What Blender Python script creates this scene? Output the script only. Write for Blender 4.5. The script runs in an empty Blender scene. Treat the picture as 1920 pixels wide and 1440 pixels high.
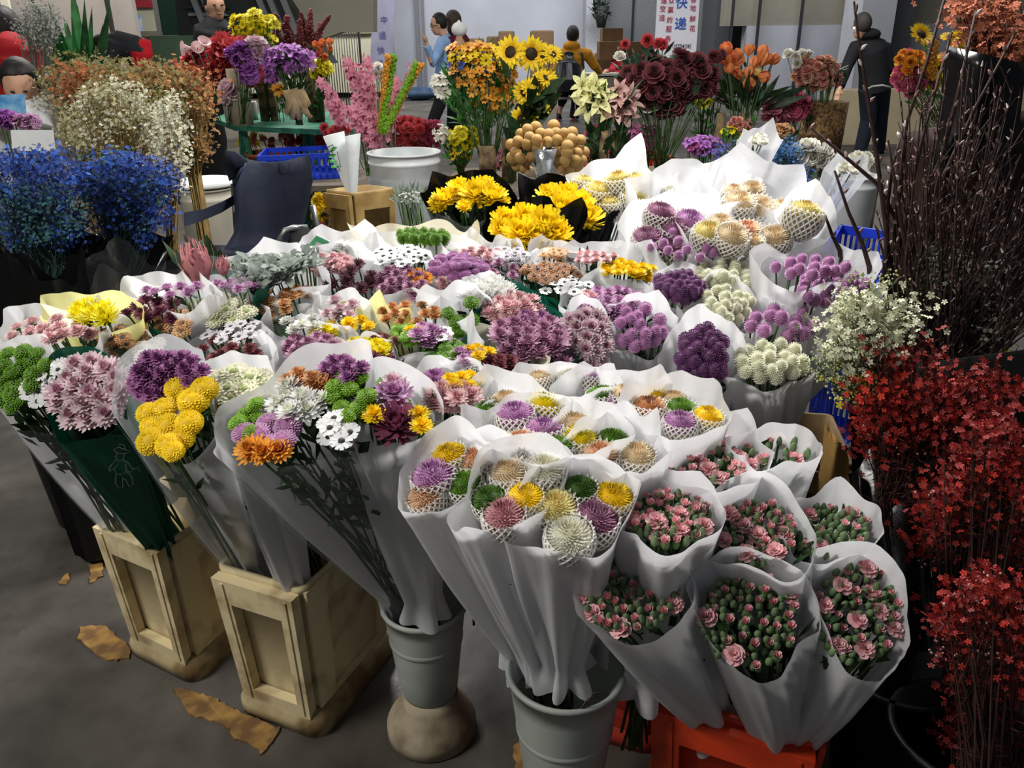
import bpy, math, random
from mathutils import Vector as V, Matrix, Quaternion
R = math.radians; PI = math.pi
sc = bpy.context.scene; col = sc.collection
# ------------------------------------------------------------------ camera, world, lights, exposure
F = 1540.0; PITCH = R(23.1); ROLL = R(0.7); CAM = V((0, 0, 1.45))
_f = V((0, math.cos(PITCH), -math.sin(PITCH))); _u = V((0, math.sin(PITCH), math.cos(PITCH))); _r = V((1, 0, 0))
RT = _r*math.cos(ROLL) - _u*math.sin(ROLL)*1.0
UP = _u*math.cos(ROLL) + _r*math.sin(ROLL)
cd = bpy.data.cameras.new('camera'); cam = bpy.data.objects.new('camera', cd); col.objects.link(cam)
cd.sensor_width = 36; cd.lens = F/1920*36; cd.clip_start = .05; cd.clip_end = 200
M = Matrix((RT, UP, -_f)).transposed().to_4x4(); M.translation = CAM; cam.matrix_world = M; sc.camera = cam
w = bpy.data.worlds.new('world'); sc.world = w; w.use_nodes = True
bg = w.node_tree.nodes['Background']; bg.inputs[0].default_value = (.80, .90, 1.0, 1); bg.inputs[1].default_value = .085
sc.view_settings.view_transform = 'Standard'; sc.view_settings.look = 'None'; sc.view_settings.gamma = 1
sc.view_settings.use_curve_mapping = False; sc.view_settings.exposure = 0.2
sc.cycles.transparent_max_bounces = 24; sc.cycles.max_bounces = 8
def area(name, loc, target, sx, sy, power, color):
    l = bpy.data.lights.new(name, 'AREA'); l.shape = 'RECTANGLE'; l.size = sx; l.size_y = sy; l.energy = power; l.color = color
    o = bpy.data.objects.new(name, l); col.objects.link(o); o.location = loc
    o.rotation_euler = (V(target)-V(loc)).to_track_quat('-Z', 'Y').to_euler(); return o
area('stall_lamp', (.55, 2.9, 2.75), (.1, 1.9, .8), .9, .35, 82, (1, .985, .96))
area('aisle_lamp', (-2.2, 7.0, 4.6), (-1.5, 6.5, .8), 3.0, .6, 260, (1, .98, .94))
area('aisle_lamp', (2.6, 8.0, 4.6), (2.2, 7.5, .8), 3.0, .6, 230, (1, .98, .95))
area('hall_lamp', (1.0, 17.0, 7.0), (1.0, 22.0, 2), 14, 1.2, 1150, (.94, .97, 1))
area('hall_lamp', (-9.0, 15.0, 7.0), (-7.0, 20.0, 2), 8, 1.2, 560, (1, .95, .86))
area('front_lamp', (-2.6, .2, 3.3), (-.3, 1.5, .5), 1.2, .4, 92, (1, .965, .90))

# ------------------------------------------------------------------ pixel helpers (1920x1440 frame)
def ray(px, py): return _f + RT*((px-960)/F) - UP*((py-720)/F)
def PZ(px, py, z): d = ray(px, py); return CAM + d*((z-CAM.z)/d.z)
def PY(px, py, y): d = ray(px, py); return CAM + d*(y/d.y)
def hit(px, py, p0, n):
    d = ray(px, py); return CAM + d*((p0-CAM).dot(n)/d.dot(n))
def depth(p): return (p-CAM).dot(_f)
def mpp(p): return depth(p)/F          # metres per pixel at p
# ------------------------------------------------------------------ object helpers
class MB:
    def __init__(s): s.v = []; s.f = []; s.m = []
    def add(s, vs, fs, mi=0):
        b = len(s.v); s.v += [tuple(v) for v in vs]
        for f in fs: s.f.append(tuple(i+b for i in f)); s.m.append(mi)
    def quad(s, a, b, c_, d, mi=0): s.add([a, b, c_, d], [(0, 1, 2, 3)], mi)
    def tube(s, pts, rad, n=6, mi=0, cap=True):
        pts = [V(p) for p in pts]; k = len(pts); rad = rad if isinstance(rad, (list, tuple)) else [rad]*k
        b = len(s.v); up = V((.13, .27, .95))
        for i, p in enumerate(pts):
            t = (pts[min(i+1, k-1)]-pts[max(i-1, 0)]).normalized()
            x = t.cross(up); x = t.cross(V((1, 0, 0))) if x.length < .05 else x; x.normalize(); y = t.cross(x)
            for j in range(n):
                a = 2*PI*j/n; s.v.append(tuple(p + (x*math.cos(a)+y*math.sin(a))*rad[i]))
        for i in range(k-1):
            for j in range(n):
                s.f.append((b+i*n+j, b+i*n+(j+1) % n, b+(i+1)*n+(j+1) % n, b+(i+1)*n+j)); s.m.append(mi)
        if cap:
            s.f.append(tuple(b+j for j in range(n-1, -1, -1))); s.m.append(mi)
            s.f.append(tuple(b+(k-1)*n+j for j in range(n))); s.m.append(mi)
    def box(s, c0, size, mi=0, mat=None):
        x, y, z = [q/2 for q in size]; c0 = V(c0); vs = [V((i, j, k)) for i in (-x, x) for j in (-y, y) for k in (-z, z)]
        if mat is not None: vs = [mat @ v for v in vs]
        s.add([c0+v for v in vs], [(0, 1, 3, 2), (4, 6, 7, 5), (0, 4, 5, 1), (2, 3, 7, 6), (0, 2, 6, 4), (1, 5, 7, 3)], mi)
    def lathe(s, prof, n=32, c0=(0, 0, 0), mi=0, axis=None, sx=1, sy=1):
        b = len(s.v); c0 = V(c0); q = V(axis).to_track_quat('Z', 'Y') if axis is not None else None
        for (r, z) in prof:
            for j in range(n):
                a = 2*PI*j/n; p = V((r*math.cos(a)*sx, r*math.sin(a)*sy, z)); s.v.append(tuple(c0 + (q @ p if q else p)))
        for i in range(len(prof)-1):
            for j in range(n):
                s.f.append((b+i*n+j, b+i*n+(j+1) % n, b+(i+1)*n+(j+1) % n, b+(i+1)*n+j)); s.m.append(mi)
    def ell(s, c0, r, n=12, k=8, mi=0, rot=None):
        b = len(s.v); c0 = V(c0); r = (r, r, r) if not isinstance(r, (tuple, list)) else r
        for i in range(k+1):
            t = PI*i/k
            for j in range(n):
                a = 2*PI*j/n; p = V((r[0]*math.sin(t)*math.cos(a), r[1]*math.sin(t)*math.sin(a), -r[2]*math.cos(t)))
                s.v.append(tuple(c0 + (rot @ p if rot else p)))
        for i in range(k):
            for j in range(n):
                s.f.append((b+i*n+j, b+i*n+(j+1) % n, b+(i+1)*n+(j+1) % n, b+(i+1)*n+j)); s.m.append(mi)
    def mesh(s, name, mats, smooth=True):
        me = bpy.data.meshes.new(name); me.from_pydata(s.v, [], s.f)
        for m in (mats if isinstance(mats, (list, tuple)) else [mats]): me.materials.append(m)
        me.polygons.foreach_set('material_index', s.m)
        if smooth: me.polygons.foreach_set('use_smooth', [True]*len(s.f))
        me.update(); return me
def linko(name, data, parent=None, loc=None):
    o = bpy.data.objects.new(name, data); col.objects.link(o)
    if parent is not None: o.parent = parent
    if loc is not None: o.location = loc
    return o
def tag(o, label=None, cat=None, group=None, kind=None):
    for k, v in (('label', label), ('category', cat), ('group', group), ('kind', kind)):
        if v: o[k] = v
    return o
def root(name, loc, label, cat, group=None):
    return tag(linko(name, None, None, V(loc)), label, cat, group)
def part(name, mb, mats, parent=None, smooth=True, local=False):
    """mesh in world coordinates made a child of parent (an unrotated empty)"""
    off = V((0, 0, 0))
    if parent is not None and not local:
        p = parent
        while p is not None: off += p.location; p = p.parent
        mb.v = [(v[0]-off.x, v[1]-off.y, v[2]-off.z) for v in mb.v]
    return linko(name, mb.mesh(name, mats, smooth), parent)
def struct(name, mb, mats, smooth=False):
    o = part(name, mb, mats, None, smooth); o['kind'] = 'structure'; return o
def single(name, mb, mats, label, cat, group=None, smooth=True):
    """a thing that is one mesh: origin at its lowest middle point"""
    xs = [v[0] for v in mb.v]; ys = [v[1] for v in mb.v]; zs = [v[2] for v in mb.v]
    loc = V(((min(xs)+max(xs))/2, (min(ys)+max(ys))/2, min(zs))); mb.v = [(v[0]-loc.x, v[1]-loc.y, v[2]-loc.z) for v in mb.v]
    return tag(linko(name, mb.mesh(name, mats, smooth), None, loc), label, cat, group)
# ------------------------------------------------------------------ materials
def c(h):
    h = h.lstrip('#'); o = []
    for i in (0, 2, 4):
        v = int(h[i:i+2], 16)/255; o.append(v/12.92 if v <= .04045 else ((v+.055)/1.055)**2.4)
    return (*o, 1)
_mc = {}
def mix(a, b, t): return tuple(a[i]*(1-t)+b[i]*t for i in range(3)) + (1,)
def mat(key, color, rough=.6, var=.25, scale=30, bump=0, metal=0, trans=0, rand=.12, color2=None, detail=3, spec=.4, lo=.38, hi=.62):
    """procedural surface: noise-varied colour, optional bump and translucency"""
    if key in _mc: return _mc[key]
    m = bpy.data.materials.new(key); m.use_nodes = True; nt = m.node_tree; nd = nt.nodes; ln = nt.links
    p = nd['Principled BSDF']; out = nd['Material Output']; color = c(color) if isinstance(color, str) else color
    tc = nd.new('ShaderNodeTexCoord'); nz = nd.new('ShaderNodeTexNoise'); nz.inputs['Scale'].default_value = scale; nz.inputs['Detail'].default_value = detail
    ln.new(tc.outputs['Object'], nz.inputs['Vector'])
    mr = nd.new('ShaderNodeMapRange'); mr.inputs[1].default_value = lo; mr.inputs[2].default_value = hi; ln.new(nz.outputs['Fac'], mr.inputs[0])
    mx = nd.new('ShaderNodeMix'); mx.data_type = 'RGBA'; ln.new(mr.outputs[0], mx.inputs[0])
    mx.inputs[6].default_value = color
    mx.inputs[7].default_value = (c(color2) if isinstance(color2, str) else color2) if color2 else mix(color, (0, 0, 0), var)
    src = mx.outputs[2]
    if rand:
        oi = nd.new('ShaderNodeObjectInfo'); hs = nd.new('ShaderNodeHueSaturation'); m2 = nd.new('ShaderNodeMapRange')
        m2.inputs[3].default_value = 1-rand; m2.inputs[4].default_value = 1+rand; ln.new(oi.outputs['Random'], m2.inputs[0])
        ln.new(m2.outputs[0], hs.inputs['Value']); ln.new(src, hs.inputs['Color']); src = hs.outputs[0]
    ln.new(src, p.inputs['Base Color']); p.inputs['Roughness'].default_value = rough; p.inputs['Metallic'].default_value = metal
    p.inputs['Specular IOR Level'].default_value = spec
    if bump:
        bp = nd.new('ShaderNodeBump'); bp.inputs['Strength'].default_value = bump; bp.inputs['Distance'].default_value = .01
        ln.new(nz.outputs['Fac'], bp.inputs['Height']); ln.new(bp.outputs[0], p.inputs['Normal'])
    if trans:
        tr = nd.new('ShaderNodeBsdfTranslucent'); ln.new(src, tr.inputs[0]); ms = nd.new('ShaderNodeMixShader'); ms.inputs[0].default_value = trans
        ln.new(p.outputs[0], ms.inputs[1]); ln.new(tr.outputs[0], ms.inputs[2]); ln.new(ms.outputs[0], out.inputs[0])
    _mc[key] = m; return m
def paper(key, color, alpha=.1, trans=.5, rough=.45, gloss=.04):
    """thin wrapping sheet: diffuse + translucent, slightly see-through, crumple bump"""
    if key in _mc: return _mc[key]
    m = bpy.data.materials.new(key); m.use_nodes = True; nt = m.node_tree; nd = nt.nodes; ln = nt.links
    nd.remove(nd['Principled BSDF']); out = nd['Material Output']; color = c(color)
    tc = nd.new('ShaderNodeTexCoord'); nz = nd.new('ShaderNodeTexNoise'); nz.inputs['Scale'].default_value = 9; nz.inputs['Detail'].default_value = 4; nz.inputs['Distortion'].default_value = .6
    ln.new(tc.outputs['Object'], nz.inputs['Vector']); bp = nd.new('ShaderNodeBump'); bp.inputs['Strength'].default_value = .35; bp.inputs['Distance'].default_value = .012
    ln.new(nz.outputs['Fac'], bp.inputs['Height'])
    d = nd.new('ShaderNodeBsdfDiffuse'); t = nd.new('ShaderNodeBsdfTranslucent'); g = nd.new('ShaderNodeBsdfGlossy'); tp = nd.new('ShaderNodeBsdfTransparent')
    d.inputs[0].default_value = color; t.inputs[0].default_value = color; g.inputs['Roughness'].default_value = rough
    for n in (d, t, g): ln.new(bp.outputs[0], n.inputs['Normal'])
    a = nd.new('ShaderNodeMixShader'); a.inputs[0].default_value = trans; ln.new(d.outputs[0], a.inputs[1]); ln.new(t.outputs[0], a.inputs[2])
    b = nd.new('ShaderNodeMixShader'); b.inputs[0].default_value = gloss; ln.new(a.outputs[0], b.inputs[1]); ln.new(g.outputs[0], b.inputs[2])
    e = nd.new('ShaderNodeMixShader'); e.inputs[0].default_value = alpha; ln.new(b.outputs[0], e.inputs[1]); ln.new(tp.outputs[0], e.inputs[2])
    ln.new(e.outputs[0], out.inputs[0]); _mc[key] = m; return m
WRAP = dict(white=('paper_white', '#f0f0f2', .12, .45), cream=('paper_cream', '#efe8d2', .08, .45), yellow=('paper_yellow', '#ece7a0', .05, .45),
            green=('paper_green', '#0c5a45', .02, .15), black=('paper_black', '#0c0c0d', .0, .03), film=('clear_film', '#dfe6e8', .88, .3), frost=('frosted_film', '#e6e8ec', .35, .5),
            smoke=('dark_film', '#1b1e22', .45, .2), news=('paper_news', '#e8ebf2', .06, .4))
def wmat(k):
    a = WRAP[k]; fl = k in ('film', 'frost', 'smoke', 'black'); return paper(a[0], a[1], a[2], a[3], .25 if fl else .5, .22 if (fl and k != 'black') else .04)
COL = dict(  # outer petal, inner petal, centre
 yellow=('#ffe218', '#fed40c', '#c8a612'), lemon=('#fbee18', '#f2d60a', '#b8b020'), green=('#6d9c22', '#527c16', '#5a8418'), dgreen=('#567f28', '#43691e', '#3f661c'),
 white=('#f3f3ee', '#e9ecd8', '#c9d060'), daisy=('#f1f1f1', '#e6e6e6', '#1d2413'), cream=('#eae7c4', '#d5dba0', '#a9b860'), lilac=('#d9a3cf', '#b768a9', '#8c4a74'),
 pink=('#f2c6c6', '#dc98a2', '#b06478'), pale=('#e8cbd2', '#cf95aa', '#a5687e'), mauve=('#c98aae', '#8c4470', '#5b2040'), purple=('#b864ac', '#8c3a84', '#5a2058'),
 magenta=('#86124f', '#5f0a3a', '#3e0626'), maroon=('#6b1433', '#4a0c22', '#2f0815'), red=('#8c1626', '#66101a', '#430a10'), orange=('#e3a048', '#c8782a', '#7a4010'),
 peach=('#e7b06a', '#cf8d45', '#8a5a28'), bronze=('#b6752e', '#6e3e15', '#3f2410'), brown=('#a65c50', '#7a3a30', '#4a2018'), rust=('#c07a5a', '#934a34', '#5a2a1c'),
 greyw=('#dcd6dc', '#c3b6c2', '#5a4a55'), peachpom=('#f0caa0', '#e2a26a', '#c87a3c'), creampom=('#efdcb8', '#e2c694', '#caa468'), whitepom=('#f1eedb', '#e6e3c6', '#d8d2a8'),
 pinkpom=('#e6a4a8', '#b9606e', '#94404e'), mauvepom=('#b37aa0', '#8c5580', '#6f3f62'), lilacpom=('#dc9cd4', '#c47cbc', '#8a4488'), palepom=('#f2e690', '#e6d05a', '#cfae30'), dustpom=('#b06a90', '#95527a', '#7a3f62'),
 gviolet=('#cf8ac4', '#b870ac', '#8c4a84'), gdark=('#7d1f78', '#5f1460', '#3f0a40'), gcream=('#f0eed2', '#e2e2bc', '#a8ac70'), crasp=('#bd8c1e', '#b78616', '#8c6410'),
 orangeb=('#f5ad3c', '#e0902a', '#a04a08'), blue=('#2c55c4', '#1e3ea0', '#101e50'), hotpink=('#e0497a', '#c02860', '#7a1030'), fuchsia=('#c22a8a', '#9c1a74', '#5f0a48'), rosepink=('#e888a4', '#cf5a80', '#8c2a4a'),
 scarlet=('#e0202c', '#b8101c', '#6a0810'), darkrose=('#7c0f22', '#570815', '#35040c'), roseW=('#f3f0e4', '#e3e0c8', '#c8c8a0'), lily=('#f3ef9a', '#e6e070', '#a8b040'), lilyp=('#e8b4a8', '#d08078', '#9a4a44'),
 tulip=('#ff9414', '#f47a0c', '#a04a08'), tulipy=('#f9ec90', '#f0da60', '#b0a030'), salmon=('#f0a590', '#e0806c', '#a84a40'), violet=('#b656c4', '#9636a4', '#4a0e5c'), sun=('#ffe02a', '#fcc60c', '#3a2a10'), carn=('#ffc4c8', '#fba8b2', '#d87888'), lgreen=('#86b428', '#6a981c', '#5f9a20'))
def soft(h, k=.10, s_=.86):
    r, g, b, _ = c(h); y = .3*r+.59*g+.11*b; r, g, b = [y+(q-y)*s_ for q in (r, g, b)]; return tuple(q+(1-q)*k*.5 for q in (r, g, b)) + (1,)
def pm(col_, i, tr=.22): return mat('petal_%s_%d' % (col_, i), soft(COL[col_][i], *((.02, 1.0) if col_ in ('yellow', 'lemon', 'sun', 'green', 'lgreen', 'dgreen', 'orangeb') else ())), rough=.55, var=.16, scale=60, trans=tr, rand=.10, spec=.25)
LEAF = lambda: mat('leaf_green', '#2f4a24', .5, .5, 40, trans=.15, color2='#18301a')
LEAFB = lambda: mat('leaf_bright', '#4f8a35', .5, .4, 20, trans=.2, color2='#22592a')
STEM = lambda: mat('stem_green', '#3f5a2c', .6, .4, 40)
# ------------------------------------------------------------------ flower heads, unit radius, facing +Z
def petal(mb, ang, r0, L, w_, z0, e0, e1, mi=0, n=3, mi2=None, prof=None, tw=0.0, cup=0.0):
    ca, sa = math.cos(ang), math.sin(ang); r, z = r0, z0; prof = prof or (.45, .95, 1., 0.25); b = len(mb.v)
    for i in range(n+1):
        t = i/n; k = prof[min(i, len(prof)-1)]*w_/2; e = e0+(e1-e0)*t
        for s_ in (-1, 0, 1) if cup else (-1, 1):
            zz = z + (0 if s_ == 0 else cup*k) + tw*s_*k
            mb.v.append((r*ca - s_*k*sa, r*sa + s_*k*ca, zz))
        r += L/n*math.cos(e); z += L/n*math.sin(e)
    q = 3 if cup else 2
    for i in range(n):
        for j in range(q-1):
            a = b+i*q+j; mb.f.append((a, a+1, a+q+1, a+q)); mb.m.append(mi2 if (mi2 is not None and i == 0) else mi)
def fib(n, top=1.0, bottom=0.0):
    for i in range(n):
        z = top-(top-bottom)*(i+.5)/n; a = i*2.399963; r = math.sqrt(max(0, 1-z*z)); yield V((r*math.cos(a), r*math.sin(a), z))
def dome(mb, n, rx, rz, pl, pw, tilt, rng, bottom=0.0, mi=0, mi_top=None, z0=0, dimple=0):
    for d in fib(n, 1.0, bottom):
        p = V((d.x*rx, d.y*rx, d.z*rz+z0)); h = math.hypot(d.x, d.y)
        if dimple: p.z -= dimple*max(0, 1-h*2.2)*rz
        out = V((d.x, d.y, 0)).normalized() if h > 1e-4 else V((1, 0, 0))
        dr = (d*math.cos(tilt) + out*math.sin(tilt)*min(1, h*1.5)); dr.normalize(); dr += V((rng.uniform(-.15, .15),)*3); 
        side = dr.cross(V((-out.y, out.x, 0))); s_ = V((-out.y, out.x, 0)); L = pl*rng.uniform(.8, 1.15)
        m_ = mi_top if (mi_top is not None and d.z > .90) else mi
        mb.add([p-s_*pw*.35, p+dr*L*.6-s_*pw*.5+side*0, p+dr*L, p+dr*L*.6+s_*pw*.5, p+s_*pw*.35], [(0, 1, 2, 3, 4)], m_)
_fm = {}
def head(kind, cl, var=0):
    key = (kind, cl, var)
    if key in _fm: return _fm[key]
    rng = random.Random('%s%s%d' % (kind, cl, var)); mb = MB(); A = [pm(cl, 0), pm(cl, 1), pm(cl, 2)] ; J = rng.uniform
    def ring(n, r0, L, w_, z0, e0, e1, mi=0, mi2=None, prof=None, cup=0, k=3, jit=.1):
        a0 = J(0, 6)
        for i in range(n): petal(mb, a0+2*PI*i/n+J(-jit, jit), r0, L*J(.9, 1.06), w_, z0+J(-.02, .02), e0+J(-jit, jit), e1+J(-jit, jit), mi, k, mi2, prof, J(-.15, .15), cup)
    def calyx(r=.3, z=-.25, mi=3): mb.lathe([(.03, z-.35), (.12, z-.2), (r, z), (r*.9, z+.2)], 8, mi=mi)
    A.append(STEM())
    if kind == 'daisy':
        ring(13, .22, .76, .34, .02, .12, -.05, 0, None, (.6, 1, .95, .5), k=2); mb.ell((0, 0, .04), (.3, .3, .14), 10, 5, 2)
    elif kind == 'mum':
        for (n, r0, L, z0, e, mi) in ((17, .15, .86, .0, .10, 0), (15, .12, .78, .08, .38, 0), (13, .1, .64, .14, .68, 0), (10, .07, .5, .18, 1.0, 1), (7, .03, .36, .2, 1.3, 1)):
            ring(n, r0, L, .27, z0, e, e+.25, mi, 1 if e < .3 else None)
        calyx()
    elif kind == 'spider':
        for (n, L, e, mi) in ((22, 1.0, -.05, 0), (20, .95, .35, 0), (18, .85, .7, 0), (14, .7, 1.0, 0), (9, .5, 1.3, 1)):
            ring(n, .08, L, .15, .05, e, e+.85, mi, prof=(.6, 1, 1, .7), jit=.2)
        calyx()
    elif kind == 'button':
        mb.ell((0, 0, 0), (.8, .8, .42), 12, 6, 1); dome(mb, 90, .82, .45, .26, .2, .9, rng, -.25, 0, 1, dimple=.35)
    elif kind == 'ringb':
        dome(mb, 60, .9, .38, .25, .26, 1.2, rng, -.2, 0, 1, dimple=.5); mb.ell((0, 0, -.02), (.85, .85, .3), 12, 6, 0); mb.ell((0, 0, .22), (.36, .36, .14), 10, 5, 2)
    elif kind == 'cushion':
        mb.ell((0, 0, 0), (.9, .9, .5), 14, 8, 1); dome(mb, 190, .9, .5, .2, .17, 1.0, rng, -.4, 0, 1, dimple=.6)
    elif kind == 'pom':
        mb.ell((0, 0, -.1), (.76, .76, .60), 14, 8, 1); dome(mb, 330, .78, .62, .24, .11, .35, rng, -.1, 0, 2, z0=-.1, dimple=.2)
    elif kind == 'ball':
        mb.ell((0, 0, 0), (.78, .78, .9), 12, 8, 1); dome(mb, 130, .8, .92, .24, .17, .2, rng, -.95, 0)
    elif kind == 'crasp':
        mb.ell((0, 0, 0), (.96, .96, 1.0), 16, 10, 0)
    elif kind == 'bigmum':
        for (n, L, e) in ((20, 1.0, -.35), (20, 1.0, .0), (18, .92, .35), (16, .8, .65), (14, .66, .95), (9, .48, 1.25)):
            ring(n, .05, L, .2, .06, e, e+1.0, 0, 1, (.6, 1, 1, .7), jit=.16)
        calyx()
    elif kind == 'carnation':
        for (n, r0, L, z0, e, w_) in ((9, .06, .95, -.1, .25, .6), (9, .05, .8, .0, .65, .55), (8, .05, .62, .08, .95, .5), (6, .02, .45, .12, 1.25, .4)):
            a0 = J(0, 6)
            for i in range(n): petal(mb, a0+2*PI*i/n+J(-.2, .2), r0, L, w_, z0, e+J(-.15, .15), e-.25+J(-.2, .3), 1 if (i+n) % 4 == 0 else 0, 4, None, (.3, .8, 1.0, 1.15, .8), J(-.5, .5), .35)
        mb.lathe([(.1, -1.1), (.3, -.9), (.36, -.5), (.3, -.1)], 8, mi=4)
        A.append(mat('calyx', '#5d7a45', .5, .3, 30))
    elif kind == 'pinkbud':
        mb.lathe([(.1, -1.2), (.42, -1.0), (.55, -.5), (.52, 0), (.38, .35)], 8, mi=4)
        for i in range(5):
            petal(mb, i*1.257, .22, .85, .62, .05, 1.25, 1.0, 0, 3, None, (.8, 1, .9, .5), J(-.4, .4), .4); petal(mb, i*1.257+.6, .08, .8, .5, .1, 1.45, 1.2, 1, 3, None, (.8, 1, .9, .5), J(-.4, .4), .3)
        for i in range(5): petal(mb, i*1.257+.3, .38, .35, .3, .2, 1.3, .9, 4, 2, None, (1, .7, .1))
        A.append(mat('calyx', '#5d7a45', .5, .3, 30))
    elif kind == 'greenbud':
        mb.lathe([(.1, -1.2), (.45, -1.0), (.62, -.4), (.58, .2), (.36, .7), (.1, .9), (.0, .93)], 9, mi=0)
        for i in range(5): petal(mb, i*1.257, .2, .3, .22, .75, 1.2, 1.5, 0, 2, None, (1, .7, .1))
    elif kind == 'rose':
        for (n, L, e0, e1, w_) in ((5, 1.0, -.1, .5, 1.0), (5, .95, .4, .9, .95), (5, .85, .75, 1.3, .8), (4, .75, 1.05, 1.6, .6), (3, .65, 1.3, 1.9, .4)):
            a0 = J(0, 6)
            for i in range(n): petal(mb, a0+2*PI*i/n, .05, L, w_, -.2, e0, e1, 1 if e0 > 1 else 0, 4, None, (.3, .8, 1.05, .95, .55), 0, .25)
        calyx(.25, -.35)
    elif kind == 'tulip':
        for k, (n, r0, e0) in enumerate(((3, .1, .8), (3, .06, .95))):
            for i in range(n): petal(mb, i*2.094+k*1.047, r0, 1.9, 1.15, -.8, e0, 2.05, k if k == 0 else 1, 5, None, (.35, .9, 1.1, 1.0, .65, .1), 0, .4)
    elif kind == 'sun':
        ring(17, .38, .66, .26, .0, .15, .0, 0, 1, (.6, 1, .9, .15)); ring(15, .34, .6, .24, .05, .4, .2, 0, 1, (.6, 1, .9, .15))
        mb.ell((0, 0, .02), (.4, .4, .14), 14, 6, 2); calyx(.4, -.1)
    elif kind == 'cosmos':
        ring(8, .12, .86, .46, .0, .25, .0, 0, None, (.5, 1, 1, .7), cup=.2); mb.ell((0, 0, .06), (.18, .18, .12), 8, 4, 2); calyx(.15, -.15)
    elif kind == 'lily':
        for k in (0, 1): 
            for i in range(3): petal(mb, i*2.094+k*1.047, .05, 1.25, .5 if k else .42, -.5+.02*k, 1.05, -.35, 0, 5, 1, (.3, .7, 1, .95, .65, .08), 0, .3)
        for i in range(6): mb.tube([(0, 0, -.4), (.12*math.cos(i), .12*math.sin(i), .1), (.3*math.cos(i*1.05), .3*math.sin(i*1.05), .35)], .025, 4, 2)
    elif kind == 'orchid':
        for i in range(5): petal(mb, i*1.257+.3, .05, .95, .75 if i in (1, 4) else .5, 0, .35, -.15, 0, 3, 1, (.4, 1, 1, .5), 0, .2)
        petal(mb, -1.3, .05, .5, .4, .1, .9, 0, 2, 3, None, (.5, 1, 1, .4), 0, .4)
    elif kind == 'protea':
        for (n, r0, L, z0, e) in ((9, .25, 1.5, -.8, 1.0), (9, .22, 1.6, -.7, 1.15), (8, .15, 1.6, -.6, 1.3)): ring(n, r0, L, .5, z0, e, e+.75, 0, 1, (.6, 1, .9, .15), cup=.3, k=4)
        mb.ell((0, 0, -.2), (.5, .5, .8), 10, 8, 1)
    elif kind == 'calla':
        mb.lathe([(.06, -1.2), (.12, -.6), (.25, 0), (.5, .5), (.85, .7)], 12); mb.tube([(0, 0, -.3), (.02, .05, .5)], .07, 6, 2)
    elif kind == 'dusty':
        for i in range(11):
            a0 = J(0, 6.3); e = J(.1, 1.2); L = J(.7, 1.1)
            petal(mb, a0, .05, L, .5, J(-.2, .2), e, e-.5, i % 2, 5, None, (.25, .9, .65, 1.05, .7, .5), J(-.3, .3), .3)
    me = mb.mesh(kind, A); _fm[key] = me; return me
def netsleeve():
    if 'net' in _fm: return _fm['net']
    mb = MB(); prof = [(.34, -1.35), (.66, -1.1), (.92, -.75), (1.03, -.35), (1.02, .05), (.9, .3)]
    def P(a, t, dr=0):
        x = t*(len(prof)-1); i = min(int(x), len(prof)-2); f_ = x-i; r = prof[i][0]*(1-f_)+prof[i+1][0]*f_+dr; return V((r*math.cos(a), r*math.sin(a), prof[i][1]*(1-f_)+prof[i+1][1]*f_))
    n = 20; S = 14
    for d in (1, -1):
        for i in range(n):
            for s_ in range(S):
                t0, t1 = s_/S, (s_+1)/S; a0 = 2*PI*i/n + d*t0*1.55; a1 = 2*PI*i/n + d*t1*1.55; w_ = .055
                q = .03 if s_ % 2 else -.0
                mb.quad(P(a0-w_, t0, .0), P(a0+w_, t0, .0), P(a1+w_, t1, .0), P(a1-w_, t1, .0))
                mb.quad(P(a0-w_, t0, .0), P(a0, t0, .045), P(a1, t1, .045), P(a1-w_, t1, .0)); mb.quad(P(a0, t0, .045), P(a0+w_, t0, .0), P(a1+w_, t1, .0), P(a1, t1, .045))
    for i in range(n):
        a = 2*PI*(i+.5)/n + .05; mb.add([P(a-.1, 1), P(a+.1, 1), P(a, 1, .12)+V((0, 0, .14))], [(0, 1, 2)])
    _fm['net'] = mb.mesh('net_sleeve', mat('foam_net', '#fbf9f4', .6, .1, 20, trans=.35, rand=.04)); return _fm['net']
def netback():
    if 'netb' in _fm: return _fm['netb']
    mb = MB(); mb.lathe([(.28, -1.3), (.6, -1.06), (.86, -.75), (.96, -.35), (.95, .0)], 20)
    _fm['netb'] = mb.mesh('bud_base', mat('bud_base', '#b9b49c', .7, .2, 12, trans=.3)); return _fm['netb']
PNAME = dict(daisy='daisy', mum='chrysanthemum', spider='spider_chrysanthemum', button='button_chrysanthemum', ringb='button_daisy', cushion='pompon_chrysanthemum', pom='pompon_chrysanthemum', ball='globe_amaranth',
             crasp='craspedia_ball', bigmum='large_chrysanthemum', carnation='carnation', pinkbud='pink_bud', greenbud='green_bud', rose='rose', tulip='tulip', sun='sunflower', cosmos='cosmos_flower', lily='lily_flower', orchid='orchid_flower',
             protea='protea_flower', calla='calla_flower', dusty='silver_leaf', net='pompon_chrysanthemum')
def put(kind, cl, p, facing, size, parent, off, rng, scale=None):
    """one flower head as a part of its bunch; p and off in world coordinates, size = diameter in metres"""
    k = 'pom' if kind == 'net' else kind
    o = linko(PNAME[kind], head(k, cl, rng.randrange(3)), parent, V(p)-off)
    q = V(facing).to_track_quat('Z', 'Y') @ Quaternion((0, 0, 1), rng.uniform(0, 6.28)); o.rotation_mode = 'QUATERNION'; o.rotation_quaternion = q
    s_ = size/2; o.scale = scale if scale else (s_, s_, s_)
    if kind == 'net':
        o.scale = (s_,)*3; e = linko('net_sleeve', netsleeve(), o); e2 = linko('calyx', netback(), o); e.location = (0, 0, .02); e.scale = (1, 1, 1.0)
    return o
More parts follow.
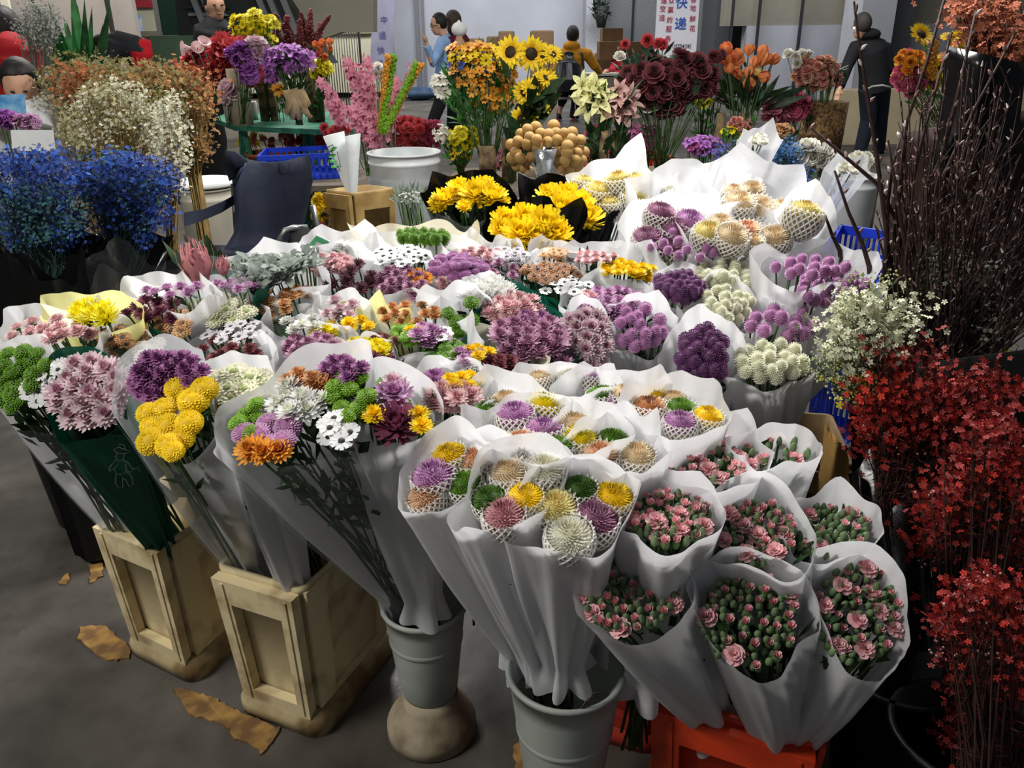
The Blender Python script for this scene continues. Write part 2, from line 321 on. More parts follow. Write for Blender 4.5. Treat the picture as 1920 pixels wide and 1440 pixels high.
def leafq(mb, p, d, L, w_, mi, rng, n=2):
    d = V(d).normalized(); s_ = d.cross(V((rng.uniform(-1, 1), rng.uniform(-1, 1), .6))); s_ = s_.normalized() if s_.length > .01 else V((1, 0, 0)); u = s_.cross(d)
    p = V(p); a = p+d*L*.5+s_*w_/2-u*w_*.15; b = p+d*L*.5-s_*w_/2-u*w_*.15; m_ = p+d*L*.5+u*w_*.12; t = p+d*L-u*L*.12
    mb.add([p, a, m_, b, t], [(0, 1, 2), (0, 2, 3), (1, 4, 2), (2, 4, 3)], mi)
# ------------------------------------------------------------------ a wrapped bouquet
FLOWERS = 0
def zdef(cy): 
    T = ((350, .94), (430, .92), (600, .88), (800, .84), (1000, .80), (1200, .68))
    for (a, za), (b, zb) in zip(T, T[1:]):
        if cy <= b: return za+(zb-za)*max(0, (cy-a))/(b-a)
    return T[-1][1]
def bouquet(label, rim, cls, z=None, base=None, wrap='white', L=.40, peaks=(), film=None, film_ext=.0, tilt=None, group=None, name='flower_bouquet', domeh=.032, sink=.006,
            floor=None, leaf=26, seed=0, rough=.05, fill=1.0, cat='bouquet', face=None, pts=(), rimpx=None, stemL=.22, fold=1.0, drop=0.0, ext=0.0):
    cx, cy, hw, hh = rim; rng = random.Random(hash((cx*7+cy*13+seed)) & 0xffff); U = rng.uniform
    z = zdef(cy) if z is None else z; C = PZ(cx, cy, z); e = math.asin(-(C-CAM).normalized().z)
    if tilt is None: tilt = max(R(3), min(R(48), math.asin(min(1, hh/hw/.95))-e))
    else: tilt = R(tilt)
    side = (C.x-.15)*.35; n = V((side*math.cos(tilt)*.7, -math.sin(tilt), math.cos(tilt))).normalized()
    if base is None: B = C - n*L; B.z = max(B.z, .22); 
    elif len(base) == 3 and base[0] > 3 or base[0] < -3 : B = PZ(*base)
    else: B = V(base)
    # rim
    Mn = 72; K = []; SQ = .42; sq0 = U(.35, 1.2)
    h = [(U(-1, 1)*rough, U(0, 6)) for _ in range(4)]; ex = [(U(-1, 1)*.03, U(0, 6)) for _ in range(5)]
    if rimpx:
        m_ = len(rimpx); K0 = []
        for j in range(Mn):
            t = j/Mn*m_; i = int(t); f_ = t-i; p = [V((*rimpx[(i+k) % m_], 0)) for k in (-1, 0, 1, 2)]
            K0.append(.5*((2*p[1]) + (p[2]-p[0])*f_ + (2*p[0]-5*p[1]+4*p[2]-p[3])*f_*f_ + (3*p[1]-p[0]-3*p[2]+p[3])*f_**3))
    for j in range(Mn):
        a = 2*PI*j/Mn; ad = 360*j/Mn; rr = (1+sum(q*math.sin((i+2)*a+ph) for i, (q, ph) in enumerate(h)))*((1-SQ)+SQ*1.13/max(abs(math.cos(a-sq0)), abs(math.sin(a-sq0))))
        px, py = (K0[j].x, K0[j].y) if rimpx else (cx+hw*rr*math.cos(a), cy-hh*rr*math.sin(a))
        p = hit(px, py, C, n); ext_ = 1+ext+(.05 if cy > 760 else .03)*max(0, math.sin(a))-(.02 if cy < 760 else 0)*max(0, -math.sin(a))+sum(q*math.sin((i+3)*a+ph) for i, (q, ph) in enumerate(ex))*.5
        for (pa, am) in peaks:
            da = abs((ad-pa+180) % 360-180); ext_ += .7*am*max(0, 1-da/24)*hw*mpp(C)/(p-B).length
        if film and ((film[0] <= ad <= film[1]) if film[0] < film[1] else (ad >= film[0] or ad <= film[1])): ext_ += film_ext
        K.append(B+(p-B)*ext_)
    loc = V(B)-(C-B).normalized()*stemL; loc.z = max(.01, loc.z) if floor is None else floor
    r0 = root(name, loc, label, cat, group); off = V(loc)
    # wrapper loft
    N = 16; kf = rng.randrange(4, 8); ph = U(0, 6); ax = (C-B).normalized(); nr = .024+hw*mpp(C)*.10
    rb = []
    for j in range(Mn):
        d = (K[j]-B); d -= ax*d.dot(ax); d.normalize(); rb.append(B + d*nr*(1+.25*math.sin(kf*2*PI*j/Mn)))
    def surf(j0, j1, lay=0):
        mb = MB(); cols = list(range(j0, j1+1)); b = 0
        for i in range(-2, N+1):
            for j in cols:
                jj = j % Mn; a = 2*PI*jj/Mn
                d = (K[jj]-B); d -= ax*d.dot(ax); d.normalize()
                if i < 0: p = rb[jj] - ax*(.03*-i) + d*(.006*(-i)*(1+.9*math.sin(kf*a+ph)))
                else:
                    t = i/N; g = t**.92; p = rb[jj].lerp(K[jj], g)
                    amp = (.55 if rimpx else 1)*fold*hw*mpp(C)*(.06*math.sin(PI*t)+.035*t); p += d*(amp*(math.sin(kf*a+ph+t*1.2)+.5*math.sin((kf*2+3)*a-ph*2+t*3)))
                    p += d*hw*mpp(C)*.06*math.sin(PI*min(1, t*1.15))
                    p += d*(lay*.004)
                mb.v.append(tuple(p))
        q = len(cols)
        for i in range(N+2):
            for j in range(q-1): mb.f.append((i*q+j, i*q+j+1, (i+1)*q+j+1, (i+1)*q+j)); mb.m.append(0)
        return mb
    if film:
        a0, a1 = [int(v/360*Mn) for v in film]
        if a1 < a0: a1 += Mn
        part('wrapper', surf(a1, a0+Mn), wmat(wrap), r0); part('clear_film', surf(a0, a1, 1), wmat('film'), r0)
    elif wrap == 'film2': part('clear_film', surf(0, Mn), wmat('film'), r0)
    else: part('wrapper', surf(0, Mn+3), wmat(wrap), r0)
    # heads
    heads = []; m1 = mpp(C); sinv = max(.35, abs((C-CAM).normalized().dot(n)))
    def place(px, py, kind, cl, s_, lift=0, sv=1):
        if rimpx: rho = 0.5
        else: rho = min(1.1, math.hypot((px-cx)/hw, (py-cy)/hh))
        q = C + n*(domeh*(1-rho*rho)-sink+lift + rng.uniform(-.006, .006)); p = hit(px, py, q, n)
        out = p-B; fc = out.normalized()*1.0 + n*.5 + V((0, -.12, .25)) + V((U(-.22, .22), U(-.22, .22), U(-.1, .1))) if face is None else V(face)+V((U(-.2, .2), U(-.2, .2), U(-.2, .2)))
        if kind == 'net' and face is None: fc = out.normalized()*2+n*.4+V((U(-.15, .15), U(-.1, .1), 0))
        put(kind, cl, p, fc, s_*U(.9, 1.1), r0, off, rng); heads.append((p, s_))
    for q in pts: place(q[0], q[1], q[2], q[3], q[4], q[5] if len(q) > 5 else 0)
    for q in cls:
        kind, cl, s_ = q[:3]; s_ *= 1.08 if kind in ('mum', 'daisy', 'ringb') else .95; ex_, ey_, sx, sy = q[3:7] if len(q) > 3 else (cx, cy+hh*.02, hw*.88, hh*.86); spx = s_/m1
        nn = q[7] if len(q) > 7 else max(3, int(fill*(1.25 if kind in ('mum', 'daisy', 'ringb', 'spider', 'greenbud') else .72)*sx*sy*PI/(spx*spx*max(.5, sinv)*.80)))
        pp = []
        for _ in range(min(nn, 95)):
            best = None; bd = -1
            for _t in range(14):
                a = U(0, 2*PI); r = math.sqrt(U(0, 1)); x, y = ex_+sx*r*math.cos(a), ey_+sy*r*math.sin(a)
                dmin = min([((x-u)**2+((y-v)/max(.5, sinv))**2) for u, v in pp] or [1e9])
                if dmin > bd: bd = dmin; best = (x, y)
            pp.append(best); place(best[0], best[1], kind, cl, s_)
    # stems and leaves
    mb = MB(); hs = heads if len(heads) < 18 else rng.sample(heads, 18)
    for p, s_ in hs:
        bb = B+V((U(-1, 1), U(-1, 1), 0))*nr*.7; e_ = loc+V((U(-1, 1), U(-1, 1), 0))*nr*.8
        mb.tube([p-(p-B).normalized()*s_*.2, p.lerp(B, .45)+V((U(-.008, .008), U(-.008, .008), 0)), bb, e_], [.0022, .0026, .003, .003], 4, 1)
    for _ in range(leaf):
        p, s_ = rng.choice(heads); q = p.lerp(B, U(.06, .6)); q += V((U(-1, 1), U(-1, 1), U(-.5, .5)))*.012
        leafq(mb, q, (p-B).normalized()+V((U(-1, 1), U(-1, 1), U(-.3, .5)))*.9, U(.03, .055), U(.012, .022), 0, rng)
    if mb.v: part('foliage', mb, [LEAF(), STEM()], r0)
    return r0
# ------------------------------------------------------------------ the stall's wrapped bunches, front to back
GP = 'net-sleeved pompon bouquets in white paper'; GK = 'spray carnation bouquets in white paper'; GM = 'chrysanthemum bouquets of the stall'; GA = 'globe amaranth bouquets in white paper'
def P(label, rim, pts, **k): return bouquet(label, rim, [], pts=[('%s' % 0,)][:0] or [(x, y, 'net', cl, s_*1.16) for x, y, cl, s_ in pts], group=GP, leaf=10, sink=.026, domeh=.010, **k)
P('white bouquet of five sleeved pompons with pale yellow, mauve and ivory heads, above grey bucket', (1075, 955, 110, 85), [(1088, 920, 'dgreen', .052), (1150, 934, 'yellow', .056), (1042, 955, 'palepom', .064), (1115, 975, 'dustpom', .064), (1068, 1008, 'whitepom', .064)],
  z=.82, base=(1062, 1228, .47), rimpx=[(1192, 935), (1170, 890), (1080, 872), (1000, 900), (958, 965), (950, 1015), (1040, 1034), (1128, 1038)])
P('white bouquet with sleeved cream, ivory, dark green, yellow and pink pompons', (955, 915, 110, 85), [(955, 890, 'creampom', .062), (1022, 884, 'whitepom', .060), (918, 940, 'dgreen', .054), (985, 935, 'yellow', .054), (947, 968, 'pinkpom', .058)],
  z=.84, base=(1020, 1222, .47), rimpx=[(1062, 890), (1052, 850), (980, 830), (915, 855), (865, 935), (843, 988), (900, 992), (985, 985)])
P('white bouquet with sleeved yellow, peach, lilac, green and orange pompons leaning left over grey bucket', (840, 890, 95, 75), [(843, 858, 'yellow', .05), (888, 868, 'peachpom', .056), (815, 896, 'lilacpom', .060), (872, 910, 'green', .052), (800, 933, 'peachpom', .052)],
  z=.84, base=(975, 1205, .46), rimpx=[(925, 880), (915, 832), (860, 808), (790, 845), (750, 895), (748, 952), (800, 962), (860, 940)])
P('white bouquet with three sleeved pompons, a sunken green one, an orange and a cream', (1160, 838, 80, 46), [(1150, 828, 'green', .05), (1125, 858, 'peachpom', .056), (1193, 858, 'creampom', .060)], z=.86, peaks=((40, .5), (150, .3)))
P('wide white bouquet with sleeved lilac, cream and bright yellow pompons behind the cream pair', (1022, 812, 132, 46), [(1020, 810, 'lilacpom', .062), (1078, 802, 'creampom', .056), (1086, 826, 'lemon', .056), (975, 832, 'peachpom', .05), (1045, 842, 'green', .045)], z=.87, peaks=((165, .4), (30, .3)))
P('white bouquet with sleeved orange and yellow pompons next to the dark magenta globes', (1266, 772, 92, 44), [(1226, 748, 'yellow', .052), (1217, 766, 'orange', .052), (1276, 770, 'green', .048), (1326, 785, 'yellow', .052), (1275, 795, 'lilacpom', .05), (1262, 752, 'creampom', .05)], z=.87, peaks=((150, .3), (50, .2)))
P('white bouquet of half-hidden sleeved pompons, small green and lilac heads showing in its middle', (1150, 742, 100, 36), [(1128, 745, 'green', .05), (1148, 758, 'lilacpom', .055), (1175, 745, 'creampom', .055)], z=.87, peaks=((120, .3), (40, .3)))
P('white bouquet with sleeved green, lilac and yellow pompons and a pale one behind', (955, 768, 92, 42), [(911, 777, 'green', .052), (966, 781, 'lilacpom', .062), (1021, 762, 'lemon', .054), (948, 756, 'creampom', .056)], z=.88, peaks=((110, .35), (165, .2)))
P('flat white-wrapped bouquet with one lilac pompon in a net, behind the other sleeved ones', (1050, 714, 90, 22), [(1104, 708, 'lilacpom', .05), (1070, 704, 'whitepom', .05), (1010, 712, 'creampom', .05)], z=.88, peaks=((20, .3), (150, .2)))
# spray carnations
def K(label, rim, mixn=(34, 14, 6), area_=None, **k):
    cx, cy, hw, hh = rim; A = area_ or (cx, cy+hh*.05, hw*.84, hh*.82)
    return bouquet(label, rim, [('greenbud', 'lgreen' if 0 else 'gbud', .0195, *A, int(mixn[0]*1.35)), ('pinkbud', 'carn', .024, *A, int(mixn[1]*1.3)), ('carnation', 'carn', .033, *A, mixn[2])], group=GK, leaf=60, sink=.022, domeh=.01, face=None, **k)
COL['gbud'] = ('#6f8f52', '#55743e', '#3f5a30')
K('bouquet of pink spray carnations with many green buds, front and middle above red crate', (1405, 1165, 105, 105), (70, 24, 3), area_=(1405, 1160, 88, 92), z=.66, base=(1455, 1385, .33),
  rimpx=[(1542, 1170), (1512, 1095), (1450, 1062), (1370, 1052), (1297, 1080), (1300, 1140), (1345, 1215), (1415, 1278), (1468, 1262), (1500, 1205)])
K('bouquet of open pink spray carnations leaning left, in white paper beside the grey bucket', (1185, 1112, 108, 88), (46, 30, 7), area_=(1182, 1112, 88, 72), z=.70, base=(1330, 1340, .34),
  rimpx=[(1300, 1115), (1275, 1055), (1190, 1022), (1110, 1050), (1072, 1110), (1098, 1165), (1180, 1208), (1262, 1180)])
K('rightmost bouquet of pink spray carnations, its white paper gaping toward the dark red sprigs', (1610, 1150, 90, 110), (50, 20, 9), area_=(1605, 1150, 76, 92), z=.66, base=(1500, 1378, .34),
  rimpx=[(1702, 1175), (1690, 1095), (1640, 1050), (1540, 1032), (1520, 1085), (1552, 1185), (1600, 1270), (1655, 1272), (1700, 1225)])
K('pink spray carnation bouquet in tall white paper, directly behind the one full of green buds', (1420, 990, 95, 80), (42, 26, 9), area_=(1412, 1000, 78, 58), z=.76, base=(1450, 1250, .42),
  rimpx=[(1528, 1045), (1515, 985), (1465, 925), (1400, 898), (1345, 922), (1318, 995), (1328, 1045), (1400, 1062), (1480, 1090)])
K('pink spray carnation bouquet crammed between the sleeved pompons and two other carnation bouquets', (1258, 968, 88, 58), (38, 26, 8), z=.80, peaks=((60, .25),), L=.36)
K('shaded spray carnation bouquet with mostly closed dark green buds at the stall edge', (1556, 992, 84, 58), (46, 8, 3), z=.74, L=.36, peaks=((100, .15),))
K('spray carnation bouquet with larger open pink blooms, highest of the carnations', (1328, 862, 104, 52), (24, 24, 14), z=.82, L=.36, peaks=((60, .5), (130, .2)))
K('small bouquet of a few pink carnation buds in shaded paper below the cream globes', (1455, 842, 74, 28), (8, 5, 3), z=.82, L=.34, peaks=((10, .15),))
# globe amaranth
def G(label, rim, cl, s_=.030, n=None, A=None, **k):
    cx, cy, hw, hh = rim; A = A or (cx, cy+hh*.05, hw*.8, hh*.75)
    return bouquet(label, rim, [('ball', cl, s_, *A) + ((n,) if n else ())], group=GA, leaf=14, sink=.0, domeh=.03, **k)
G('tall white cone of lilac globe amaranth heads beside the pale pink mums', (1200, 612, 62, 48), 'gviolet', n=15, z=.90, base=(1212, 760, .62), peaks=((60, .5), (150, .2)), fill=.8)
G('white cone of deep magenta globe amaranth spilling low between lilac and cream ones', (1318, 668, 68, 72), 'gdark', s_=.032, n=30, z=.86, base=(1330, 830, .52), A=(1318, 675, 44, 60), peaks=((150, .3), (30, .3)))
G('white cone of cream globe amaranth heads, nearest to the white waxflower', (1445, 672, 82, 48), 'gcream', s_=.033, n=20, z=.84, base=(1440, 850, .50), peaks=((160, .3), (20, .2)))
G('shaded white cone with lilac globe amaranth above the nearest cream ones', (1465, 600, 80, 40), 'gviolet', s_=.034, n=12, z=.88, peaks=((165, .5), (60, .2)), A=(1468, 605, 62, 26))
G('bouquet of cream globe amaranth standing behind the deep magenta cone', (1350, 575, 66, 44), 'gcream', n=22, z=.90, A=(1362, 575, 46, 34), peaks=((100, .2),))
G('wide bouquet of lilac globe amaranth wrapped in two white sheets, rows of heads inside', (1545, 535, 102, 44), 'gviolet', n=26, z=.92, A=(1560, 540, 66, 28), peaks=((150, .4), (30, .2)))
G('unwrapped-looking mound of dark purple globe amaranth left of the cream globes', (1272, 536, 56, 32), 'gdark', n=30, z=.93, s_=.030)
G('cream globe amaranth bouquet at back, beside the purple globe mound', (1362, 514, 72, 36), 'gcream', n=24, z=.93, peaks=((120, .3), (40, .3)))
G('bouquet of lilac globe amaranth in white paper, furthest back on right edge', (1530, 500, 100, 30), 'gviolet', n=12, z=.96, A=(1520, 500, 70, 16), peaks=((150, .4), (20, .3)))
G('loose lilac globe amaranth stems poking up before the mauve sleeved pompons', (1300, 462, 88, 40), 'gviolet', n=22, z=.98, A=(1300, 455, 84, 30), wrap='film2', s_=.026, L=.3)
# mums: helper with colour clusters
def Mm(label, rim, cls, group=GM, **k): return bouquet(label, rim, cls, group=group, **k)
Mm('big mixed bouquet of green buttons, white, mauve and orange mums with stems seen through film', (540, 780, 140, 95), [('cushion', 'lilac', .044, 508, 812, 62, 26, 6), ('mum', 'orangeb', .050, 500, 845, 34, 14, 3),
   ('button', 'lgreen', .032, 470, 785, 26, 30, 5), ('mum', 'white', .052, 562, 752, 42, 30, 7), ('button', 'lgreen', .032, 655, 740, 34, 42, 9), ('daisy', 'daisy', .034, 632, 806, 26, 28, 9), ('mum', 'orange', .036, 575, 716, 36, 14, 8), ('mum', 'purple', .036, 640, 695, 40, 16, 9)],
   z=.88, base=(745, 1105, .40), wrap='white', film=(215, 352), leaf=240, peaks=(), rimpx=[(665, 810), (695, 665), (610, 672), (510, 722), (420, 790), (398, 845), (450, 880), (540, 872), (625, 845)])
Mm('mixed bouquet with a large dark magenta mum ringed by yellow ones, in white paper', (735, 770, 95, 68), [('button', 'green', .032, 700, 750, 60, 36, 11)], pts=[(745, 800, 'bigmum', 'magenta', .082, .005), (702, 780, 'mum', 'yellow', .050, .02), (786, 778, 'mum', 'yellow', .042, .015), (790, 800, 'mum', 'yellow', .042, .015), (738, 722, 'mum', 'pale', .055, .01), (742, 742, 'mum', 'lilac', .062, .01), (722, 738, 'mum', 'lilac', .05, .01), (640, 800, 'daisy', 'daisy', .04), (652, 812, 'daisy', 'daisy', .04)],
   z=.88, base=(792, 1115, .42), leaf=80, rimpx=[(832, 782), (815, 735), (758, 700), (700, 700), (655, 760), (636, 826), (700, 834), (768, 828), (812, 812)])
Mm('bouquet of golden pompon mums below purple ones, clear film in front', (300, 765, 92, 90), [('mum', 'purple', .036, 318, 700, 62, 34, 26), ('mum', 'purple', .036, 280, 720, 28, 30, 9)],
   z=.88, base=(455, 1055, .40), wrap='frost', film=(195, 275), leaf=90, pts=[(x, y, 'cushion', 'yellow', q, .004*i) for i, (x, y, q) in enumerate(((348, 713, .034), (333, 728, .040), (383, 730, .046), (352, 738, .036), (363, 752, .050), (277, 775, .034), (308, 768, .046), (315, 798, .046), (283, 798, .036), (355, 793, .040), (342, 822, .044), (283, 828, .042), (315, 835, .036), (325, 846, .034)))], rimpx=[(400, 765), (385, 680), (335, 655), (262, 672), (212, 728), (228, 800), (292, 868), (345, 868), (415, 800)])
Mm('white bouquet of cream green-eyed pompon mums behind the mixed bouquet', (450, 732, 70, 52), [('ringb', 'cream', .042, 450, 730, 56, 40, 15)], z=.88, base=(548, 1085, .40), peaks=((130, .3), (40, .3)))
Mm('bouquet of big pale lilac mums in dark green paper printed with a gardener', (165, 738, 78, 66), [('mum', 'pale', .052, 165, 735, 62, 54, 22), ('daisy', 'daisy', .028, 140, 690, 34, 14, 14)], z=.87, base=(298, 1005, .41), wrap='green',
   rimpx=[(238, 772), (232, 700), (180, 664), (100, 680), (92, 755), (102, 822), (165, 822), (215, 795)], leaf=60, film=None)
Mm('bouquet of green button mums and small white daisies, leftmost above the cream crate', (50, 715, 75, 66), [('button', 'green', .034, 40, 690, 52, 34, 17), ('button', 'green', .034, 22, 745, 22, 24, 5), ('daisy', 'daisy', .028, 72, 728, 24, 26, 12)], z=.87, base=(225, 985, .40), film=(200, 350), leaf=150,
   rimpx=[(112, 770), (98, 655), (50, 640), (-5, 668), (-28, 725), (0, 775), (50, 800), (95, 800)])
Mm('light pink mum bouquet in white paper at the far left corner', (92, 622, 96, 36), [('mum', 'pink', .036, 95, 625, 78, 24)], z=.90, peaks=((140, .2), (40, .3)))
Mm('bright yellow spider mum bouquet in pale yellow paper at left', (172, 588, 84, 30), [('spider', 'lemon', .055, 175, 590, 36, 14, 8)], z=.92, wrap='yellow', peaks=((150, .3), (30, .2)))
Mm('dark plum mum bouquet at left in white paper', (275, 580, 78, 38), [('mum', 'magenta', .036, 285, 582, 50, 22)], z=.92, peaks=((150, .3),))
Mm('pale orange pompon mums in front of the dark plum ones', (325, 608, 62, 32), [('ringb', 'peach', .034, 325, 605, 52, 22)], z=.90)
Mm('bouquet of cream mums with green eyes between plum and orange ones', (410, 580, 72, 36), [('ringb', 'cream', .036, 410, 582, 56, 24)], z=.92, peaks=((100, .25), (30, .3)))
Mm('small pale lilac-white daisy mums below the cream green-eyed ones', (438, 625, 62, 28), [('daisy', 'greyw', .028, 440, 625, 56, 22)], z=.90)
Mm('tan orange mum bouquet with a raised flap of white paper', (520, 568, 66, 32), [('mum', 'peach', .034, 502, 570, 42, 26), ('mum', 'peach', .034, 560, 550, 26, 8, 6)], z=.92, peaks=((10, .3), (80, .3)), film=(190, 300))
Mm('bronze button mums with brown centres at left', (228, 636, 46, 28), [('ringb', 'bronze', .030, 230, 635, 40, 22)], z=.90, film=(200, 340))
Mm('bunch of cream button mums over small grey daisies, next to bronze ones', (268, 662, 52, 34), [('ringb', 'creamwhite', .036, 262, 655, 40, 16, 8), ('daisy', 'greyw', .026, 255, 685, 32, 12, 12)] if 0 else [('ringb', 'whitepom', .036, 262, 655, 40, 16, 8), ('daisy', 'greyw', .026, 255, 685, 32, 12, 12)], z=.88, wrap='green')
Mm('dark red mum bouquet in white paper, middle left', (425, 660, 76, 34), [('mum', 'red', .034, 430, 655, 58, 24)], z=.885, peaks=((160, .5), (120, .5), (30, .4)))
Mm('white mum bouquet with a few yellow heads below the tan orange ones', (565, 610, 66, 26), [('mum', 'white', .034, 562, 606, 48, 16), ('mum', 'lemon', .034, 605, 625, 22, 8, 4)], z=.90, peaks=((160, .3),))
Mm('rose pink mum bouquet with a few open heads in a broad white sheet', (590, 655, 78, 36), [('mum', 'mauve', .040, 585, 655, 46, 24, 16)], z=.885, peaks=((165, .7), (40, .3), (100, .3)))
Mm('pale lilac mum bouquet behind the cream paper at middle', (645, 578, 46, 24), [('mum', 'pale', .034, 642, 582, 36, 20)], z=.92, film=(190, 350))
Mm('yellow mums in a stiff cream sheet folded to a point', (680, 603, 66, 26), [('mum', 'yellow', .032, 668, 606, 46, 12)], z=.905, wrap='yellow', peaks=((60, .6), (5, .3)))
Mm('bright yellow mums over dark magenta ones, beside the mixed bouquet', (692, 672, 52, 32), [('mum', 'lemon', .036, 688, 655, 36, 12, 10), ('mum', 'magenta', .04, 708, 684, 22, 18, 7)], z=.89, peaks=((150, .3), (20, .3)))
Mm('maroon mum bouquet with soft pink ones behind it, in white paper and film', (642, 515, 72, 44), [('mum', 'maroon', .038, 655, 522, 44, 28), ('mum', 'pink', .036, 618, 498, 36, 18, 16)], z=.94, film=(190, 350), peaks=((140, .3), (60, .4)))
Mm('dusty pink mum bouquet with two golden heads', (765, 528, 66, 40), [('mum', 'mauve', .036, 755, 532, 42, 30, 22), ('mum', 'orangeb', .036, 782, 523, 18, 10, 4), ('mum', 'pink', .034, 840, 532, 16, 12, 7)], z=.93, peaks=((155, .6), (50, .3)))
Mm('orange mum bouquet spread flat before the dusty pink one', (772, 586, 66, 28), [('mum', 'orange', .030, 768, 588, 54, 20)], z=.91, peaks=((20, .4),))
Mm('bouquet of green button mums in tall white paper, middle of the stall', (862, 592, 64, 48), [('button', 'green', .034, 868, 596, 38, 34)], z=.91, peaks=((140, .5), (60, .2)))
Mm('mixed bouquet with brown, green and lilac mums in a wide low sheet', (768, 632, 112, 28), [('mum', 'brown', .030, 705, 640, 40, 10, 12), ('button', 'lgreen', .030, 760, 630, 26, 16, 9), ('mum', 'yellow', .026, 775, 618, 16, 7, 4), ('mum', 'lilac', .044, 802, 632, 22, 16, 6), ('daisy', 'daisy', .026, 830, 625, 10, 10, 4)], z=.895, peaks=((20, .5), (170, .2)))
Mm('mixed bouquet of green buttons, yellow, white daisies and red mums in one broad sheet', (872, 665, 132, 38), [('button', 'green', .032, 838, 660, 34, 18, 10), ('mum', 'yellow', .030, 895, 662, 24, 10, 7), ('daisy', 'daisy', .028, 860, 688, 40, 14, 18), ('mum', 'lilac', .036, 878, 670, 22, 12, 5), ('mum', 'red', .034, 930, 685, 32, 12, 9), ('mum', 'pink', .032, 935, 694, 16, 8, 4)], z=.88, peaks=((15, .4), (170, .3)), wrap='cream')
Mm('loose bouquet of purple, yellow and pale pink mums in front of the broad mixed one', (845, 732, 78, 44), [('mum', 'purple', .042, 812, 716, 16, 8, 3), ('mum', 'yellow', .036, 868, 718, 26, 14, 6), ('mum', 'pink', .042, 848, 745, 42, 20, 11)], z=.88, peaks=((165, .4), (100, .3)), leaf=60)
Mm('plum coloured mum bouquet with pointed petals in dark green paper', (985, 630, 108, 50), [('mum', 'mauve', .046, 992, 635, 68, 36, 22), ('mum', 'purple', .04, 1005, 600, 30, 10, 4)], z=.895, wrap='green', peaks=((165, .15),), leaf=60, pts=[(1056, 684, 'mum', 'mauve', .05)])
Mm('pale pink mum bouquet hanging low between plum mums and white cone', (1100, 632, 48, 62), [('mum', 'pale', .042, 1098, 640, 38, 58, 26)], z=.89, film=(210, 350), peaks=((120, .3),), leaf=60)
Mm('salmon pink mum bouquet with rosy centres, middle of stall', (962, 580, 66, 34), [('mum', 'pink', .040, 962, 582, 52, 26, 22)], z=.91, wrap='green', peaks=((150, .2),))
Mm('pink daisy-like mum bouquet right of centre in white paper', (1140, 566, 76, 38), [('mum', 'lilac', .036, 1145, 570, 54, 26, 20), ('mum', 'pink', .034, 1098, 560, 12, 8, 3)], z=.92, peaks=((160, .4), (100, .2)))
Mm('snow white spider mum bouquet at centre', (914, 553, 46, 28), [('spider', 'white', .05, 914, 552, 40, 22, 13)], z=.925, peaks=((120, .5), (150, .2)))
Mm('vivid purple pompon mum bouquet behind the golden-and-pink one', (858, 498, 72, 32), [('cushion', 'purple', .034, 858, 498, 50, 20, 20)], z=.95, peaks=((160, .5), (110, .3)))
Mm('small mauve mum bouquet between vivid purple and bronze ones', (935, 512, 48, 28), [('mum', 'mauve', .030, 932, 510, 36, 18)], z=.94, film=(190, 350))
Mm('bronze-gold button mum bouquet with brown eyes, right of centre', (1030, 516, 66, 34), [('ringb', 'bronze', .027, 1035, 513, 52, 20)], z=.94, film=(200, 340), peaks=((170, .2), (20, .3)))
Mm('white black-eyed daisy mums under the bronze ones', (1058, 536, 58, 24), [('daisy', 'daisy', .028, 1060, 536, 48, 16), ('daisy', 'daisy', .028, 1120, 520, 12, 5, 2)], z=.93, wrap='green')
Mm('yellow mum bouquet with a pointed white flap before the dark purple globes', (1180, 508, 70, 30), [('mum', 'yellow', .030, 1160, 503, 26, 14, 12), ('mum', 'yellow', .030, 1205, 512, 22, 14, 10)], z=.95, peaks=((130, .6), (60, .5), (180, .3)))
Mm('white black-eyed daisy bouquet with wide white paper at back', (752, 478, 84, 28), [('daisy', 'daisy', .030, 752, 480, 54, 16, 26)], z=.96, peaks=((130, .3), (40, .3)))
Mm('bouquet of round dark green balls in cream paper, furthest back row', (786, 445, 96, 18), [('ball', 'green', .032, 792, 444, 46, 9, 16)], z=.97, wrap='cream', peaks=((10, .4), (170, .4)))
Mm('blush pink mum bouquet behind the vivid purple one', (905, 474, 52, 20), [('mum', 'pink', .030, 903, 475, 34, 8, 9)], z=.96, peaks=((150, .5), (110, .4)))
Mm('greyish white button mums behind the bronze-gold bouquet', (958, 480, 44, 18), [('ringb', 'greyw', .028, 955, 480, 34, 12, 12)], z=.96, peaks=((110, .4),))
Mm('straw yellow mums tucked under the big yellow blooms', (1040, 478, 46, 16), [('ringb', 'peach', .026, 1042, 476, 26, 8, 10)], z=.96, peaks=((150, .7), (120, .5)))
Mm('blush daisy mums with a barcode label on the sheet', (1128, 484, 66, 20), [('mum', 'pink', .028, 1115, 484, 42, 9, 12)], z=.96, peaks=((140, .4), (30, .2)))
Mm('mauve and pink mum bouquet at the back left behind plum ones', (325, 547, 78, 22), [('mum', 'lilac', .032, 330, 546, 56, 12)], z=.95, peaks=((150, .4), (60, .5)))
Mm('lilac mum bouquet with a dark green band of paper at back left', (425, 543, 62, 22), [('mum', 'lilac', .028, 440, 536, 40, 8, 9)], z=.95, wrap='green')
Mm('white mum bouquet nearly hidden in a broad sheet behind the silver leaves', (650, 462, 72, 20), [('mum', 'white', .034, 655, 462, 18, 7, 4)], z=.96, peaks=((120, .4), (60, .5)))
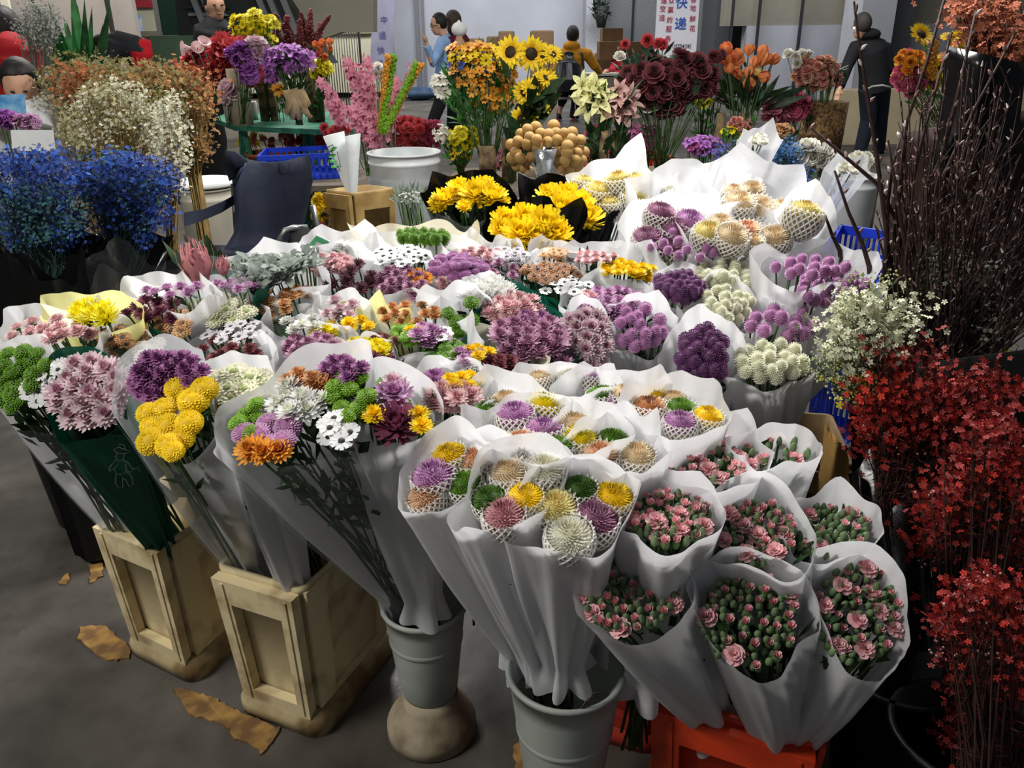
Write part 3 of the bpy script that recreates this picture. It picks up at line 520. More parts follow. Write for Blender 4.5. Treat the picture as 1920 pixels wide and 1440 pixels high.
# ------------------------------------------------------------------ floor and hall shell
def boxpx(mb, x0, y0, x1, y1, Y, th=.1, mi=0):
    ym = (y0+y1)/2; xm = (x0+x1)/2
    xl, xr = PY(x0, ym, Y).x, PY(x1, ym, Y).x; zt, zb = PY(xm, y0, Y).z, PY(xm, y1, Y).z
    mb.box(((xl+xr)/2, Y+th/2, (zt+zb)/2), (abs(xr-xl), th, abs(zt-zb)), mi)
    return (xl, xr, zb, zt)
def floor_mat():
    m = bpy.data.materials.new('concrete_floor'); m.use_nodes = True; nt = m.node_tree; nd = nt.nodes; ln = nt.links; p = nd['Principled BSDF']
    tc = nd.new('ShaderNodeTexCoord')
    def nz(s_, d, a, b):
        n = nd.new('ShaderNodeTexNoise'); n.inputs['Scale'].default_value = s_; n.inputs['Detail'].default_value = d; ln.new(tc.outputs['Object'], n.inputs['Vector'])
        r = nd.new('ShaderNodeMapRange'); r.inputs[1].default_value = a; r.inputs[2].default_value = b; ln.new(n.outputs['Fac'], r.inputs[0]); return r
    a = nz(1.6, 6, .35, .65); b = nz(9, 5, .4, .7); e = nz(.7, 3, .42, .6)
    m1 = nd.new('ShaderNodeMix'); m1.data_type = 'RGBA'; m1.inputs[6].default_value = c('#3f3a34'); m1.inputs[7].default_value = c('#5e5a54'); ln.new(a.outputs[0], m1.inputs[0])
    m2 = nd.new('ShaderNodeMix'); m2.data_type = 'RGBA'; m2.blend_type = 'MULTIPLY'; m2.inputs[0].default_value = .5; ln.new(m1.outputs[2], m2.inputs[6])
    m3 = nd.new('ShaderNodeMix'); m3.data_type = 'RGBA'; m3.inputs[6].default_value = (1, 1, 1, 1); m3.inputs[7].default_value = c('#8a7a68'); ln.new(b.outputs[0], m3.inputs[0]); ln.new(m3.outputs[2], m2.inputs[7])
    ln.new(m2.outputs[2], p.inputs['Base Color'])
    r2 = nd.new('ShaderNodeMapRange'); r2.inputs[3].default_value = .35; r2.inputs[4].default_value = .8; ln.new(e.outputs[0], r2.inputs[0]); ln.new(r2.outputs[0], p.inputs['Roughness'])
    bp = nd.new('ShaderNodeBump'); bp.inputs['Strength'].default_value = .15; bp.inputs['Distance'].default_value = .01; ln.new(b.outputs[0], bp.inputs['Height']); ln.new(bp.outputs[0], p.inputs['Normal'])
    return m
mb = MB(); mb.box((0, 11, -.05), (44, 34, .1)); struct('floor', mb, floor_mat())
WB = mat('wall_blue_grey', '#a7a9b2', .8, .12, .8, .1, rand=0); WY = mat('wall_beige', '#b9b49c', .8, .15, .7, .1, rand=0)
mb = MB(); mb.box((1.0, 24.2, 4.5), (44, .4, 9)); struct('wall_back', mb, WB)
def sbox(name, m_, *a, th=.3): mb = MB(); boxpx(mb, *a, th); return struct(name, mb, m_)
sbox('wall_left', WY, -500, -700, 697, 180, 22.0, th=2.3)
sbox('trim_1', mat('rail_brown', '#7d7763', .7, rand=0), 240, 56, 697, 66, 21.9, th=.1)
sbox('trim_2', mat('pipe_grey', '#77777d', .6, rand=0), 773, -300, 780, 175, 23.9, th=.1)
sbox('trim_3', mat('pipe_grey', '#77777d', .6, rand=0), 786, -300, 790, 175, 23.9, th=.1)
sbox('wall_column', mat('pillar_grey', '#a5a7ad', .8, rand=0), 1104, -600, 1136, 190, 23.0, th=1.0)
sbox('wall_recess', mat('recess_grey', '#6a6c6e', .8, rand=0), 1136, -600, 1312, 190, 23.4, th=.5)
DK = mat('joint_dark', '#1d1d1f', .8, rand=0)
sbox('trim_4', DK, 1195, -600, 1199, 190, 23.35, th=.06); 
sbox('wall_recess', mat('recess_grey', '#6a6c6e', .8, rand=0), 1312, -600, 1360, 200, 22.5, th=1); sbox('wall_recess', mat('recess_dark', '#4a4b4e', .8, rand=0), 1360, -600, 1388, 230, 21, th=2)
sbox('wall_right', mat('panel_upper', '#7d786c', .8, .1, 2, rand=0), 1388, -700, 2500, 42, 20.0, th=.4); sbox('wall_right', mat('panel_lower', '#9a9aa2', .8, .1, 2, rand=0), 1388, 42, 2500, 330, 19.95, th=.4)
for i, x in enumerate((1390, 1442, 1525, 1618)): sbox('trim_%d' % (5+i), DK, x-2, -600, x+2, 300, 19.8, th=.1)
sbox('wall_pillar', mat('pillar_light', '#a3a4aa', .8, .1, 2, rand=0), 1660, -900, 1728, 330, 18.5, th=1.0)
sbox('trim_10', mat('gap_dark', '#4b4c4e', .8, rand=0), 1728, -900, 1768, 330, 19, th=.5)
sbox('wall_low', mat('low_wall_beige', '#bcae90', .8, .12, 3, rand=0), 1560, 165, 2400, 295, 11.6, th=.4)
sbox('trim_11', mat('kerb_dark', '#4c4845', .8, rand=0), 1560, 291, 2400, 318, 11.3, th=.6)
# ------------------------------------------------------------------ crates, buckets, tubs
BEIGE = mat('crate_plastic', '#dccba0', .5, .35, 11, .15, color2='#7d6238', rand=.05, lo=.5, hi=.78, detail=7); BEIGED = mat('crate_grime', '#5a4628', .8, .4, 25, rand=0)
def crate(label, Fc, wdir, ldir, ztop, m=BEIGE, name='flower_crate', inner=None, z0=0.0, taper=.86, h=None):
    """tall tapered flower crate: Fc = near top corner, wdir/ldir = edge vectors along the narrow and long faces"""
    Fc = V(Fc); W, Ld = V(wdir), V(ldir); c0 = Fc+(W+Ld)/2; r0 = root(name, (c0.x, c0.y, z0), label, 'crate', 'tall flower crates of the stall' if m is BEIGE else None); H = ztop-z0
    wu, lu = W.normalized(), Ld.normalized(); hw, hl = W.length/2, Ld.length/2
    def at(u, v, z, k=1.0): s_ = taper+(1-taper)*(z-z0)/H; return V((c0.x, c0.y, 0))+wu*(u*hw*s_*k)+lu*(v*hl*s_*k)+V((0, 0, z))
    def ringp(z, k, rd=.16):
        out = []
        for (sx, sy) in ((1, 1), (-1, 1), (-1, -1), (1, -1)):
            a0 = {(1, 1): 0, (-1, 1): 90, (-1, -1): 180, (1, -1): 270}[(sx, sy)]
            for i in range(4):
                a = R(a0+i*30); rx = rd; ry = rd*hw/hl; out.append(at(sx*(1-rx)+rx*math.cos(a), sy*(1-ry)+ry*math.sin(a), z, k))
        return out
    mb = MB(); q = 16
    for zz, k in ((z0+.02, .93), (ztop, .93), (ztop, 1.0), (ztop-.018, 1.0), (ztop-.018, .97), (z0+.06, .97)): mb.v += [tuple(p) for p in ringp(zz, k)]
    # inner wall (0-1), lip (1-2-3-4), outer (4-5)
    for i in range(5):
        for j in range(q): mb.f.append((i*q+j, i*q+(j+1) % q, (i+1)*q+(j+1) % q, (i+1)*q+j)); mb.m.append(0)
    mb.f.append(tuple(range(q))); mb.m.append(0); part('crate_shell', mb, m, r0)
    # raised frame with a recess on each narrow face and a shallow one on the long face
    for sgn in (-1,):
        mb = MB(); zl, zh = z0+.075, ztop-.055
        def slab(u0, u1, za, zb, d0, d1):
            P = [at(u, sgn*(1+d)/1.0, z) for d in (d0, d1) for (u, z) in ((u0, za), (u1, za), (u1, zb), (u0, zb))]
            mb.add(P, [(0, 1, 2, 3), (4, 7, 6, 5), (0, 4, 5, 1), (1, 5, 6, 2), (2, 6, 7, 3), (3, 7, 4, 0)])
        slab(-.93, -.62, z0+.05, ztop-.012, 0, .16); slab(.58, .93, z0+.05, ztop-.012, 0, .16); slab(-.62, .58, ztop-.075, ztop-.012, 0, .16); slab(-.62, .58, z0+.045, z0+.085, 0, .16)
        slab(-.8, -.74, z0+.06, ztop-.02, .16, .18); slab(.66, .72, z0+.06, ztop-.02, .16, .18)
        part('end_frame', mb, m, r0, smooth=False)
    mb = MB()
    for (u, v, du, dv) in ((-1, 0, 1, 0),):
        def slab2(v0, v1, za, zb, d0, d1):
            P = [at(-(1+d), v_, z) for d in (d0, d1) for (v_, z) in ((v0, za), (v1, za), (v1, zb), (v0, zb))]
            mb.add(P, [(0, 3, 2, 1), (4, 5, 6, 7), (0, 1, 5, 4), (1, 2, 6, 5), (2, 3, 7, 6), (3, 0, 4, 7)])
        slab2(-.95, -.55, z0+.05, ztop-.012, -.03, .04); slab2(.7, .95, z0+.05, ztop-.012, -.03, .04); slab2(-.55, .7, ztop-.08, ztop-.012, -.03, .04); slab2(-.55, .7, z0+.05, z0+.085, -.03, .04)
    part('side_frame', mb, m, r0, smooth=False)
    # flared foot
    mb = MB(); mb.v = []
    for zz, k in ((z0+.0, 1.16), (z0+.0, 1.22), (z0+.035, 1.22), (z0+.06, 1.12), (z0+.065, 1.0), (z0+.0, 1.0)): mb.v += [tuple(p) for p in ringp(zz, k, .3)]
    for i in range(5):
        for j in range(q): mb.f.append((i*q+j, i*q+(j+1) % q, (i+1)*q+(j+1) % q, (i+1)*q+j)); mb.m.append(0)
    part('foot', mb, mat('crate_foot', '#b7a67e', .6, .4, 9, .1, color2='#6b5432', rand=0) if m is BEIGE else m, r0)
    return r0
def corner(px, py, z): p = PZ(px, py, z); return V((p.x, p.y, 0))
f1 = corner(313, 1020, .405); l1 = corner(183, 968, .405)
crate('stained cream plastic flower crate holding the leftmost bouquets', f1, l1-f1, V((.4, .916, 0))*.33, .405)
f2 = corner(565, 1108, .405); l2 = corner(403, 1060, .405)
crate('cream plastic flower crate with tape marks, beside the grey waisted bucket', f2, l2-f2, V((.4, .916, 0))*.33, .405)
RED = mat('red_crate', '#d6401c', .45, .25, 10, .05, rand=0)
f3 = corner(1545, 1402, .37); l3 = corner(1215, 1298, .37)
crate('bright red-orange plastic crate under the carnation bouquets', f3, l3-f3, V((.35, .93, 0))*.34, .37, m=RED, name='plastic_crate')
f4 = V((.30, 1.33, 0)); crate('dark red plastic crate glimpsed behind the front grey bucket', f4, V((-.20, .08, 0)), V((.12, .3, 0)), .30, m=mat('red_crate_dull', '#b03a2a', .5, .25, 10, rand=0), name='plastic_crate')
f5 = corner(1600, 900, .42); crate('brown crate in shade below the cream globe cone', f5, V((-.24, .04, 0)), V((.05, .3, 0)), .46, m=mat('brown_crate', '#8a6c40', .6, .3, 12, rand=0), name='plastic_crate')
GREYP = mat('bucket_grey', '#a9aea6', .5, .18, 5, .05, rand=.04, color2='#878d88')
def bucket(label, cx, cy, zr, r1, z0, r0_, m=None, name='flower_bucket', cat='bucket', Y=None, bands=True, open_=True, lip=.006, group=None):
    p = PZ(cx, cy, zr) if Y is None else V((PY(cx, cy, Y).x, Y, 0)); rt = root(name, (p.x, p.y, z0), label, cat, group); H = zr-z0
    mb = MB(); pr = [(r0_*.2, 0), (r0_*.97, .0), (r0_, .006)]
    for i in range(1, 9): pr.append((r0_+(r1-r0_)*i/8, H*i/8-.012))
    pr += [(r1+lip*.5, H-.012), (r1+lip, H-.008), (r1+lip, H-.001), (r1, H), (r1-.004, H-.004), (r0_-.004, .02), (.001, .02)]
    mb.lathe(pr, 48, (p.x, p.y, z0)); part('bucket_wall', mb, m or GREYP, rt)
    if bands:
        mb = MB(); z = H*.62; r = r0_+(r1-r0_)*(z/H); mb.lathe([(r-.002, z-.008), (r+.0025, z-.004), (r+.0035, z+.004), (r+.001, z+.01)], 48, (p.x, p.y, z0)); part('raised_band', mb, m or GREYP, rt)
    return rt, p
def pot(label, p, h, r0_, r1, m):
    mb = MB(); mb.lathe([(r0_-.01, 0), (r0_, .004), (r0_*.99, .03), (r0_*.9, h*.45), (r1*1.02, h*.78), (r1, h), (r1*.8, h+.001), (.001, h+.001)], 48, (p.x, p.y, 0.0))
    return single('upturned_pot', mb, m, label, 'pot', 'upturned pots carrying buckets')
DIRTP = mat('dirty_pot', '#a0937c', .75, .4, 11, .2, color2='#5c4a36', rand=.05, lo=.4, hi=.7)
b1, p1 = bucket('grey waisted flower bucket standing on an upturned pot beside the cream crate', 795, 1128, .352, .086, .115, .060)
pot('mud-stained upturned pot under the grey bucket next to the cream crate', p1, .112, .101, .062, DIRTP)
b2, p2 = bucket('front grey flower bucket with a scribbled mark, cut by the bottom of the photo', 1060, 1250, .443, .098, .10, .060)
pot('mud-stained upturned pot under the front bucket', p2, .098, .09, .062, DIRTP)
# scribble and blue stains on the front bucket
INK = mat('ink_brown', '#5a4a48', .7, rand=0); BLU = mat('blue_smear', '#39465c', .7, rand=0)
def conept(px, py, p, zr, r1, z0, r0_):
    d = ray(px, py); t = .8
    for _ in range(400):
        q = CAM+d*t; k = (q.z-z0)/(zr-z0); r = r0_+(r1-r0_)*k
        if (V((q.x, q.y, 0))-V((p.x, p.y, 0))).length <= r+.0012: return q
        t += .002
    return CAM+d*t
mb = MB(); pts_ = [(1122, 1313), (1116, 1304), (1106, 1306), (1098, 1316), (1090, 1328), (1092, 1330), (1102, 1322), (1108, 1310), (1103, 1308), (1098, 1316), (1104, 1322)]
mb.tube([conept(x, y, p2, .443, .098, .10, .060) for x, y in pts_], .0012, 4)
mb.tube([conept(x, y, p2, .443, .098, .10, .060) for x, y in [(1106, 1303), (1116, 1298), (1126, 1299), (1131, 1298)]], .001, 4); part('scribble', mb, INK, b2)
mb = MB(); rng = random.Random(4)
for (x, y, s_) in ((991, 1325, 9), (994, 1345, 11), (990, 1358, 7), (1005, 1378, 6), (998, 1332, 8)):
    ctr = conept(x, y, p2, .443, .098, .10, .060); ps = [conept(x+s_*math.cos(a*.7)*rng.uniform(.4, 1), y+s_*1.2*math.sin(a*.7)*rng.uniform(.5, 1), p2, .443, .098, .10, .060) for a in range(9)]
    mb.add([ctr]+ps, [(0, i+1, (i+1) % 9+1) for i in range(9)])
part('paint_smear', mb, BLU, b2, smooth=False)
# floor scraps
OCH = mat('wet_cardboard', '#a98246', .8, .3, 18, .4, color2='#6e5230', rand=.05)
def scrap(label, pts):
    rg = random.Random(len(pts)*7+int(pts[0][0])); q = []
    for i in range(len(pts)):
        a, b = pts[i], pts[(i+1) % len(pts)]; k = max(1, int(math.hypot(b[0]-a[0], b[1]-a[1])/7))
        for j in range(k): q.append((a[0]+(b[0]-a[0])*j/k+rg.uniform(-3, 3), a[1]+(b[1]-a[1])*j/k+rg.uniform(-3, 3)))
    mb = MB(); top = [PZ(x, y, .004) for x, y in q]; n = len(top); mb.v = [tuple(p+V((0, 0, .001*(i % 3)))) for i, p in enumerate(top)]+[(p.x, p.y, .0005) for p in top]
    mb.f = [tuple(range(n-1, -1, -1)), ] + [(i, (i+1) % n, n+(i+1) % n, n+i) for i in range(n)]; mb.m = [0]*len(mb.f)
    return single('cardboard_scrap', mb, OCH, label, 'scrap', 'soggy cardboard scraps', smooth=False)
scrap('large torn ochre cardboard scrap on the floor between the two cream crates', [(325, 1285), (345, 1290), (400, 1310), (440, 1330), (475, 1345), (527, 1365), (515, 1385), (490, 1412), (470, 1395), (440, 1385), (430, 1365), (400, 1350), (355, 1338), (335, 1310)])
scrap('ochre cardboard scrap under the left foot of the leftmost crate', [(150, 1175), (195, 1172), (245, 1215), (240, 1232), (205, 1240), (165, 1215), (145, 1195)])
scrap('small ochre scrap left of the leftmost crate', [(165, 1055), (190, 1048), (192, 1080), (170, 1092)])
scrap('tiny ochre scrap furthest left on the floor', [(108, 1092), (127, 1076), (129, 1092), (114, 1096)])
scrap('brown wet scrap at the bottom beside the front grey bucket', [(962, 1400), (990, 1385), (1010, 1400), (1015, 1450), (970, 1450)])
# ------------------------------------------------------------------ gardener print on the green paper and other surface marks
def bvh_of(o):
    from mathutils.bvhtree import BVHTree
    off = V((0, 0, 0)); p = o.parent
    while p is not None: off += p.location; p = p.parent
    me = o.data; return BVHTree.FromPolygons([V(v.co)+off+o.location for v in me.vertices], [tuple(p.vertices) for p in me.polygons])
def find(label_start): return [o for o in sc.objects if o.parent is None and str(o.get('label', '')).startswith(label_start)][0]
def kid(o, n): return [ch for ch in sc.objects if ch.parent == o and ch.name.startswith(n)][0]
def decal_lines(wrapper, lines, rad, m, name='printed_figure'):
    bv = bvh_of(wrapper); mb = MB()
    for ln_ in lines:
        ps = []
        for x, y in ln_:
            h_ = bv.ray_cast(CAM, ray(x, y).normalized())
            if h_[0] is not None: ps.append(h_[0]-ray(x, y).normalized()*.0012)
        if len(ps) > 1: mb.tube(ps, rad, 4)
    if mb.v: part(name, mb, m, wrapper.parent)
gb = find('bouquet of big pale lilac mums')
WI = mat('white_ink', '#c8d6c8', .6, rand=0)
decal_lines(kid(gb, 'wrapper'), [[(213, 843), (222, 838), (232, 842), (244, 846), (236, 850), (222, 850), (213, 843)], [(220, 840), (223, 833), (233, 834), (235, 842)], [(219, 850), (217, 858), (222, 864), (230, 862), (233, 852)],
  [(217, 862), (208, 874), (206, 884), (214, 878), (220, 872)], [(230, 862), (240, 868), (250, 880), (244, 886), (236, 880)], [(214, 878), (218, 888), (226, 890), (236, 884), (236, 870)],
  [(218, 888), (216, 905), (222, 915), (230, 914), (230, 896), (236, 900), (242, 912), (250, 908), (246, 892), (236, 884)], [(206, 884), (203, 878), (210, 870)], [(250, 880), (258, 876), (262, 884)]], .0009, WI)
# ------------------------------------------------------------------ back row: big yellow mums, craspedia, tall sleeved pompons
GY = 'big yellow chrysanthemum bouquets in black paper'; GN = 'tall sleeved pompon bouquets of the back row'
bouquet('big yellow mum bouquet with black back paper and clear front, left of the three', (882, 372, 78, 36), [], pts=[(x, y, 'bigmum', 'yellow', s_) for x, y, s_ in ((835, 375, .085), (862, 358, .09), (893, 366, .10), (925, 372, .09), (908, 352, .08), (820, 385, .06), (940, 384, .06), (870, 388, .05))],
  z=1.0, wrap='black', film=(170, 360), leaf=120, L=.34, base=None, group=GY, face=(0, -.5, 1), peaks=((140, .5), (60, .3)))
bouquet('big yellow mum bouquet lying lowest and nearest of the three black-papered ones', (990, 428, 76, 42), [], pts=[(x, y, 'bigmum', 'yellow', s_) for x, y, s_ in ((950, 418, .10), (985, 412, .10), (1022, 425, .11), (975, 440, .10), (1005, 446, .10), (1045, 440, .08), (940, 432, .07))],
  z=.99, wrap='black', film=(180, 300), leaf=60, L=.34, group=GY, face=(0, -.8, 1), peaks=((130, .3), (20, .8), (60, .3)))
bouquet('big yellow mum bouquet in a wide flaring black sheet, right of the three', (1062, 390, 84, 46), [], pts=[(x, y, 'bigmum', 'yellow', s_) for x, y, s_ in ((1030, 372, .10), (1062, 372, .10), (1085, 388, .10), (1052, 396, .11), (1098, 412, .11), (1020, 380, .06))],
  z=1.0, wrap='black', leaf=60, L=.34, group=GY, face=(0, -.6, 1), peaks=((150, .8), (330, .5), (300, .4)))
# craspedia: a ring of yellow balls on thin stems round a silver cup
def ballbunch():
    rt = bouquet('bunch of yellow craspedia balls ringing a clear silver funnel', (1022, 355, 48, 34), [], z=1.02, wrap='film2', leaf=0, L=.5, stemL=.45, cat='bouquet')
    off = rt.location; rng = random.Random(8); B = PY(1022, 350, 2.75); mb = MB(); pp = []
    for _ in range(500):
        a = rng.uniform(0, 6.28); r = math.sqrt(rng.uniform(.10, 1)); x, y = 1025+70*r*math.cos(a), 286+50*r*math.sin(a)
        if y > 300 and abs(x-1022) < 26: continue
        if all(math.hypot(x-u, y-v) > 11.5 for u, v in pp): pp.append((x, y))
        if len(pp) >= 84: break
    for x, y in pp:
        rr = ((x-1025)/70)**2+((y-286)/50)**2; p = PY(x, y, 2.75-.10*math.sqrt(max(0, 1-rr))+rng.uniform(-.02, .02))
        put('crasp', 'crasp', p, p-B, .039*rng.uniform(.9, 1.15), rt, off, rng); mb.tube([p, p.lerp(B, .6), B+V((rng.uniform(-.02, .02), rng.uniform(-.02, .02), -.05))], [.0014, .0014, .0016], 4)
    part('stems', mb, STEM(), rt)
    mb = MB(); q = PY(1022, 278, 2.66); mb.lathe([(.012, -.11), (.026, -.06), (.040, 0), (.038, .0), (.024, -.06)], 20, q); part('silver_funnel', mb, mat('silver_film', '#b9bcc0', .25, .3, 40, .3, metal=.7, rand=0), rt)
ballbunch()
def N(label, rim, pts, cl=None, wrap='white', **k):
    return bouquet(label, rim, [], pts=[(x, y, 'net', q[0] if q else cl, q[1] if len(q) > 1 else .085) for x, y, *q in pts], group=GN, leaf=8, wrap=wrap, fold=.4, **k)
N('bouquet of tall pale yellow sleeved pompons with white corner flaps, beside black-papered mums', (1160, 352, 72, 50), [(1120, 360, 'palepom', .085), (1158, 340, 'palepom', .09), (1190, 342, 'palepom', .085), (1140, 385, 'palepom', .085), (1188, 372, 'palepom', .08), (1095, 345, 'palepom', .07)], z=1.04, face=(0, -.1, 1), peaks=((70, .9), (175, .5)), L=.3, film=(220, 300), sink=.0)
N('bouquet of five mauve sleeved pompons behind lilac globe amaranth', (1245, 432, 72, 58), [(1238, 402, 'dustpom', .088), (1292, 418, 'lilacdust', .088), (1262, 430, 'dustpom', .085), (1213, 448, 'dustpom', .08), (1245, 465, 'dustpom', .085)], z=1.0, face=(0, -.45, 1), peaks=((140, .3), (30, .3)), L=.3, sink=.0) if 0 else \
N('bouquet of mauve sleeved pompons behind the loose lilac globe amaranth', (1245, 432, 72, 58), [(1238, 402, 'dustpom', .088), (1292, 418, 'lilacpom', .088), (1262, 430, 'dustpom', .085), (1213, 448, 'dustpom', .08), (1245, 465, 'dustpom', .085)], z=1.0, face=(0, -.45, 1), peaks=((140, .3), (30, .3)), L=.3, sink=.0)
N('upper bouquet of cream sleeved pompons with tan hearts in overlit white paper', (1400, 368, 108, 50), [(1376, 362, 'creampom', .07), (1410, 358, 'creampom', .07), (1386, 382, 'creampom', .085), (1424, 392, 'creampom', .088), (1466, 395, 'creampom', .082)], z=1.04, face=(0, -.5, 1), peaks=((100, .5), (40, .3), (150, .3)), L=.34, sink=.0)
N('lower bouquet of cream sleeved pompons with golden tops, above the furthest lilac globes', (1385, 438, 94, 46), [(1330, 440, 'palepom', .08), (1352, 420, 'creampom', .07), (1372, 445, 'creampom', .08), (1400, 435, 'peachpom', .08), (1412, 455, 'creampom', .06), (1452, 448, 'creampom', .08)], z=1.0, face=(0, -.4, 1), peaks=((20, .6), (160, .3)), L=.3, sink=.0)
N('white paper bundle with one dim yellow pompon leaning out to the right', (1512, 412, 50, 50), [(1508, 402, 'palepom', .09)], z=1.03, face=(.3, -.2, 1), peaks=((40, .8), (100, .3)), L=.34, base=(1440, 560, .6))
for i, (lab, rim, z, pk) in enumerate((('large blank white sheet standing behind the cream sleeved pompons', (1275, 352, 84, 34), 1.06, ((40, .7), (100, .2))), ('folded bright white sheet with a tall corner behind the upper cream pompons', (1340, 335, 70, 20), 1.07, ((60, .6),)),
    ('white paper roll between the mauve and upper cream pompons', (1300, 380, 50, 30), 1.02, ((90, .3),)))):
    bouquet(lab, rim, [('net', 'whitepom', .06, rim[0], rim[1]+10, 20, 8, 2)], z=z, peaks=pk, L=.3, leaf=6, group=GN, sink=.09)
# dusty miller, proteas, cards
bouquet('bunch of silver-grey felted leaves in white paper by the blue chair', (525, 505, 84, 36), [('dusty', 'silver', .085, 500, 512, 62, 24, 14)], z=.97, leaf=0, peaks=((100, .3), (40, .3)), L=.34) if 0 else None
COL['silver'] = ('#8f9c90', '#7d8b80', '#6f7c70')
bouquet('bunch of silver-grey felted leaves in white paper by the blue chair', (520, 508, 84, 36), [('dusty', 'silver', .080, 500, 512, 60, 24, 15), ('dusty', 'silver', .06, 565, 490, 34, 12, 6)], z=.96, leaf=0, peaks=((100, .4), (35, .3), (170, .2)), L=.34, sink=-.01)
COL['protea'] = ('#d9848c', '#c46a76', '#a04a58')
pr = bouquet('two pink protea heads on leafy stems without paper, left of the silver leaves', (392, 510, 50, 22), [], pts=[(368, 492, 'protea', 'protea', .10), (418, 498, 'protea', 'protea', .05)], z=1.0, wrap='film2', leaf=0, L=.3, face=(0, -.1, 1))
mb = MB(); rng = random.Random(3)
for x, y in ((385, 505), (400, 512), (425, 510), (350, 515), (410, 530), (375, 530)):
    leafq(mb, PZ(x, y, .93), (rng.uniform(-.4, .4), -.3, 1), .10, .04, 0, rng)
part('leaves', mb, LEAF(), pr)
# green printed card and barcode label stuck in the bouquets (QR code left out)
def cardpx(label, name, q, Y, m, sub=None, cat='card'):
    P_ = [PY(x, y, Y) for x, y in q]; n = (P_[1]-P_[0]).cross(P_[3]-P_[0]).normalized()*.0012; mb = MB()
    mb.add([p-n for p in P_]+[p+n for p in P_], [(0, 1, 2, 3), (7, 6, 5, 4), (0, 4, 5, 1), (1, 5, 6, 2), (2, 6, 7, 3), (3, 7, 4, 0)])
    c0 = sum(P_, V())/4; rt = root(name, c0, label, cat); part('sheet', mb, m, rt, False)
    if sub: sub(rt, P_)
    return rt
def bil(P_, u, v, lift=.003):
    a = P_[0].lerp(P_[1], u); b = P_[3].lerp(P_[2], u); return a.lerp(b, v)-ray(960, 400).normalized()*lift
def sub1(rt, P_):
    mb = MB(); mb.quad(bil(P_, .04, .06), bil(P_, .96, .06), bil(P_, .96, .93), bil(P_, .04, .93)); part('green_print', mb, mat('print_green', '#3f8f62', .5, .2, 40, rand=0), rt, False)
    mb = MB(); mb.quad(bil(P_, .3, .40, .005), bil(P_, .9, .40, .005), bil(P_, .9, .95, .005), bil(P_, .3, .95, .005)); part('blank_square', mb, mat('print_grey', '#a9aca9', .6, .1, 40, rand=0), rt, False)
cardpx('green and white printed card tucked above the silver leaves', 'printed_card', [(594, 440), (618, 452), (616, 474), (572, 464)], PZ(595, 460, .98).y, mat('card_white', '#e9eceb', .5, .05, rand=0), sub1)
def sub2(rt, P_):
    mb = MB()
    for i in range(12):
        u = .12+i*.065; w_ = .02+.015*((i*7) % 3); mb.quad(bil(P_, u, .5), bil(P_, u+w_, .5), bil(P_, u+w_, .88), bil(P_, u, .88))
    part('barcode', mb, mat('ink_black', '#222', .6, rand=0) if 0 else mat('ink_black', '#222222', .6, rand=0), rt, False)
cardpx('little white barcode label on the blush daisy bouquet', 'barcode_label', [(1063, 472), (1081, 474), (1080, 495), (1060, 492)], PZ(1070, 490, .955).y-.03, mat('card_white', '#e9eceb', .5, .05, rand=0), sub2, 'label')
# ------------------------------------------------------------------ blue folding chair
NAVY = mat('navy_canvas', '#121b30', .8, .35, 9, .25, rand=0); STEEL = mat('chair_tube', '#8b8e90', .35, .1, 30, metal=.6, rand=0)
def sheetpx(mb, rows, mi=0, th=.006):
    """rows of (px,py,Y) grid -> thick sheet"""
    g = [[PY(*q) for q in r] for r in rows]; h_, w_ = len(g), len(g[0]); b = len(mb.v)
    for s_ in (0, 1):
        for r in g:
            for p in r: mb.v.append(tuple(p+V((0, th*s_, 0))))
    for i in range(h_-1):
        for j in range(w_-1):
            a = b+i*w_+j; mb.f.append((a, a+w_, a+w_+1, a+1)); mb.m.append(mi); a += h_*w_; mb.f.append((a, a+1, a+w_+1, a+w_)); mb.m.append(mi)
    for i in range(h_-1):
        for j in (0, w_-1): a = b+i*w_+j; k = h_*w_; mb.f.append((a, a+k, a+w_+k, a+w_)); mb.m.append(mi)
    for j in range(w_-1):
        for i in (0, h_-1): a = b+i*w_+j; k = h_*w_; mb.f.append((a, a+1, a+1+k, a+k)); mb.m.append(mi)
Yc = 3.05
ch = root('folding_chair', (PY(500, 480, Yc).x, Yc-.1, 0), 'navy canvas folding camp chair standing behind the silver leaves', 'chair')
mb = MB(); L_ = [(424, 287), (434, 320), (436, 350), (440, 390), (442, 430), (420, 468)]; R_ = [(580, 290), (584, 320), (586, 340), (578, 380), (570, 420), (572, 450)]
rows = []
for i, ((lx, ly), (rx, ry)) in enumerate(zip(L_, R_)):
    row = []
    for j in range(9):
        u = j/8; x = lx+(rx-lx)*u; y = ly+(ry-ly)*u + (16*math.sin(PI*u)*(1 if i == 0 else .3)); yy = Yc+.10*math.sin(PI*u)-.03*i*.9+.012*math.sin(9*u+i*2)
        row.append((x, y, yy))
    rows.append(row)
sheetpx(mb, rows); part('backrest', mb, NAVY, ch)
mb = MB(); sheetpx(mb, [[(422, 282, Yc-.03), (440, 284, Yc-.04), (462, 300, Yc-.03)], [(420, 310, Yc-.04), (440, 315, Yc-.06), (462, 308, Yc-.03)], [(430, 340, Yc-.02), (440, 335, Yc-.04), (450, 315, Yc-.03)]], th=.01); part('corner_pocket', mb, NAVY, ch)
mb = MB(); sheetpx(mb, [[(x, y-9, Yc-.05-.02*i) for i, (x, y) in enumerate([(444, 372), (415, 388), (380, 402), (345, 408)])], [(x, y+9, Yc-.05-.02*i) for i, (x, y) in enumerate([(444, 372), (415, 390), (380, 405), (345, 416)])]], th=.01); part('armrest', mb, NAVY, ch)
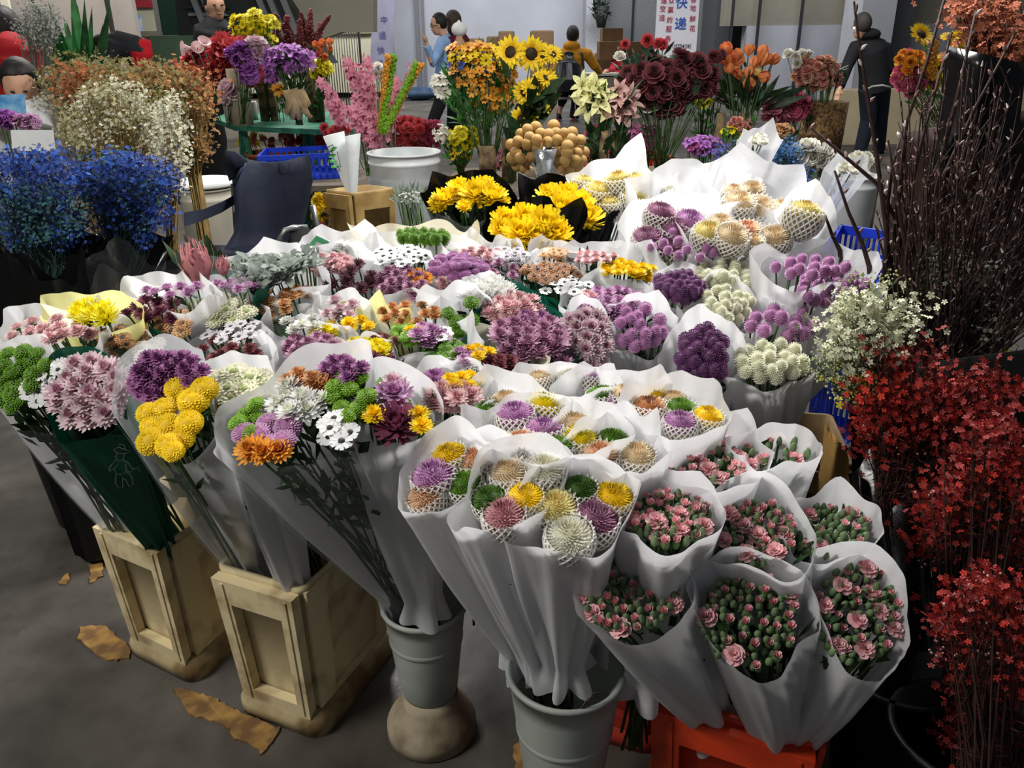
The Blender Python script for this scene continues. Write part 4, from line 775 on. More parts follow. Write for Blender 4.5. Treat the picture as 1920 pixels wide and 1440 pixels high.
mb = MB(); sheetpx(mb, [[(400+u*20, 462, 2.95) for u in range(9)], [(380+u*25, 490, 2.75) for u in range(9)]], th=.02); part('seat', mb, NAVY, ch)
mb = MB(); mb.tube([PY(586, 385, Yc+.05), PY(595, 430, Yc+.05), PY(600, 520, Yc+.02), V((PY(600, 520, Yc).x, Yc, 0.01))], .011, 8); part('leg', mb, STEEL, ch)
mb = MB(); mb.tube([PY(438, 345, Yc-.01), PY(446, 470, Yc-.01), V((PY(446, 470, Yc).x, Yc, .01))], .011, 8); part('leg', mb, STEEL, ch)
mb = MB(); mb.tube([PY(524, 480, 2.78), PY(525, 448, 2.78), PY(534, 432, 2.79), PY(550, 427, 2.80), PY(575, 426, 2.84)], .010, 8); part('armrest_tube', mb, STEEL, ch)
mb = MB(); sheetpx(mb, [[(545, 428, 2.79), (565, 424, 2.81), (586, 434, 2.84)], [(540, 455, 2.80), (565, 450, 2.82), (588, 458, 2.85)]], th=.012); part('armrest', mb, mat('black_canvas', '#0d0f14', .8, .2, rand=0), ch)
mb = MB(); mb.tube([PY(462, 306, Yc-.05), PY(450, 325, Yc-.06), PY(438, 352, Yc-.05)], .004, 6); part('cord', mb, mat('cord_blue', '#33456b', .7, rand=0), ch)
# ------------------------------------------------------------------ tubs, crates and baskets behind the stall
WPL = mat('white_plastic', '#dfe2e2', .45, .12, 5, rand=.03, color2='#c4c9ca')
def tub(label, cx, cy, hw, Y, H, taper=.85, m=WPL, name='plastic_tub', lipr=True, group='white plastic tubs behind the stall'):
    p = PY(cx, cy, Y); r1 = hw*mpp(p); r0_ = r1*taper; z1 = p.z; z0 = max(0, z1-H); rt = root(name, (p.x, Y, z0), label, 'tub', group); mb = MB()
    mb.lathe([(.001, z0), (r0_, z0), (r0_*1.01, z0+.01), (r1, z1-.06)]+([(r1*1.03, z1-.055), (r1*1.03, z1-.045), (r1*.99, z1-.04)] if lipr else [])+[(r1*1.0, z1-.01), (r1*1.05, z1-.008), (r1*1.05, z1), (r1*.97, z1), (r1*.95, z1-.1), (r0_*.95, z0+.03), (.001, z0+.03)], 48, (p.x, Y, 0))
    part('tub_wall', mb, m, rt); return rt, p, r1
t1, tp, tr = tub('large round white plastic tub in a clear bag, behind the tan crate', 757, 284, 66, 4.4, 1.2)
mb = MB(); mb.lathe([(tr*1.06, tp.z-.12), (tr*1.10, tp.z-.3), (tr*1.04, tp.z-.5), (tr*1.08, .25), (tr*.95, .02)], 40, (tp.x, 4.4, 0)); rngb = random.Random(2)
mb.v = [(v[0]+rngb.uniform(-.015, .015), v[1]+rngb.uniform(-.015, .015), v[2]) for v in mb.v]; part('clear_bag', mb, wmat('frost'), t1)
tub('white plastic bucket at the right with white flowers wrapped in it', 1600, 328, 46, 4.0, 1.1, .7)
tub('white round tub with a lid behind the left arm of the navy chair', 386, 350, 50, 3.9, 1.0, .95, mat('tub_offwhite', '#cfcabb', .6, .15, 6, rand=0))
mb = MB(); q = PY(386, 343, 3.9); mb.lathe([(.001, .02), (.12, .018), (.138, .01), (.142, 0), (.138, -.01), (.001, -.01)], 40, q); single('tub_lid', mb, mat('lid_white', '#f4f4f2', .5, .05, rand=0), 'flat white lid lying on the round tub left of the navy chair', 'lid')
fc = PY(661, 362, 3.6); fl_ = PY(613, 356, 3.75); crate('cream plastic crate holding upright paper rolls, before the white tub', (fc.x, fc.y, 0), (fl_.x-fc.x, .10, 0), (.17, .12, 0), fc.z, m=mat('crate_tan', '#b89b62', .55, .3, 8, rand=0, color2='#8a6c3c'), z0=fc.z-.40 if 0 else 0.35, name='flower_crate')
# upright wrapped rolls in that crate
def roll(label, q, Y, m, extra=None):
    mb = MB(); top = [PY(x, y, Y) for x, y in q[:2]]; bot = [PY(x, y, Y) for x, y in q[2:]]; n = 14; wt = (top[1]-top[0]).length/2; wb = (bot[1]-bot[0]).length/2; ct = (top[0]+top[1])/2; cb = (bot[0]+bot[1])/2
    ang = math.atan2(top[1].z-top[0].z, top[1].x-top[0].x)
    for k in range(6):
        t = k/5; c0 = cb.lerp(ct, t); w_ = wb+(wt-wb)*t
        for j in range(n):
            a = 2*PI*j/n; mb.v.append((c0.x+w_*math.cos(a), c0.y+w_*.6*math.sin(a), c0.z+math.tan(ang)*w_*math.cos(a)*t))
    for k in range(5):
        for j in range(n): mb.f.append((k*n+j, k*n+(j+1) % n, (k+1)*n+(j+1) % n, (k+1)*n+j)); mb.m.append(0)
    rt = root('paper_roll', cb, label, 'paper roll', 'paper-wrapped rolls in the cream crate'); part('sheet', mb, m, rt)
    if extra: extra(rt)
    return rt
r1_ = roll('white paper roll printed with green leaves, left one in the cream crate', [(606, 256), (645, 246), (650, 362), (664, 362)], 3.66, paper('roll_paper', '#eceff0', .03, .3))
lv = []
mb = MB(); wr = kid(r1_, 'sheet'); bv = bvh_of(wr)
def onto(x, y, l=.002):
    h_ = bv.ray_cast(CAM, ray(x, y).normalized()); p = h_[0] if h_[0] is not None else PY(x, y, 3.62); return p-ray(x, y).normalized()*l
for (cx_, cy_, L_, a_) in ((624, 280, 9, .5), (622, 292, 8, .3), (623, 302, 8, .1), (627, 312, 8, .15)):
    ps = [onto(cx_+L_*math.cos(t)*math.cos(a_)+3.2*math.sin(t)*math.sin(a_), cy_-L_*math.cos(t)*math.sin(a_)+3.2*math.sin(t)*math.cos(a_)) for t in [i*PI/5 for i in range(10)]]
    mb.add([onto(cx_, cy_)]+ps, [(0, i+1, (i+1) % 10+1) for i in range(10)])
part('leaf_print', mb, mat('print_leaf', '#5fae62', .6, .1, rand=0), r1_, False)
mb = MB()
for l_ in ([(612, 278), (616, 296), (620, 314)], [(612, 278), (624, 271), (626, 278)], [(632, 284), (638, 312), (622, 317)]): mb.tube([onto(x, y, .003) for x, y in l_], .0016, 4)
part('line_print', mb, DK, r1_)
roll('plain white paper roll, right one in the cream crate', [(647, 256), (676, 250), (654, 362), (670, 362)], 3.62, paper('roll_paper', '#eceff0', .03, .3))
# blue plastic baskets with slots
BLUP = mat('blue_plastic', '#1c3fc4', .4, .15, 8, rand=0)
def basket(label, Pc, W, Lv, z0, z1, m, group=None, name='plastic_basket', slots=12):
    Pc, W, Lv = V(Pc), V(W), V(Lv); rt = root(name, (Pc.x+(W.x+Lv.x)/2, Pc.y+(W.y+Lv.y)/2, z0), label, 'basket', group)
    cs = [Pc, Pc+W, Pc+W+Lv, Pc+Lv]
    for i in range(4):
        a, b = cs[i], cs[(i+1) % 4]; d = (b-a); n = d.normalized().cross(V((0, 0, 1)))*.004; mb = MB()
        def bar(u0, u1, za, zb, t=1):
            p0, p1 = a+d*u0, a+d*u1; mb.add([V((p.x, p.y, z))+n*s_*t for s_ in (-1, 1) for (p, z) in ((p0, za), (p1, za), (p1, zb), (p0, zb))], [(0, 1, 2, 3), (4, 7, 6, 5), (0, 4, 5, 1), (1, 5, 6, 2), (2, 6, 7, 3), (3, 7, 4, 0)])
        H = z1-z0; bar(-.01, 1.01, z1-H*.18, z1, 1.6); bar(0, 1, z0, z0+H*.15); bar(0, 1, z0+H*.45, z0+H*.52)
        for k in range(slots+1): bar(k/slots*.97, k/slots*.97+.03, z0, z1-.01)
        part('side_wall', mb, m, rt, False)
    mb = MB(); mb.add([V((p.x, p.y, z0+.004)) for p in cs], [(0, 1, 2, 3)]); part('bottom', mb, m, rt, False)
    return rt
q0 = PZ(1548, 470, .80); q1 = PZ(1700, 495, .80); q2 = PZ(1545, 402, .80); q2b = PZ(1712, 440, .80)
basket('blue slotted plastic basket at the right edge of the stall, behind the branches', (q0.x, q0.y, 0), (q1.x-q0.x, q1.y-q0.y, 0), (q2b.x-q1.x, q2b.y-q1.y, 0), .62, .80, BLUP)
basket('lower blue slotted plastic basket beneath the first, seen behind the branches', (q0.x+.02, q0.y-.01, 0), (q1.x-q0.x, q1.y-q0.y, 0), (q2b.x-q1.x, q2b.y-q1.y, 0), .42, .615, BLUP)
q = PY(484, 300, 4.6); basket('blue slotted basket with clear film behind the navy chair', (q.x, 4.6, 0), (.42, .12, 0), (-.05, .35, 0), q.z-.12, q.z+.02, BLUP)
q = PY(1120, 300, 5.2); basket('shallow red-orange plastic tray holding orchid stems, behind the pale yellow pompons', (PY(1118, 306, 5.2).x, 5.2, 0), (PY(1272, 312, 5.0).x-PY(1118, 306, 5.0).x, .05, 0), (-.08, .35, 0), PY(1200, 340, 5.0).z, PY(1200, 306, 5.0).z, RED, slots=3)

q = PZ(1548, 470, .80)
basket('bottom blue slotted plastic basket on the floor under two others', (q0.x+.02, q0.y-.01, 0), (q1.x-q0.x, q1.y-q0.y, 0), (q2b.x-q1.x, q2b.y-q1.y, 0), .0, .415, BLUP)
WOOD = mat('grey_wood', '#6f6455', .8, .3, 14, .2, rand=.05)
def bench(label, cx, cy, w_, d_, z, name='low_bench', m=None, cat='bench', t=.03):
    m = m or WOOD; rt = root(name, (cx, cy, 0), label, cat); mb = MB(); mb.box((cx, cy, z-t/2), (w_, d_, t)); part('bench_board', mb, m, rt, False)
    for i in (-1, 1):
        for j in (-1, 1): mb = MB(); mb.box((cx+i*(w_/2-.04), cy+j*(d_/2-.04), (z-t)/2), (.04, .04, z-t)); part('leg', mb, m, rt, False)
    return rt
bench('low grey bench under the tan crate of paper rolls', fc.x-.03, fc.y+.12, .6, .45, .35)
q = PY(1200, 340, 5.0); bench('low table carrying the red-orange orchid tray', q.x, 5.42, .7, .5, q.z-.002)
q = PY(484, 300, 4.6); bench('low table carrying the blue basket behind the navy chair', q.x+.2, 4.85, .8, .75, q.z-.122)
ZB = .72
xa, xb_ = PY(845, 300, 4.7).x, PY(1346, 300, 4.7).x; bench('long dark plank bench carrying the bamboo vases behind the craspedia', (xa+xb_)/2, 4.58, xb_-xa, .80, ZB)
xa, xb_ = PY(1350, 300, 4.7).x, PY(1600, 300, 4.7).x; bench('second dark plank bench under the tulips and peach roses', (xa+xb_)/2, 4.68, xb_-xa, .85, ZB)
# ------------------------------------------------------------------ artificial flower stand behind
zt = PY(530, 238, 5.2).z
def bunch(label, Y, cls, base, name='artificial_flowers', cat='flower arrangement', group=None, leaves=60, lc=None, lsize=(.06, .025), spikes=(), seed=0, stemr=.003, lblob=None, lm=None, dz=.6, camf=.5, bz=None):
    rng = random.Random(hash((int(base[0]), int(base[1]), seed)) & 0xffff); B = PY(base[0], base[1], base[2] if len(base) > 2 else Y); B.z = bz if bz is not None else (zt+.02 if (base[0] < 620 and 5 < Y < 5.8) else (.01 if (base[0] < 845 or Y > 5.15 or Y < 4.25) else ZB+.005)); rt = root(name, B, label, cat, group); heads = []; off = B
    for (kind, cl, size, cx, cy, sx, sy, n) in cls:
        pp = []; m_ = mpp(PY(cx, cy, Y))
        for _ in range(n):
            best = None; bd = -1
            for _t in range(10):
                a = rng.uniform(0, 6.283); r = math.sqrt(rng.random()); x, y = cx+sx*r*math.cos(a), cy+sy*r*math.sin(a); dm = min([(x-u)**2+(y-v)**2 for u, v in pp] or [1e9])
                if dm > bd: bd = dm; best = (x, y, r)
            x, y, r = best; pp.append((x, y)); bulge = math.sqrt(max(0, 1-r*r))*sx*m_*dz
            p = PY(x, y, Y-bulge*rng.uniform(.3, 1)); o_ = V(((x-cx)/max(sx, 1), 0, -(y-cy)/max(sy, 1)))
            fc_ = o_*.7+V((0, -camf, .45))+V((rng.uniform(-.3, .3),)*3); put(kind, cl, p, fc_, size*rng.uniform(.85, 1.15), rt, off, rng); heads.append(p)
    for (x0, y0, x1, y1, cl, w0, w1, n, kind, fs) in spikes:       # flower spikes / catkins: florets round a stem
        a, b = PY(x0, y0, Y+rng.uniform(-.1, .05)), PY(x1, y1, Y+rng.uniform(-.15, .05)); m_ = mpp(a); mb = MB()
        for i in range(n):
            t = i/max(1, n-1); an = i*2.4; w_ = (w0+(w1-w0)*t)*m_; p = a.lerp(b, t)+V((math.cos(an), math.sin(an), rng.uniform(-.3, .3)))*w_*rng.uniform(.5, 1)
            if kind == 'dot': mb.ell(p, fs*rng.uniform(.7, 1.2), 5, 3)
            else:
                d = V((math.cos(an), math.sin(an)-.3, .4)).normalized(); s_ = d.cross(V((0, 0, 1))).normalized(); u = s_.cross(d)
                for k in range(5):
                    q = 2*PI*k/5+i; e = s_*math.cos(q)+u*math.sin(q); f_ = s_*math.cos(q+.6)+u*math.sin(q+.6); g = s_*math.cos(q-.6)+u*math.sin(q-.6)
                    mb.add([p, p+g*fs*.6+d*fs*.2, p+e*fs+d*fs*.3, p+f_*fs*.6+d*fs*.2], [(0, 1, 2, 3)])
        part('flower_spike', mb, pm(cl, 0), rt); heads.append(a.lerp(b, .2))
    mb = MB(); lb = lblob
    for p in (heads if len(heads) < 40 else rng.sample(heads, 40)): mb.tube([p-V((0, -.01, .01)), p.lerp(B, .5)+V((rng.uniform(-.02, .02), 0, 0)), B+V((rng.uniform(-.02, .02), rng.uniform(-.02, .02), 0))], stemr, 4, 1)
    for _ in range(leaves if heads else 0):
        if lb: a = rng.uniform(0, 6.283); r = math.sqrt(rng.random()); q = PY(lb[0]+lb[2]*r*math.cos(a), lb[1]+lb[3]*r*math.sin(a), Y+rng.uniform(-.04, .25))
        else: q = rng.choice(heads).lerp(B, rng.uniform(.08, .75))
        d = (q-B).normalized()+V((rng.uniform(-1, 1), rng.uniform(-1, .6), rng.uniform(-.6, .6))); leafq(mb, q, d, lsize[0]*rng.uniform(.6, 1.3), lsize[1]*rng.uniform(.7, 1.3), 0, rng)
    if mb.v: part('foliage', mb, [lm or LEAF(), STEM()], rt)
    return rt
GB = mat('green_boards', '#2f7a5e', .6, .35, 12, .1, rand=.04, color2='#1f5a46')
# green table
Yt = 5.6
tb = root('display_table', (PY(530, 230, Yt).x, Yt, 0), 'green painted display table with artificial flowers on it', 'table')
zt = PY(530, 238, 5.2).z
def PT(x, y): return PZ(x, y, zt)
mb = MB(); tp_ = [PT(440, 236), PT(600, 243), PT(680, 224), PT(655, 208), PT(420, 214), PT(400, 222)]; n = len(tp_)
mb.v = [tuple(p) for p in tp_]+[(p.x, p.y, p.z-.03) for p in tp_]; mb.f = [tuple(range(n)), tuple(range(2*n-1, n-1, -1))]+[(i, i+n, (i+1) % n+n, (i+1) % n) for i in range(n)]; mb.m = [0]*len(mb.f); part('table_board', mb, GB, tb, False)
def fl0(p, x): return V((PY(x, 330, p.y).x, p.y, 0))
for (x0, xb) in ((452, 440), (455, 470), (572, 560), (580, 592), (660, 662)):
    a = PT(x0, 232); a.z -= .03; b_ = V((a.x+(xb-x0)*.008, a.y+.05, 0)); mb = MB(); mb.tube([a, b_], .022, 4); part('leg', mb, GB, tb, False)
BARK = mat('bark_brown', '#6a5238', .85, .4, 25, .3, rand=.1); DBARK = mat('bamboo_dark', '#4a3826', .7, .45, 18, .3, rand=.1, color2='#8a7450'); DRIFT = mat('driftwood', '#bba477', .8, .35, 14, .3, rand=.05)
def vase(label, x0, x1, y0, y1, Y, m=DBARK, name='bamboo_vase', group='bamboo tube vases', taper=1.0, slab=False, zfloor=None):
    pt, pb = PY((x0+x1)/2, y0, Y), PY((x0+x1)/2, y1, Y); r = (x1-x0)/2*mpp(pt); z0 = ZB if zfloor is None else zfloor; mb = MB()
    mb.lathe([(.001, z0), (r*taper, z0), (r*(taper*.55+.45), (z0+pt.z)/2-.005), (r*(taper*.5+.53), (z0+pt.z)/2), (r*(taper*.45+.55), (z0+pt.z)/2+.005), (r, pt.z), (r*.82, pt.z), (r*.8, z0+.05), (.001, z0+.05)], 20, (pt.x, Y, 0)); return single(name, mb, m, label, 'vase', group)
vase('pale trunk-like vase under the red and violet peonies', 423, 462, 128, 219, 5.35, mat('pale_trunk', '#a3977c', .8, .3, 14, .2, rand=0), zfloor=zt)
vase('dark squared bamboo vase behind, below the pink peony', 476, 494, 120, 212, 5.6, zfloor=zt); vase('second dark bamboo vase touching the squared one', 496, 511, 125, 211, 5.6, zfloor=zt)
vase('tall dark bamboo vase with a cut top under the yellow daisies', 566, 586, 112, 217, 5.5, zfloor=zt); vase('slim dark bamboo vase behind the pink blossom', 500, 508, 130, 210, 5.7, zfloor=zt)
vase('round brown wicker pot at the right end of the green table', 588, 608, 188, 214, 5.5, mat('wicker_brown', '#5a2e22', .8, .4, 60, .4, rand=0), 'wicker_pot', None, .8, zfloor=zt)
vase('small grey flowerpot on the green table with a pale pink bloom', 417, 438, 192, 212, 5.5, mat('pot_grey', '#9a9a92', .7, .2, 10, rand=0), 'flowerpot', None, .8, zfloor=zt)
vase('small white box planter between two vases on the green table', 460, 480, 190, 208, 5.7, mat('pot_white', '#b9b9b4', .7, .1, 10, rand=0), 'flowerpot', None, 1, zfloor=zt)
mb = MB()
for l_ in ([(540, 168), (545, 190), (537, 214)], [(545, 172), (556, 195), (548, 224)], [(560, 168), (556, 192), (562, 225)], [(560, 170), (570, 185), (562, 200)], [(565, 175), (575, 195), (568, 208), (585, 220)], [(550, 168), (560, 185), (575, 210), (583, 222)]):
    mb.tube([PY(x, y, 5.05) for x, y in l_], [.030, .028, .016, .010][:len(l_)] if len(l_) == 4 else [.032, .03, .014], 7)
o = single('driftwood_vase', mb, DRIFT, 'knotty pale driftwood vase holding purple blooms on the green table', 'vase')
bunch('bunch of red and crimson peonies at the left end of the green table', 5.5, [('carnation', 'scarlet', .22, 440, 110, 40, 30, 9), ('carnation', 'scarlet', .16, 372, 125, 34, 26, 9), ('carnation', 'hotpink', .13, 380, 120, 30, 24, 5)], (445, 160, 5.5), leaves=20, group=None)
bunch('violet and pale pink peony heads in front of the red ones', 5.2, [('carnation', 'violet', .11, 455, 100, 24, 14, 7), ('carnation', 'pale', .13, 482, 92, 8, 12, 3), ('carnation', 'violet', .10, 462, 138, 12, 10, 4)], (447, 165, 5.2), leaves=12)
bunch('two white-pink calla lilies over the red peonies', 5.3, [('calla', 'pink', .09, 368, 88, 16, 8, 3)], (400, 150, 5.3), leaves=3, name='calla_lilies')
bunch('tall bunch of small yellow daisies with dark eyes above the violet peonies', 5.6, [('sun', 'lemon', .075, 475, 45, 44, 22, 26), ('sun', 'lemon', .075, 455, 70, 20, 12, 7), ('sun', 'lemon', .06, 500, 75, 16, 18, 8), ('sun', 'lemon', .07, 474, 20, 3, 3, 1)], (490, 130, 5.6), leaves=50, lm=LEAFB())
bunch('dark red amaranth plumes standing behind the purple blooms', 5.9, [('rose', 'orange', .05, 510, 62, 12, 18, 8)], (560, 135, 5.9), leaves=20, spikes=[(520, 95, 518, 28, 'red', 11, 3, 110, 'dot', .011), (540, 95, 538, 30, 'red', 10, 3, 100, 'dot', .011), (560, 98, 562, 38, 'red', 10, 3, 100, 'dot', .011), (578, 95, 582, 18, 'red', 11, 2, 130, 'dot', .011), (595, 95, 600, 45, 'red', 9, 3, 90, 'dot', .011), (585, 80, 617, 30, 'red', 9, 2, 90, 'dot', .011), (548, 80, 530, 45, 'red', 8, 3, 60, 'dot', .011), (572, 70, 565, 25, 'red', 8, 2, 60, 'dot', .010)])
bunch('purple iris-like blooms over the driftwood vase', 5.15, [('orchid', 'violet', .10, 540, 110, 44, 22, 26), ('orchid', 'violet', .09, 515, 140, 14, 12, 6)], (555, 170, 5.1), leaves=60, lsize=(.08, .03))
bunch('orange tulips and yellow flowers at the right end of the green table', 5.4, [('tulip', 'tulip', .055, 605, 88, 14, 18, 6), ('tulip', 'hotpink', .04, 585, 100, 10, 8, 3), ('cosmos', 'lemon', .08, 602, 128, 18, 14, 12)], (598, 195, 5.4), leaves=30, lm=LEAFB())
bunch('pale pink petalled bloom in the grey pot', 5.3, [('rose', 'pale', .13, 428, 168, 8, 12, 3)], (428, 196, 5.45), leaves=3)
bunch('single yellow-orange bloom with leaves beside the driftwood', 5.1, [('cosmos', 'orangeb', .08, 518, 166, 5, 4, 2)], (522, 185, 5.3), leaves=8, lm=LEAFB())
# pink larkspur and foxtails (near), standing behind the tub
bunch('tall pink larkspur sprays with red and cream blossoms by the foxtails', 4.75, [('orchid', 'hotpink', .06, 665, 140, 14, 20, 6), ('rose', 'roseW', .05, 705, 135, 14, 14, 5)], (710, 300, 4.9), leaves=50, lm=LEAFB(),
   spikes=[(700, 275, 650, 110, 'rosepink', 13, 8, 60, 'f', .026), (700, 275, 688, 108, 'rosepink', 14, 7, 60, 'f', .026), (705, 275, 676, 140, 'rosepink', 14, 9, 50, 'f', .026), (715, 275, 745, 150, 'rosepink', 12, 7, 50, 'f', .026), (690, 265, 600, 150, 'rosepink', 9, 7, 45, 'f', .026), (720, 270, 775, 125, 'rosepink', 7, 7, 26, 'f', .024), (705, 270, 660, 200, 'rosepink', 14, 12, 45, 'f', .026), (640, 235, 620, 190, 'rosepink', 9, 9, 26, 'f', .026)])
bunch('green and orange foxtail plumes leaning right between pink sprays', 4.6, [], (715, 260, 4.7), leaves=0, spikes=[(715, 250, 738, 104, 'lgreen', 5, 5, 120, 'dot', .013), (712, 245, 727, 104, 'orangeb', 4.5, 4, 110, 'dot', .012), (722, 245, 782, 118, 'lgreen', 5, 5, 120, 'dot', .013), (728, 235, 790, 120, 'orangeb', 4, 4, 90, 'dot', .011)], name='foxtail_plumes')
bunch('bed of crimson and pink artificial blossoms behind the white tub', 5.0, [('carnation', 'scarlet', .07, 770, 250, 45, 24, 26), ('carnation', 'hotpink', .07, 800, 250, 34, 22, 20), ('orchid', 'rosepink', .06, 735, 255, 34, 20, 22), ('carnation', 'scarlet', .06, 625, 245, 26, 12, 8)], (770, 300, 5.1), leaves=40, camf=.9)
bunch('yellow daisy bunch with cream blossoms right of the crimson bed', 4.7, [('sun', 'lemon', .062, 868, 258, 26, 20, 24), ('sun', 'sun', .05, 862, 285, 18, 14, 7), ('orchid', 'roseW', .05, 828, 250, 14, 16, 10)], (865, 320, 4.7), leaves=60, lm=LEAFB())
# orange-yellow cosmos & sunflower bouquets in bamboo
bunch('huge spray of orange and yellow cosmos with blue cornflowers in a bamboo vase', 4.5, [('cosmos', 'orangeb', .060, 905, 140, 62, 44, 38), ('cosmos', 'sun', .07, 905, 105, 60, 16, 18), ('cosmos', 'orangeb', .08, 885, 92, 46, 8, 8), ('orchid', 'blue', .05, 885, 120, 50, 36, 12), ('cosmos', 'roseW', .07, 828, 155, 16, 24, 9), ('cosmos', 'orangeb', .05, 925, 185, 40, 22, 18)], (913, 272, 4.5), leaves=520, lm=LEAFB(), lblob=(900, 175, 60, 76), lsize=(.09, .022), stemr=.0025)
bunch('sunflowers in a second bamboo vase, right of the cosmos spray', 4.4, [('sun', 'sun', .15, 975, 100, 22, 5, 2), ('sun', 'sun', .12, 1030, 106, 14, 5, 2), ('sun', 'sun', .11, 1022, 150, 12, 8, 2), ('sun', 'sun', .12, 985, 170, 14, 8, 2), ('sun', 'sun', .12, 978, 222, 6, 5, 1), ('cosmos', 'sun', .07, 1000, 215, 24, 30, 4)], (955, 262, 4.4), leaves=34, lm=LEAF(), lsize=(.15, .09), camf=1.4)
vase('split bamboo tube vase holding the cosmos spray', 897, 930, 272, 322, 4.5); vase('darker bamboo tube vase holding the sunflowers', 940, 968, 258, 318, 4.5)
bunch('pink filler blossoms showing between two bamboo vases', 4.9, [('orchid', 'rosepink', .05, 935, 285, 6, 30, 8)], (935, 320, 4.9), leaves=4)
# lilies, roses
bunch('pale yellow lilies left of the dark roses', 4.3, [('lily', 'lily', .17, 1118, 185, 22, 24, 5), ('lily', 'lily', .13, 1105, 160, 16, 10, 2)], (1130, 250, 4.3), leaves=24, lsize=(.13, .04), camf=.9)
bunch('salmon pink lilies just below the dark roses', 4.3, [('lily', 'lilyp', .15, 1165, 200, 22, 22, 6), ('lily', 'lilyp', .10, 1170, 170, 16, 10, 2)], (1160, 255, 4.35), leaves=20, lsize=(.12, .04), camf=.9)
vase('brown bamboo vase holding yellow lilies', 1124, 1142, 244, 286, 4.3); vase('brown bamboo vase holding salmon lilies', 1144, 1156, 244, 286, 4.35)
bunch('large bush of dark red roses with three white ones', 4.5, [('rose', 'darkrose', .105, 1238, 152, 66, 36, 26), ('rose', 'darkrose', .10, 1300, 145, 40, 34, 9), ('rose', 'scarlet', .06, 1214, 74, 3, 3, 1), ('rose', 'scarlet', .06, 1240, 82, 6, 3, 2), ('rose', 'darkrose', .07, 1275, 104, 10, 6, 2), ('rose', 'darkrose', .07, 1345, 104, 12, 6, 3), ('rose', 'scarlet', .05, 1172, 84, 6, 3, 1), ('rose', 'roseW', .15, 1196, 150, 10, 10, 2), ('rose', 'roseW', .11, 1222, 195, 4, 4, 1), ('rose', 'roseW', .07, 1163, 108, 3, 3, 1), ('rose', 'darkrose', .13, 1258, 195, 16, 10, 3)], (1240, 285, 4.5), leaves=190, lsize=(.085, .045), lblob=(1235, 165, 74, 62), camf=1.0, lm=mat('rose_leaf', '#2c4a32', .6, .4, 20, trans=.1))
bunch('magenta orchid sprays below the rose bush', 4.6, [('orchid', 'fuchsia', .06, 1210, 255, 30, 22, 22)], (1210, 300, 4.7), leaves=12)
bunch('crimson hanging blossoms beside the craspedia', 4.4, [('carnation', 'hotpink', .065, 1112, 268, 14, 26, 14)], (1112, 310, 4.5), leaves=6)
# tulips
bunch('bunch of orange tulips with a few cream ones and broad green leaves', 4.6, [('tulip', 'tulip', .075, 1405, 125, 52, 32, 12), ('tulip', 'tulip', .07, 1370, 110, 20, 20, 4), ('tulip', 'tulipy', .07, 1430, 125, 10, 16, 2)], (1390, 245, 4.6), leaves=46, lsize=(.22, .05), lblob=(1390, 195, 42, 26), camf=.1)
for i, (x0, x1, lab) in enumerate(((1345, 1362, 'dark bamboo vase left under the orange tulips'), (1384, 1400, 'dark bamboo vase right under the orange tulips'))): vase(lab, x0, x1, 212, 262, 4.6)
bunch('small yellow and green filler flowers between roses and tulips', 4.8, [('cosmos', 'lemon', .06, 1318, 185, 20, 12, 9), ('orchid', 'rosepink', .05, 1345, 180, 14, 8, 5)], (1320, 230, 4.8), leaves=40, lm=LEAFB())
bunch('pink and crimson hydrangea-like blossoms right of the tulips', 4.8, [('carnation', 'rosepink', .09, 1462, 205, 26, 18, 12), ('carnation', 'hotpink', .09, 1492, 200, 18, 18, 9)], (1480, 250, 4.8), leaves=12)
bunch('peach and salmon roses piled beside the person in black', 4.9, [('rose', 'salmon', .062, 1535, 138, 44, 30, 24), ('rose', 'peachpom', .06, 1530, 135, 46, 30, 14), ('rose', 'roseW', .06, 1500, 108, 30, 14, 6)], (1545, 200, 4.9), leaves=80, lsize=(.06, .03), lblob=(1535, 145, 46, 28))
vase('woven brown basket vase under the peach roses', 1505, 1590, 190, 300, 4.95, mat('wicker_dark', '#3d2a1c', .8, .5, 70, .5, rand=0, color2='#8a6a3c'), 'wicker_vase', None, .9)
bunch('yellow and crimson mixed artificial flowers on the low beige wall', 5.4, [('sun', 'sun', .16, 1727, 65, 8, 3, 1), ('sun', 'sun', .14, 1790, 75, 14, 6, 2), ('carnation', 'hotpink', .09, 1715, 150, 36, 24, 12), ('lily', 'sun', .13, 1735, 130, 42, 36, 9), ('rose', 'orangeb', .08, 1720, 120, 46, 26, 10), ('tulip', 'hotpink', .06, 1700, 98, 6, 4, 1)], (1820, 360, 5.4), bz=.5, leaves=60, lm=LEAFB(), spikes=[(1745, 150, 1752, 75, 'orangeb', 7, 5, 60, 'dot', .015)], camf=.8)
bunch('magenta orchids with dark stems behind the white sheets', 4.1, [('orchid', 'violet', .06, 1318, 270, 34, 14, 16), ('orchid', 'fuchsia', .05, 1310, 275, 28, 10, 8)], (1330, 330, 4.1), leaves=6)
bunch('multicoloured small artificial blossoms at the foot of the tulips', 4.3, [('cosmos', 'lemon', .04, 1380, 245, 26, 10, 10), ('rose', 'salmon', .04, 1390, 232, 22, 10, 8)], (1380, 275, 4.3), leaves=40, lm=LEAFB())
bunch('dried tan blossoms next to white paper flaps', 4.2, [('carnation', 'peach', .05, 1468, 245, 18, 9, 9), ('cosmos', 'lemon', .04, 1455, 262, 10, 8, 4)], (1465, 290, 4.2), leaves=8)
bunch('white and ivory artificial roses in the white bucket', 3.95, [('rose', 'roseW', .085, 1520, 285, 30, 16, 9), ('rose', 'roseW', .07, 1560, 300, 24, 14, 6)], (1560, 345, 4.0), leaves=20)
